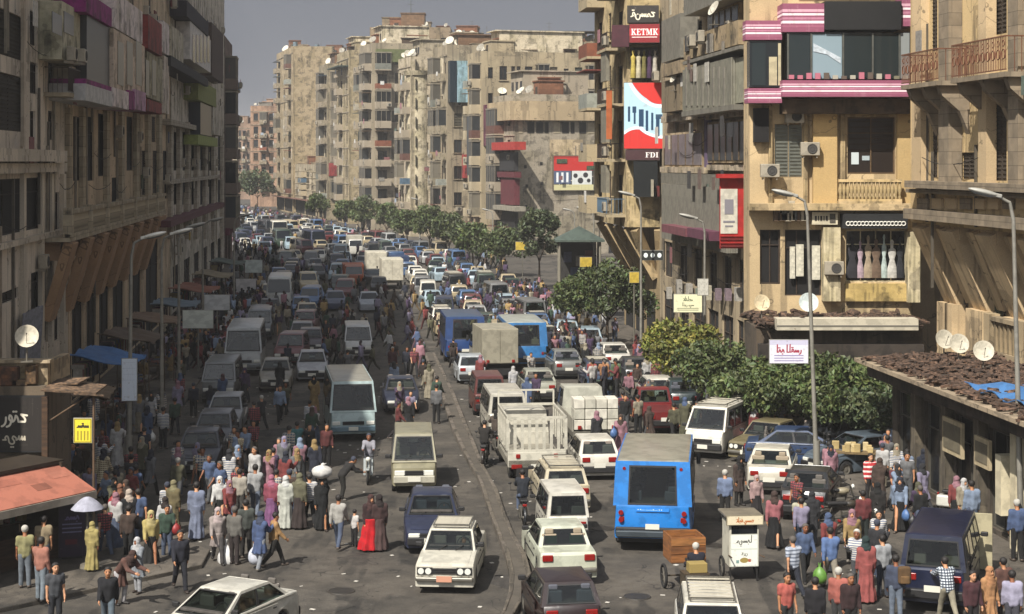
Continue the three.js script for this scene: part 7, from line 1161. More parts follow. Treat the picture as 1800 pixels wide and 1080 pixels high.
// ---------------------------------------------------------------- carts
{
  const [x, D] = G(1306, 1024), t = thing('food_cart', 'tall white food cart with script panels and a dark serving window', 'cart', x, 0, -D - 0.5, 0.1); t.scale.setScalar(0.92);
  part(t, 'cabinet', mb().rbox(0, 1.12, 0, 0.92, 1.34, 1.0, 0.02).geo(), M('#b8b7ad', { t: 'dirt' }));
  const pr = part(t, 'front_panel', new THREE.PlaneGeometry(0.86, 0.98).translate(0, 0.96, 0.504), printMat(192, 220, (c, w, h) => { c.fillStyle = '#d5d6cc'; c.fillRect(0, 0, w, h); c.strokeStyle = '#aeb5a8'; c.lineWidth = 3; c.strokeRect(3, 3, w - 6, 96); c.strokeRect(3, 104, w - 6, 112); script(c, 'lbsym', w / 2, 56, 56, '#3b3a33', 0.1); script(c, 'nrh', w / 2, 140, 40, '#46453b', 0.1); c.fillStyle = '#8d7a3f'; c.beginPath(); c.ellipse(w / 2, 178, 30, 18, 0, 0, 7); c.fill(); c.fillStyle = '#6d8a86'; c.fillRect(40, 176, 20, 22); c.fillStyle = '#a0503a'; c.fillRect(124, 170, 18, 20); }));
  part(t, 'serving_window', mb().box(0, 1.62, 0.49, 0.8, 0.3, 0.04).geo(), GLASS); part(t, 'roof', mb().rbox(0, 2.0, 0, 1.16, 0.08, 1.2, 0.02).geo(), metalMat('#7d776b'));
  part(t, 'top_sign', new THREE.PlaneGeometry(1.1, 0.26).translate(0, 1.9, 0.616), printMat(256, 60, (c, w, h) => { c.fillStyle = '#c9bda0'; c.fillRect(0, 0, w, h); script(c, 'hmsy qbat', w / 2, 42, 40, '#a0541f', 0.14); })); part(t, 'sign_board', mb().box(0, 1.9, 0.595, 1.16, 0.3, 0.03).geo(), metalMat('#8d8674'));
  for (const sx of [-1, 1]) { part(t, 'leg', mb().bar([sx * 0.42, 0, 0.42], [sx * 0.42, 0.48, 0.42], 0.03).geo(), BLACK); part(t, 'handle_bar', mb().bar([sx * 0.46, 0.8, 0.4], [sx * 0.5, 0.86, 1.0], 0.02).geo(), woodMat('#6a5238')); const w = part(t, 'wheel', once('cartw', () => mb().add(new THREE.TorusGeometry(0.3, 0.035, 6, 20).rotateY(PI / 2)).geo()), RUB); w.position.set(sx * 0.54, 0.33, -0.2); part(w, 'spokes', once('cartsp', () => { const q = mb(); for (let i = 0; i < 8; i++) q.bar([0, 0, 0], [0, Math.sin(i * PI / 4) * 0.29, Math.cos(i * PI / 4) * 0.29], 0.008, 0.008, 4); return q.geo(); }), RIM); }
}
const cartAt = G(1212, 1052);
{
  const [x, D] = cartAt, t = thing('cargo_tricycle', 'wooden boxed cargo tricycle on the road ahead of the food cart', 'tricycle', x, 0, -D - 0.9, PI + 0.15);
  part(t, 'box', mb().box(0, 1.15, 0.7, 0.95, 0.7, 0.05).box(0, 1.15, -0.25, 0.95, 0.7, 0.05).box(-0.46, 1.15, 0.22, 0.04, 0.7, 0.9).box(0.46, 1.15, 0.22, 0.04, 0.7, 0.9).box(0, 0.82, 0.22, 0.9, 0.05, 0.9).geo(), woodMat('#a06a34'));
  for (let i = 0; i < 3; i++) part(t, 'board', mb().box(0, 0.92 + i * 0.23, -0.282, 0.97, 0.2, 0.02).geo(), woodMat(['#a8703a', '#8d5c2e', '#b07c45'][i]));
  for (const [sx, z] of [[-0.55, 0.3], [0.55, 0.3], [0, -0.75]]) { const w = part(t, 'wheel', once('cartw2', () => mb().add(new THREE.TorusGeometry(0.3, 0.04, 6, 20).rotateY(PI / 2)).geo()), RUB); w.position.set(sx, 0.34, z); part(w, 'spokes', once('cartsp', () => null), RIM); }
  part(t, 'frame', mb().bar([0, 0.34, -0.75], [0, 0.8, -0.5], 0.025).bar([0, 0.8, -0.5], [0, 0.6, 0.2], 0.025).bar([-0.5, 0.34, 0.3], [0.5, 0.34, 0.3], 0.025).box(0, 0.7, -0.95, 0.7, 0.05, 0.5).box(-0.33, 0.5, -0.95, 0.04, 0.4, 0.45).box(0.33, 0.5, -0.95, 0.04, 0.4, 0.45).geo(), metalMat('#4f463b'));
  part(t, 'crate', mb().rbox(-0.05, 0.86, -0.98, 0.5, 0.26, 0.38, 0.02).geo(), M('#8e7d4a', { t: 'dirt' })); part(t, 'seat', mb().rbox(0, 0.95, -0.55, 0.3, 0.08, 0.26, 0.03).geo(), BLACK);
}
{ const [x, D] = G(1722, 1012), t = thing('folding_board', 'pale beige board standing upright beside the navy van', 'board', x, 0.13, -D, -0.3); part(t, 'panel', mb().rbox(0, 0.85, 0, 0.72, 1.6, 0.06, 0.015).geo(), M('#a39d84', { t: 'dirt' })); part(t, 'foot', mb().box(-0.25, 0.04, 0, 0.06, 0.08, 0.5).box(0.25, 0.04, 0, 0.06, 0.08, 0.5).geo(), woodMat('#5a4a36')); }
{ const [x, D] = G(1500, 838), t = thing('display_table', 'sunlit display table of beige goods beside the tall lamp post', 'table', x, 0.13, -D, -0.2); part(t, 'top', mb().box(0, 0.8, 0, 1.7, 0.06, 0.9).geo(), woodMat('#8d7c58')); for (const a of [-1, 1]) for (const b of [-1, 1]) part(t, 'leg', mb().box(a * 0.78, 0.4, b * 0.38, 0.06, 0.76, 0.06).geo(), woodMat('#6d5c40')); for (let i = 0; i < 16; i++) part(t, 'packet', once('pk' + (i % 9), () => null), M(pick(['#b8a679', '#a8966a', '#c4b58e']), { t: 'dirt' })).position.set(R(-0.7, 0.7), 0.83, R(-0.35, 0.35)); }
{ const [x, D] = G(1385, 770), t = thing('goods_pile', 'large tarpaulin covered beige load behind the olive old sedan', 'load', x, 0, -D - 0.5, -0.3); part(t, 'cover', (() => { const g = new RoundedBoxGeometry(2.3, 1.7, 1.8, 4, 0.25), p = g.attributes.position; for (let i = 0; i < p.count; i++) { p.setX(i, p.getX(i) * (1 + 0.05 * Math.sin(p.getY(i) * 6 + p.getZ(i) * 5))); p.setZ(i, p.getZ(i) * (1 + 0.05 * Math.sin(p.getX(i) * 7))); } g.computeVertexNormals(); return boxUV(g.translate(0, 0.86, 0)); })(), M('#a79a78', { t: 'cloth' })); part(t, 'rope', mb().box(0, 1.0, 0, 2.5, 0.03, 2.0).geo(), woodMat('#6d5c40')); }
// ---------------------------------------------------------------- traffic
const placed = [];
const free = (x, D, w = 2.0, l = 5.3) => { for (const p of placed) { const c = Math.cos(p.yaw), s = Math.sin(p.yaw), dx = x - p.x, dz = -(D - p.D), a = dx * s + dz * c, b = dx * c - dz * s; if (Math.abs(a) < (p.L + l) / 2 && Math.abs(b) < (p.W + w) / 2) return false; } return true; };
function veh(kind, color, label, cat, px, py, yawDeg, o = {}) {       // px, py: where the near end stands on the road
  const [xn, dn] = G(px, py), y = yawDeg * deg, s = Math.cos(y) > 0 ? 1 : -1, k = o.scale ?? 1, L2 = SPEC[kind].L * k / 2, x = xn - s * Math.sin(y) * L2, D = dn + s * Math.cos(y) * L2;
  placed.push({ x, D, yaw: y, L: L2 * 2, W: SPEC[kind].W * k });
  const v = vehicle(kind, color, label, cat, x, D, y, o); if (k !== 1) v.scale.setScalar(k); return v;
}
veh('sedan', '#b9b9b4', 'modern white saloon car turning at the near edge of the road', 'car', 300, 1174, -27, { scale: 0.97 });
veh('lada', '#bdbcb4', 'white boxy taxi with a roof rack beside the central kerb', 'taxi', 781, 1047, -4, { plate: '#b5826a', rack: true, trim: '#b0ada2' });
veh('sedan', '#20263f', 'dark navy car following the white boxy taxi', 'car', 758, 976, 2, {});
veh('minivan', '#86836f', 'dusty olive-grey van with chrome grille behind the navy car', 'van', 728, 869, 4, { trim: '#a5a49a', scale: 1.09 });
veh('coaster', '#9fb4ba', 'pale blue and white minibus heading out of the shade', 'minibus', 621, 777, 9, { scale: 0.96, roof: '#8d8c84', trim: '#5a7688' });
veh('sedan', '#1e2336', 'dark blue saloon just behind the pale blue minibus', 'car', 707, 729, 6);
veh('microbus', '#a9adb3', 'white van alone in the open lane beyond the pale blue minibus', 'van', 630, 634, 7);
veh('sedan', '#9a9ea8', 'silver saloon beside the queue in the shaded lane', 'car', 548, 673, 6);
veh('coaster', '#a4aab0', 'white minibus with a wide windscreen in the shaded kerb lane', 'minibus', 427, 662, 6, { trim: '#6a7078' });
veh('sedan', '#7c7a72', 'beige-grey saloon beside the wide white minibus', 'car', 483, 690, 6);
veh('microbus', '#53585c', 'grey van parked by the shaded pavement', 'van', 383, 712, 4); veh('hatch', '#7e828a', 'pale grey hatchback parked in front of the grey van', 'car', 392, 764, 4);
veh('hatch', '#4c4f58', 'slate hatchback parked second from the kiosk crowd', 'car', 371, 800, 4); veh('sedan', '#262936', 'very dark saloon parked closest to the kiosk crowd', 'car', 345, 842, 5);
veh('coaster', '#b4b8bb', 'white minibus deep in the shaded queue by the grey panels', 'minibus', 490, 546, 6); veh('sedan', '#39425e', 'blue saloon behind the loaded orange truck', 'car', 590, 548, 7); veh('sedan', '#8f97a5', 'pale blue saloon next to the dark blue one in the shaded queue', 'car', 650, 550, 7);
veh('hatch', '#6d6f76', 'grey hatchback between the white minibus and the silver saloon', 'car', 530, 612, 6); veh('hatch', '#3c3038', 'plum hatchback at the head of the shaded queue', 'car', 545, 625, 6); veh('microbus', '#4a5058', 'dark grey van beside the stalls in the shaded queue', 'van', 455, 600, 6);
{ const t = veh('truck', '#8d4526', 'small orange-red truck piled with goods in the shaded lane', 'truck', 622, 508, 7); cargoBox(t, '#a3502c', -2.7, 0.85, 1.95, 1.3); part(t, 'bed', mb().box(0, 0.72, -0.95, 1.95, 0.2, 3.6).geo(), BLACK); }
{ const t = veh('truck', '#b9bab8', 'white cab truck seen from the front far along the sunny bend', 'truck', 625, 452, 8); cargoBox(t, '#b3b2aa', -2.7, 0.85, 1.95, 1.7); }
{ const t = veh('truck', '#2c4a74', 'blue truck with a dark load among the white box trucks', 'truck', 704, 482, 190); cargoBox(t, '#2b3f66', -2.7, 0.85, 1.9, 1.0); }
for (const [px, py, l] of [[662, 494, 'white box truck nearer the trees in the middle distance'], [690, 510, 'white box truck nearer the viewer in the middle distance']]) { const t = veh('truck', '#bdbbb2', l, 'truck', px, py, 188); cargoBox(t, '#cbc8bc', -2.75, 0.85, 2.0, 2.0); }
veh('bus', '#a8a79f', 'dark windowed white bus at the far end of the shaded queue', 'bus', 492, 420, 12, { roof: '#c0beb5' });
// towards the far end, seen from behind
veh('hatch', '#21100f', 'very dark maroon hatchback with red tail lamps at the bottom of the queue', 'car', 1006, 1136, 188, { trim: '#3a3030' });
veh('lada', '#b4baae', 'pale saloon with a green-tinted rear window second in the queue', 'car', 1000, 1031, 187, { glass: M('#3f7a66', { transmission: 1, roughness: 0.03, thickness: 0 }) });
veh('minivan', '#c4c3bd', 'white rounded van third in the queue', 'van', 999, 963, 186, { scale: 0.9 }); veh('wagon', '#b5ad98', 'cream estate car ahead of the white rounded van', 'car', 996, 905, 186, { rack: true });
{ const t = veh('truck', '#b9b8b0', 'white truck with a tall slatted cage ahead of the cream estate car', 'truck', 944, 850, 186); part(t, 'bed', mb().box(0, 0.72, -0.95, 2.1, 0.25, 3.7).geo(), metalMat('#8d8b83')); cargoCage(t, '#c2c1b8', -2.75, 0.8, 2.15, 1.15, 1.25); for (const sx of [1, -1]) part(t, 'tail_light', mb().rbox(sx * 0.75, 0.62, -2.82, 0.4, 0.16, 0.06, 0.02).geo(), TAIL); part(t, 'number_plate', mb().box(0, 0.62, -2.82, 0.45, 0.16, 0.03).geo(), PLATE); }
veh('microbus', '#b8b7b0', 'white microbus beyond the caged truck beside the central kerb', 'microbus', 893, 776, 186);
{ const t = veh('truck', '#aeb0a8', 'white truck stacked with pale crates next to the caged truck', 'truck', 1049, 795, 186); part(t, 'bed', mb().box(0, 0.72, -0.95, 1.95, 0.25, 3.7).geo(), metalMat('#6d6c66')); for (let i = 0; i < 4; i++) for (let j = 0; j < 3; j++) part(t, 'crate', mb().rbox(-0.68 + i * 0.46, 1.1 + j * 0.43, -2.3, 0.43, 0.4, 0.9, 0.02).geo(), M(['#c9c8c0', '#b5b5ad', '#d0cfc8'][(i + j) % 3], { t: 'dirt' })); part(t, 'side_board', mb().box(-0.97, 1.1, -0.95, 0.05, 0.55, 3.6).box(0.97, 1.1, -0.95, 0.05, 0.55, 3.6).geo(), metalMat('#a3a29a')); }
veh('hatch', '#c0bfb9', 'white hatchback squeezed beside the bright blue bus', 'car', 1054, 846, 186);
{ // bright blue bus with single rear window
  const t = veh('bus', '#1a74c8', 'bright blue bus with one large rear window', 'bus', 1147, 972, 173, { roof: '#8b8a80', name: 'city_minibus' });
  const rz = -2.92; part(t, 'rear_script', new THREE.PlaneGeometry(1.0, 0.12).rotateY(PI).translate(0, 1.3, rz - 0.03), printMat(160, 20, (c, w, h) => { c.fillStyle = '#1a74c8'; c.fillRect(0, 0, w, h); c.fillStyle = '#cfe0ea'; c.font = 'bold 17px serif'; c.fillText('• •— ——•— • •', 8, 16); }));
  for (const sx of [1, -1]) { for (const y of [0.98, 1.2]) part(t, 'tail_light', mb().cyl(sx * 0.95, y, rz - 0.03, 0.075, 0.075, 0.05, 12, PI / 2).geo(), TAIL); part(t, 'roof_lamp', mb().cyl(sx * 0.86, 2.5, -2.73, 0.05, 0.05, 0.06, 10, PI / 2).geo(), TAIL); part(t, 'mud_flap', mb().box(sx * 0.95, 0.32, -2.0, 0.36, 0.36, 0.03).geo(), BLACK); }
  part(t, 'bumper_step', mb().rbox(0, 0.58, rz - 0.08, 2.2, 0.2, 0.2, 0.04).geo(), metalMat('#39434d'));
}
veh('bus', '#2d70b0', 'blue bus with a pale roof farther up the queue', 'bus', 926, 653, 186, { roof: '#a2aaa8' }); veh('bus', '#1c3c74', 'dark blue bus next to the central kerb', 'bus', 818, 640, 186, { roof: '#33496a' });
{ const t = veh('truck', '#8d8d86', 'grey box truck in front of the blue bus with the pale roof', 'truck', 880, 668, 190); cargoBox(t, '#a09d90', -2.75, 0.85, 1.98, 1.9); }
veh('hatch', '#a3abb5', 'pale hatchback behind the dark blue bus', 'car', 830, 676, 186); veh('minivan', '#5a2c28', 'maroon minivan beside the central kerb', 'van', 861, 733, 186); veh('sedan', '#8d9088', 'silver saloon in the middle of the sunny queue', 'car', 952, 709, 186);
veh('hatch', '#c2c1bd', 'white hatchback in the outer queue beneath the trees', 'car', 1163, 722, 184); veh('sedan', '#26343a', 'dark teal saloon in the outer queue beneath the trees', 'car', 1208, 730, 183); veh('pickup', '#6b1e20', 'red pickup beside the white microbus', 'pickup', 1170, 765, 186);
veh('sedan', '#b9b9b6', 'white saloon past the crowded pickup in the sunny queue', 'car', 1086, 655, 186); veh('sedan', '#33373a', 'charcoal saloon near the outer kerb in the sunny queue', 'car', 1125, 684, 184); veh('sedan', '#6c6f6f', 'grey saloon behind the blue bus with the pale roof', 'car', 1000, 668, 186);
{ const t = veh('pickup', '#39506e', 'blue pickup carrying passengers in its open bed', 'pickup', 1075, 742, 186); part(t, 'side_rail', mb().box(-0.84, 1.25, -1.0, 0.05, 0.05, 2.5).box(0.84, 1.25, -1.0, 0.05, 0.05, 2.5).geo(), CHROME); }
veh('microbus', '#c2c1bb', 'white microbus with a roof rack facing out by the parked cars', 'microbus', 1236, 808, -25, { rack: true }); veh('lada', '#716a52', 'olive-brown old saloon parked askew beside the white microbus', 'car', 1312, 816, -34);
veh('sedan', '#4d5966', 'blue-grey saloon parked behind the white saloon at the trees', 'car', 1432, 838, -62); veh('sedan', '#b8b6ae', 'white saloon parked nose-in by the tall lamp post', 'car', 1352, 872, 168); veh('sedan', '#17191c', 'black saloon with red tail lamps in front of the white parked saloon', 'car', 1412, 918, 163);
veh('microbus', '#121a36', 'navy van with a big rear window at the near corner of the pavement', 'van', 1640, 1080, 160, { scale: 1.02 }); veh('wagon', '#c3c2bc', 'white estate taxi with a roof rack cut off at the bottom edge', 'taxi', 1258, 1212, -4, { rack: true });
veh('suv', '#16181b', 'black four-wheel-drive parked under the pavement trees', 'car', 1462, 800, 95); veh('sedan', '#2c3f63', 'dark blue saloon parked side-on near the low shops', 'car', 1512, 822, 80); veh('hatch', '#23201f', 'black hatchback parked close to the low shop doors', 'car', 1560, 800, 85);
// rider and machines
const bikes = [[646, 852, 2, '#8f979c', 'pale scooter ridden beside the olive-grey van', true], [852, 822, 175, '#2a2422', 'black motorcycle stopped at the central kerb', false], [870, 800, 190, '#51463a', 'brown motorcycle next to the black one at the central kerb', false], [918, 925, 186, '#23262c', 'dark motorcycle beside the cream estate car', false], [1698, 915, 60, '#c3c6c4', 'white scooter parked before the low dark shops', true], [1722, 905, 70, '#3d4a44', 'green-black motorcycle parked beside the white scooter', false], [1492, 935, 100, '#38332c', 'motorcycle parked behind the black saloon', false], [1520, 960, 110, '#54483c', 'motorcycle parked closest to the woman in red', false], [1478, 910, 95, '#8d8674', 'pale motorcycle parked against the black saloon', false]];
const bikeObj = bikes.map(([px, py, yaw, c, l, s]) => { const [x, D] = G(px, py); placed.push({ x, D: D + 0.5, yaw: yaw * deg, L: 1.9, W: 0.7 }); return [motorbike(x, D + 0.5, yaw * deg, c, l, null, { scooter: s }), x, D + 0.5, yaw]; });

// queue filling: lanes beyond the vehicles that are told apart
const CARC = [['white', '#c6c5c0'], ['white', '#c6c5c0'], ['white', '#c6c5c0'], ['silver', '#93969a'], ['grey', '#6a6c70'], ['black', '#1d1e21'], ['navy', '#232a44'], ['dark red', '#5a1f20'], ['beige', '#a89c82'], ['blue', '#3f5f8c'], ['dark green', '#2c3d33'], ['pale blue', '#8fa3b3']];
const KIND = { lada: 'boxy saloon', sedan: 'saloon', hatch: 'hatchback', wagon: 'estate car', suv: 'off-roader', microbus: 'microbus', minivan: 'minivan', coaster: 'minibus' };
const zoneOf = (D, side) => D < 130 ? (side < 0 ? 'in the shaded queue before the grey panels' : 'in the sunny queue level with the signboard corner') : D < 165 ? (side < 0 ? 'in the shaded queue level with the grey panels' : 'in the sunny queue by the side street') : D < 215 ? (side < 0 ? 'where the shade ends at the bend' : 'in the queue by the grey blank wall') : D < 290 ? (side < 0 ? 'in the sunlit jam past the bend' : 'in the jam by the distant trees') : 'in the far jam below the tall tower block';
function fill(c, d0, d1, away, dens) {
  for (let D = d0; D < d1;) {
    const kind = pick(away > 0 ? ['sedan', 'lada', 'hatch', 'wagon', 'microbus', 'minivan', 'sedan', 'hatch'] : D > 205 ? ['sedan', 'hatch', 'lada', 'microbus', 'coaster', 'suv', 'sedan', 'minivan'] : ['sedan', 'hatch', 'lada', 'hatch', 'sedan', 'suv', 'sedan', 'lada', 'wagon', 'microbus']), L = SPEC[kind].L, cc = c + R(-0.55, 0.55), x = streetX(cc, D + L / 2);
    if (chance(dens) && free(x, D + L / 2, 1.9, L + 0.5)) {
      let tries = 0, col, label; do { col = tries > 6 ? CARC[tries] : c < 4 && D < 205 && tries < 5 && chance(0.6) ? pick(CARC.slice(4)) : pick(CARC); label = `${col[0]} ${KIND[kind]} ${away > 0 ? 'seen from behind' : 'facing this way'} ${zoneOf(D, c)}`; } while (labelsUsed.has(label) && ++tries < 12);
      const yaw = streetYaw(D) + (away > 0 ? PI : 0) + R(-0.1, 0.1);
      placed.push({ x, D: D + L / 2, yaw, L, W: 1.7 });
      vehicle(kind, col[1], label, kind === 'microbus' ? 'microbus' : kind === 'coaster' ? 'minibus' : 'car', x, D + L / 2, yaw, { group: labelsUsed.has(label) ? label : 'cars in the street jam', rack: D < 150 && chance(0.15) });
    }
    D += L + R(0.6, 2.4);
  }
}
fill(-5.6, 92, 205, -1, 0.92); fill(-2.8, 98, 205, -1, 0.85); fill(0.0, 128, 205, -1, 0.85); fill(2.9, 140, 205, -1, 0.7);
fill(7.4, 99, 205, 1, 0.95); fill(10.2, 92, 205, 1, 0.95); fill(13.0, 88, 205, 1, 0.9); fill(15.2, 100, 160, 1, 0.6);
for (const c of [-8, -5, -2, 1]) fill(c, 208, 380, -1, 0.72); for (const c of [4.4, 7.2, 10, 12.6]) fill(c, 208, 330, 1, 0.72);

// ---------------------------------------------------------------- people told apart in the photograph
const P = (px, py, o) => { const [x, D] = G(px + R(-5, 5), py + (py < 1060 ? R(-13, 13) : 0)); return person({ at: [x, D], y: o.y ?? 0, ...o }); };
const stripes = (a, b, n, check) => printMat(128, 128, (c, w, h) => { c.fillStyle = a; c.fillRect(0, 0, w, h); c.fillStyle = b; for (let i = 0; i < n; i++) c.fillRect(0, i * h / n, w, h / n * 0.42); if (check) { c.globalAlpha = 0.75; for (let i = 0; i < n; i++) c.fillRect(i * w / n, 0, w / n * 0.42, h); } });
const clothPrint = (a, b, n, check) => { const m = stripes(a, b, n, check); m.map.wrapS = m.map.wrapT = THREE.RepeatWrapping; m.map.repeat.set(2, 2); m.roughness = 0.95; return m; };
const KY = 0.14;
P(319, 1033, { pose: 'walk', wear: 'ms', c: ['#1f2231', '#1c1f2c'], yaw: 20, label: 'man in a dark navy suit walking near the kiosk', s: 1.02 });
P(42, 1036, { wear: 'mt', c: ['#a39c55', '#6d7a86'], yaw: 195, y: KY, label: 'man in a yellow-green shirt and pale jeans facing the kiosk' }); P(72, 1018, { wear: 'mt', c: ['#a88f62', '#55606c'], yaw: 190, y: KY, label: 'man in a tan shirt beside the yellow-green shirt at the kiosk' });
P(74, 1066, { pose: 'talk', wear: 'ms', c: ['#b8694a', '#7c8c98'], yaw: 160, y: KY, label: 'person in an orange-pink top and pale trousers by the kiosk' }); P(98, 1108, { wear: 'mt', c: ['#484c53', '#2c3038'], yaw: 30, label: 'man in a dark grey vest at the bottom edge by the kiosk' });
P(188, 1112, { pose: 'walk', wear: 'ms', c: ['#1a1b22', '#5c7180'], yaw: 10, label: 'man in a black jacket and faded jeans walking towards the viewer' });
P(165, 1004, { wear: 'wr', c: ['#b5a03a', '#222', '#b5a03a'], yaw: 170, s: 0.82, y: KY, label: 'short woman in a yellow robe beside the poster board' }); P(214, 1052, { pose: 'stoop', wear: 'wt', c: ['#6d3f30', '#c3bfc0', '#4a2a20'], yaw: 60, label: 'stooping woman in brown top and white trousers' });
P(246, 1036, { pose: 'talk', wear: 'wt', c: ['#8d949e', '#a9adb3', '#c2c2c2'], yaw: -30, s: 0.9, label: 'woman in a grey patterned tunic next to the stooping woman' }); P(348, 944, { wear: 'mg', c: ['#7583a3'], yaw: 185, s: 1.06, label: 'man in a long blue-grey robe seen from behind' });
P(308, 940, { wear: 'wr', c: ['#756634', '#222', '#8d8350'], yaw: 160, label: 'woman in an olive-gold robe beside the blue-grey robe' }); P(264, 998, { wear: 'wk', c: ['#c2aa3c', '#20201f', '#c9b45a'], yaw: 20, pose: 'walk', label: 'woman in a bright yellow blouse and black skirt' });
P(206, 950, { wear: 'wr', c: ['#8d4a22', '#222', '#9c5a2e'], yaw: 140, label: 'woman in a rust-orange robe in the kiosk crowd' }); P(222, 962, { wear: 'wk', c: ['#1e2024', '#1a1a1c', '#c9b29c'], yaw: 200, label: 'woman in black with a cream headscarf in the kiosk crowd' });
P(384, 934, { wear: 'wk', c: ['#c9c8c4', '#1d211c', '#d6d5d2'], yaw: 0, pose: 'walk', label: 'woman in white top, white headscarf and black skirt' }); P(416, 928, { wear: 'ms', c: ['#b5aa96', '#4a4640'], yaw: 180, label: 'man in a cream jacket next to the white headscarf' });
P(447, 920, { wear: 'ms', c: ['#a9abab', '#66758a'], yaw: 182, pose: 'walk', s: 1.05, label: 'man in a pale grey jacket and blue jeans seen from behind' }); P(474, 930, { wear: 'wk', c: ['#a52c50', '#8a3f84', '#b8557c'], yaw: 175, label: 'woman in a crimson blouse, purple skirt and pink headscarf' });
P(500, 930, { wear: 'wr', c: ['#c4c8b8', '#222', '#d3d5d0'], yaw: 185, label: 'woman in a long white robe and white headscarf' }); P(530, 934, { wear: 'wk', c: ['#6b6746', '#3b2c26', '#7a7650'], yaw: 165, s: 1.05, label: 'woman in an olive blouse and dark brown skirt' });
{ const w = P(566, 940, { pose: 'headload', wear: 'wr', c: ['#141618', '#222', '#191b1d'], yaw: 10, label: 'woman in a black robe balancing a white bundle on her head' }); const b = thing('bundle', 'large white cloth bundle balanced on the head of a woman in black', 'bundle', w.top.x, w.top.y - 0.03, w.top.z); const g = new THREE.SphereGeometry(0.3, 16, 12), p = g.attributes.position; for (let i = 0; i < p.count; i++) { const a = Math.atan2(p.getZ(i), p.getX(i)), k = 1 + 0.07 * Math.sin(a * 6 + p.getY(i) * 9); p.setXYZ(i, p.getX(i) * k * 1.1, (p.getY(i) + 0.3) * 0.72, p.getZ(i) * k); } g.computeVertexNormals(); part(b, 'cloth', boxUV(g), clothMat('#cfccc6')); part(b, 'knot', mb().sph(0.03, 0.44, 0, 0.07).bar([0.03, 0.44, 0], [0.14, 0.5, 0.03], 0.03, 0.01).geo(), clothMat('#cfccc6')); }
P(598, 976, { wear: 'ms', c: ['#b0aca2', '#46597a'], yaw: 170, pose: 'walk', label: 'man in an off-white shirt and blue jeans facing the red skirt' }); { const t = P(652, 980, { wear: 'wk', c: ['#3d1f1f', '#b50d18', '#4d2823'], vivid: true, yaw: 30, label: 'woman with a wide bright red skirt and dark shawl' }); t.children.find((o) => o.name === 'skirt').scale.set(1.45, 1, 1.35); }
P(671, 968, { wear: 'wk', c: ['#4a2a26', '#5a3a36', '#2b1c1a'], yaw: 200, label: 'woman in dark brown standing close behind the red skirt' }); P(622, 972, { wear: 'mt', c: ['#cfcbc4', '#1d1c1e'], yaw: 150, s: 0.68, label: 'child in a white shirt and black trousers beside the red skirt' });
P(487, 1002, { wear: 'ms', c: ['#c08a2e', '#201c1a'], yaw: 110, pose: 'walk', s: 0.97, label: 'person in a mustard yellow jacket carrying shopping' }); { const t = P(459, 1006, { wear: 'wt', c: ['#36558c', '#8f969e', '#33415f'], yaw: 150, pose: 'hold', label: 'woman in a blue tunic carrying a pale bag' }); bag(t.hand(0), '#bcbfc9', 'pale lilac carrier bag held by the woman in the blue tunic', 1.1); }
{ const t = P(384, 990, { wear: 'wt', c: ['#a3928c', '#4a4644', '#c3aaa6'], yaw: 15, pose: 'walk', label: 'woman in a pale pink headscarf with a big white bag' }); bag(t.hand(0).add(V(0.05, -0.05, 0.05)), '#d9d7d3', 'big white plastic bag held by the woman in the pale pink headscarf', 1.5); }
P(410, 988, { wear: 'ms', c: ['#6f6a62', '#3a2c28'], yaw: 160, label: 'man in a brown-grey jacket near the big white bag' }); P(431, 990, { wear: 'ms', c: ['#4d544c', '#2a2523'], yaw: 200, s: 1.02, label: 'man in a dark green-grey jacket near the blue tunic' });
P(605, 890, { wear: 'ms', c: ['#2a2826', '#26241f'], yaw: 120, pose: 'stoop', label: 'man in black stooping over a tray by the red skirt' }); P(518, 826, { wear: 'mt', c: ['#2f8184', '#16181c'], yaw: 185, pose: 'walk', label: 'man in a teal shirt walking away in the shade' });
P(574, 824, { wear: 'ms', c: ['#6d2321', '#16161a'], yaw: 20, label: 'man in a dark red jacket in front of the pale blue minibus' }); P(700, 766, { wear: 'ms', c: ['#7d1f22', '#262024'], yaw: 90, pose: 'walk', label: 'man in a crimson jacket beside the pale blue minibus' });
P(1272, 912, { wear: 'ms', c: ['#6f88b3', '#2a2724'], yaw: 175, label: 'man in a light blue shirt behind the food cart' }); P(1302, 900, { wear: 'wt', c: ['#4d3a30', '#241f1d', '#1f1a18'], yaw: 40, label: 'woman in dark brown beside the light blue shirt' }); P(1335, 922, { wear: 'wk', c: ['#b58a86', '#2a2526', '#c39c94'], yaw: 10, s: 0.9, label: 'woman in a rose top and black skirt behind the food cart' });
P(1362, 968, { wear: 'wk', c: ['#b4555e', '#131214', '#4a3229'], yaw: 170, pose: 'walk', s: 1.05, label: 'woman in a pink-red shawl and long black skirt by the food cart' }); P(1407, 958, { wear: 'mt', c: ['#bdb994', '#4a4a44'], yaw: 10, s: 0.95, label: 'person in a cream shirt behind the striped shirt' });
{ const t = P(1394, 1048, { wear: 'mt', c: ['#8f949f', '#22283a'], yaw: 200, pose: 'walk', topMat: clothPrint('#9aa0ab', '#5a616e', 5), label: 'man in a grey striped shirt and dark jeans' }); const b = bag(t.hand(1), '#1f2126', 'small black bag carried by the man in the striped shirt', 0.8); }
{ const t = P(1456, 1042, { wear: 'ms', c: ['#4676b8', '#a0957c'], yaw: 186, pose: 'walk', s: 1.04, label: 'man in a bright blue jacket and beige trousers seen from behind' }); bag(t.hand(0).add(V(-0.12, 0, 0)), '#5f8a38', 'green carrier bag beside the bright blue jacket', 1.0); }
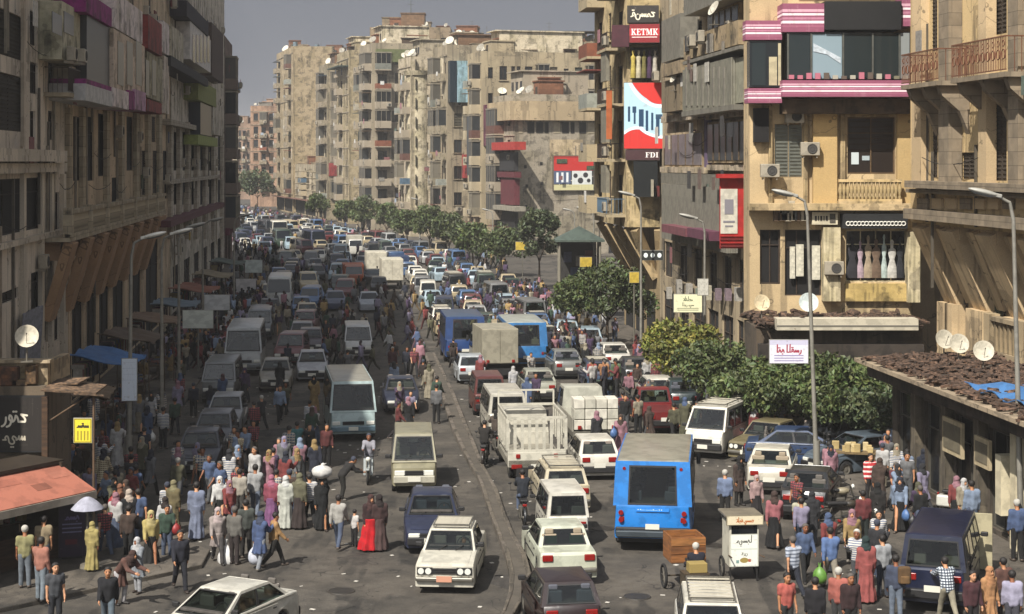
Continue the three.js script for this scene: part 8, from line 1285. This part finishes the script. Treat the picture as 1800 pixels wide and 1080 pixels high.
P(1518, 1050, { wear: 'wr', c: ['#b23f36', '#222', '#1b3a38'], yaw: 185, s: 1.04, label: 'woman in a long coral red robe and dark green headscarf' }); P(1663, 1092, { wear: 'ms', c: ['#8a9096', '#a39a7c'], yaw: 188, pose: 'push', topMat: clothPrint('#c9d0d4', '#232a38', 7, true), label: 'man in a black and white checked shirt behind the navy van' });
P(1573, 1092, { wear: 'ms', c: ['#3f4d69', '#6d7f96'], yaw: 175, label: 'man in a slate blue jacket by the navy van' }); { const [x, D] = G(1588, 1090); const t = thing('backpack', 'brown rucksack worn on the back by the navy van', 'bag', x - 0.02, 1.1, -D + 0.22); part(t, 'sack', mb().rbox(0, 0.1, 0, 0.34, 0.46, 0.2, 0.07).geo(), clothMat('#5c4428')); part(t, 'pocket', mb().rbox(0, 0.0, 0.11, 0.24, 0.2, 0.06, 0.03).geo(), clothMat('#6b5030')); }
P(1548, 1040, { wear: 'ms', c: ['#a9aeb2', '#3a4254'], yaw: 200, label: 'man in a pale grey jacket between the coral robe and the navy van' }); P(1785, 1003, { wear: 'ms', c: ['#3d5f94', '#1e1c1e'], yaw: 182, y: KY, pose: 'stand', s: 1.06, label: 'man in a denim jacket and black trousers on the shop pavement' });
P(1597, 892, { wear: 'ms', c: ['#cbccd6', '#17171a'], yaw: 182, pose: 'walk', s: 1.1, label: 'man in a white shirt and black trousers by the low dark shops' }); P(1628, 884, { wear: 'wt', c: ['#232c42', '#1d2434', '#1c2438'], yaw: 170, label: 'woman in dark navy beside the white shirt' }); P(1620, 896, { wear: 'mt', c: ['#c3c3c8', '#3a4668'], yaw: 185, s: 0.62, label: 'small child in white walking with the woman in navy' });
P(1530, 880, { wear: 'ms', c: ['#a8262c', '#2a2626'], yaw: 20, topMat: clothPrint('#a5262b', '#cfc5c0', 3), label: 'person in a red and white banded top by the display table' }); P(1573, 892, { wear: 'mt', c: ['#6d1f2c', '#8590a0'], yaw: 10, pose: 'walk', label: 'man in a maroon shirt and pale jeans near the white shirt' }); P(1462, 872, { wear: 'ms', c: ['#b56f80', '#6d8086'], yaw: 150, label: 'man in a pink shirt at the display table' }); P(1568, 812, { wear: 'mg', c: ['#8d8470'], yaw: 180, label: 'man in a beige robe by the low shop doors' });
P(1515, 948, { wear: 'ms', c: ['#7d1c22', '#1c2a26'], yaw: 190, label: 'man in a dark red sweater among the parked motorcycles' }); P(1540, 940, { wear: 'wt', c: ['#26221f', '#1c1c1c', '#191716'], yaw: 170, label: 'woman in black among the parked motorcycles' });
P(1388, 1128, { wear: 'mt', c: ['#cf452b', '#333'], yaw: 20, label: 'person in a vivid orange-red shirt cut off at the bottom edge' }); P(1470, 1118, { wear: 'ms', c: ['#c2543c', '#444'], yaw: 160, label: 'person in a salmon jacket cut off at the bottom edge' }); P(1736, 1116, { wear: 'wt', c: ['#cf8a33', '#6a4a2a', '#c87f2c'], yaw: 30, label: 'woman in bright orange at the bottom corner' }); P(1782, 1124, { wear: 'ms', c: ['#a9a3c6', '#4a4a58'], yaw: 170, label: 'person in a lilac jacket at the bottom corner' }); P(1706, 1124, { wear: 'ms', c: ['#54202a', '#2a2426'], yaw: 20, label: 'person in a wine red top at the bottom corner' }); P(1762, 1098, { wear: 'ms', c: ['#6d4030', '#3a2a24'], yaw: 200, label: 'person in a brown jacket at the bottom corner' }); P(1500, 1130, { wear: 'ms', c: ['#3a1c1c', '#222'], yaw: 10, label: 'person in dark maroon cut off at the bottom edge' }); P(1435, 1138, { wear: 'ms', c: ['#1c1a20', '#222'], yaw: 170, label: 'person in black cut off at the bottom edge' });
// riders
const ride = (i, c, label, wear = 'ms') => { const [, x, D, yaw] = bikeObj[i], J = personGeo('ride', wear, 1); const s = Math.sin(yaw * deg), k = Math.cos(yaw * deg); person({ at: [x - s * 0.22, D + k * 0.22], yaw, pose: 'ride', wear, c, y: 0.9 - J.hip + 0.1, label, lod: D < 66 ? 0 : 1 }); };
ride(0, ['#9d9aa8', '#4a4e58'], 'man in a pale lilac shirt riding the scooter'); ride(1, ['#2b2622', '#28262c'], 'rider in black on the motorcycle at the central kerb'); ride(2, ['#5b4a3c', '#3a3430'], 'rider in brown on the motorcycle at the central kerb'); ride(3, ['#1f2733', '#4d6488'], 'rider in a black jacket and blue jeans beside the cream estate car');
{ const [x, D] = cartAt; person({ at: [x + 0.22, D + 0.2], yaw: 190, pose: 'sit', wear: 'ms', c: ['#181b30', '#1f2026'], y: 0.08, label: 'man in a navy sweater seated at the cargo tricycle' }); }
// passengers in the open pickup bed
[['#b2231f', '#2a2024', 'red jacket'], ['#c07a2a', '#3a3028', 'orange jacket'], ['#5f7a4e', '#2c3028', 'green jacket'], ['#c9c3bb', '#3c3a3e', 'white shirt'], ['#3f3a4a', '#2a2a30', 'charcoal jacket'], ['#8a2a2a', '#222', 'brick red sweater']].forEach(([a, b, n], i) => { const p = placed.find((q) => Math.abs(q.x - 4.6) < 1.2 && Math.abs(q.D - 79.8) < 2.6) ?? { x: 4.5, D: 79.8 }; person({ at: [p.x - 0.55 + (i % 3) * 0.55, p.D + (i < 3 ? -0.5 : -1.25)], y: 0.98, yaw: 150 + i * 25, wear: 'ms', c: [a, b], pose: i % 2 ? 'talk' : 'stand', label: `passenger in a ${n} in the open pickup bed`, lod: 1 }); });

for (const t of scene.children.filter((o) => o.kind)) { // drivers of the vehicles that come closest
  const who = { 'white boxy taxi with a roof rack beside the central kerb': ['white boxy taxi', '#8d8f9a'], 'dark navy car following the white boxy taxi': ['dark navy car', '#54524f'], 'dusty olive-grey van with chrome grille behind the navy car': ['dusty olive-grey van', '#9a7a6a'], 'modern white saloon car turning at the near edge of the road': ['turning white saloon', '#5d6470'], 'pale blue and white minibus heading out of the shade': ['pale blue minibus', '#6a6f80'], 'white microbus with a roof rack facing out by the parked cars': ['white microbus by the parked cars', '#7d8089'] }[t.userData.label];
  if (!who) continue;
  const s = SPEC[t.kind], k = t.scale.x, g = personGeo('sit', 'ms', 1), p = V(s.b[2] * 0.24, 0, lerp(s.b[1], s.b[0], 0.36)).applyMatrix4(t.matrixWorld);
  person({ at: [p.x, -p.z], yaw: t.rotation.y / deg, pose: 'sit', wear: 'ms', c: [who[1], '#333'], y: s.y[1] * k - 0.13 - g.headTop, lod: 1, label: `driver seated behind the windscreen of the ${who[0]}` });
}
// ---------------------------------------------------------------- the rest of the crowd
const COL = [['black', '#17181a'], ['charcoal', '#2b2c30'], ['navy', '#20263a'], ['navy', '#252b40'], ['dark brown', '#33261e'], ['grey', '#6f7073'], ['white', '#c3c2be'], ['brown', '#4f3a2c'], ['maroon', '#561f26'], ['blue', '#3c5a88'], ['beige', '#a39677'], ['olive', '#5d5a38'], ['purple', '#4a2f58'], ['pink', '#a8697a'], ['green', '#33523f'], ['red', '#92231f'], ['mustard', '#a88432'], ['sky blue', '#7d96b8'], ['lilac', '#8f86a8']];
const LOW = [['black', '#19191b'], ['dark', '#282a30'], ['blue', '#465a7a'], ['grey', '#5d5f63'], ['khaki', '#857a5e']];
const PRINTS = [['#8a3b3f', '#2d2326', 6, true], ['#b9b4aa', '#4a5670', 8, false], ['#3f4a5c', '#a39a8c', 5, true], ['#6d5a3c', '#c2b79c', 7, true]].map((p) => clothPrint(...p));
const vfree = (x, D) => free(x, D, 0.5, 0.5);
const crowdSpots = [];
function crowd(n, spot, where, bias, o = {}) {
  for (let i = 0; i < n; i++) {
    let x, D, k = 0; do [x, D] = spot(); while ((!vfree(x, D) || crowdSpots.some((p) => Math.hypot(p[0] - x, p[1] - D) < 0.42)) && ++k < 60);
    if (k >= 60) continue;
    crowdSpots.push([x, D]);
    let wear, a, b, h, label, t = 0, what;
    do {
      wear = pick(bias ?? ['ms', 'ms', 'mt', 'mt', 'wr', 'wk', 'wt', 'ms', 'wt']); a = pick(COL); b = pick(LOW); h = pick(COL);
      label = wear === 'wr' ? `woman in a ${a[0]} robe and ${h[0]} headscarf ${where}` : wear === 'mg' ? `man in a ${a[0]} robe ${where}` : wear[0] === 'w' ? `woman in ${a[0]} ${wear === 'wk' ? 'blouse' : 'tunic'} and ${h[0]} headscarf ${where}` : `man in ${a[0]} ${wear === 'mt' ? 'shirt' : 'jacket'} and ${b[0]} trousers ${where}`;
    } while (labelsUsed.has(label) && ++t < 40);
    const away = o.yaw ? o.yaw() : chance(0.55) ? R(150, 215) : R(-40, 40);
    const who = person({ at: [x, D], y: o.y ? o.y(x, D) : 0, yaw: away, topMat: wear !== 'mt' && wear !== 'ms' && wear !== 'wt' || rnd() > 0.22 ? undefined : pick(PRINTS), pose: pick(D < 62 ? ['walk', 'stride', 'stand', 'walk', 'hold', 'talk'] : ['walk', 'stride', 'stand', 'hold']), wear, c: [a[1], b[1], h[1]], s: R(0.93, 1.05), label, group: 'people in the street crowd' });
    if (D < 72 && chance(0.28)) { const bc = pick([['white', '#cfcdc8'], ['black', '#1e1e20'], ['blue', '#4a6a9a'], ['brown', '#5a4330'], ['red', '#8f2a2a']]), bl = `${bc[0]} bag carried by ${label}`.split(' ').slice(0, 16).join(' '); bag(who.hand(chance(0.5) ? 0 : 1), bc[1], bl, R(0.7, 1.1), labelsUsed.has(bl) ? 'carried bags' : undefined); }
  }
}
const onL = (x, D) => (x + 0.1 * D < -7.6 ? 0.13 : 0), onR = (x, D) => (x + 0.1 * D > 16.2 ? 0.13 : 0), pxy = (a, b, c, d) => () => G(R(a, b), R(c, d)), lane = (c0, c1, d0, d1) => () => { const D = R(d0, d1); return [streetX(R(c0, c1), D), D]; };
crowd(14, pxy(250, 560, 720, 800), 'in the shaded road', null, { y: onL }); crowd(52, pxy(120, 560, 800, 930), 'in the shaded crowd behind the kiosk', null, { y: onL }); crowd(12, pxy(100, 300, 905, 985), 'in front of the poster board', null, { y: onL });
crowd(28, lane(-11.8, -7, 68, 112), 'on the shaded stall pavement', null, { y: onL }); crowd(20, lane(-8, 2.2, 74, 150), 'between the cars in the shade', null, { y: onL });
crowd(14, lane(2.6, 4.7, 74, 100), 'beside the central kerb in the shade'); crowd(34, lane(14, 19.5, 68, 100), 'on the pavement below the trees', null, { y: onR }); crowd(22, lane(5.8, 15, 68, 112), 'between the queues on the sunny side');
crowd(10, lane(17, 19.8, 52, 64), 'on the pavement of the low dark shops', null, { y: onR }); crowd(12, pxy(1390, 1640, 830, 960), 'near the display table', null, { y: onR }); crowd(8, pxy(1390, 1560, 940, 1040), 'near the parked motorcycles'); crowd(10, lane(10, 20, 104, 150), 'at the signboard corner', null, { y: onR });
// figures too far to tell apart
{
  const parts = personGeo('walk', 'ms', 2), kin = [['body', [0.42, 0.3, 0.22]], ['jacket', [1, 1, 1]], ['trousers', [0.3, 0.3, 0.33]], ['hair', [0.08, 0.07, 0.07]]];
  const g = mergeGeometries(kin.map(([k, c]) => { let q = parts[k].clone(); if (q.index) q = q.toNonIndexed(); const v = new Float32Array(q.attributes.position.count * 3); for (let i = 0; i < v.length; i++) v[i] = c[i % 3]; q.setAttribute('color', new THREE.BufferAttribute(v, 3)); return q; }));
  const n = 1000, im = new THREE.InstancedMesh(g, M('#ffffff', { vertexColors: true, roughness: 0.95 }), n), o = new THREE.Object3D(), c = new THREE.Color(); let k = 0;
  for (let i = 0; i < 8000 && k < n; i++) { const near = k < 420, D = near ? R(96, 150) : R(130, 420), x = streetX(chance(0.35) ? R(10, 17.5) : chance(0.45) ? R(-11.5, -6) : R(-9, 15), D); if (!vfree(x, D)) continue; o.position.set(x, 0, -D); o.rotation.y = R(0, 6); o.scale.setScalar(R(0.9, 1.05)); o.updateMatrix(); im.setMatrixAt(k, o.matrix); im.setColorAt(k, c.copy(worn(pick(COL)[1]).color)); k++; }
  im.count = k; im.name = 'crowd'; im.castShadow = im.receiveShadow = true; im.userData = { label: 'distant crowd of walkers filling the street past the bend', category: 'crowd', kind: 'stuff' }; scene.add(im);
}
renderer.render(scene, camera);
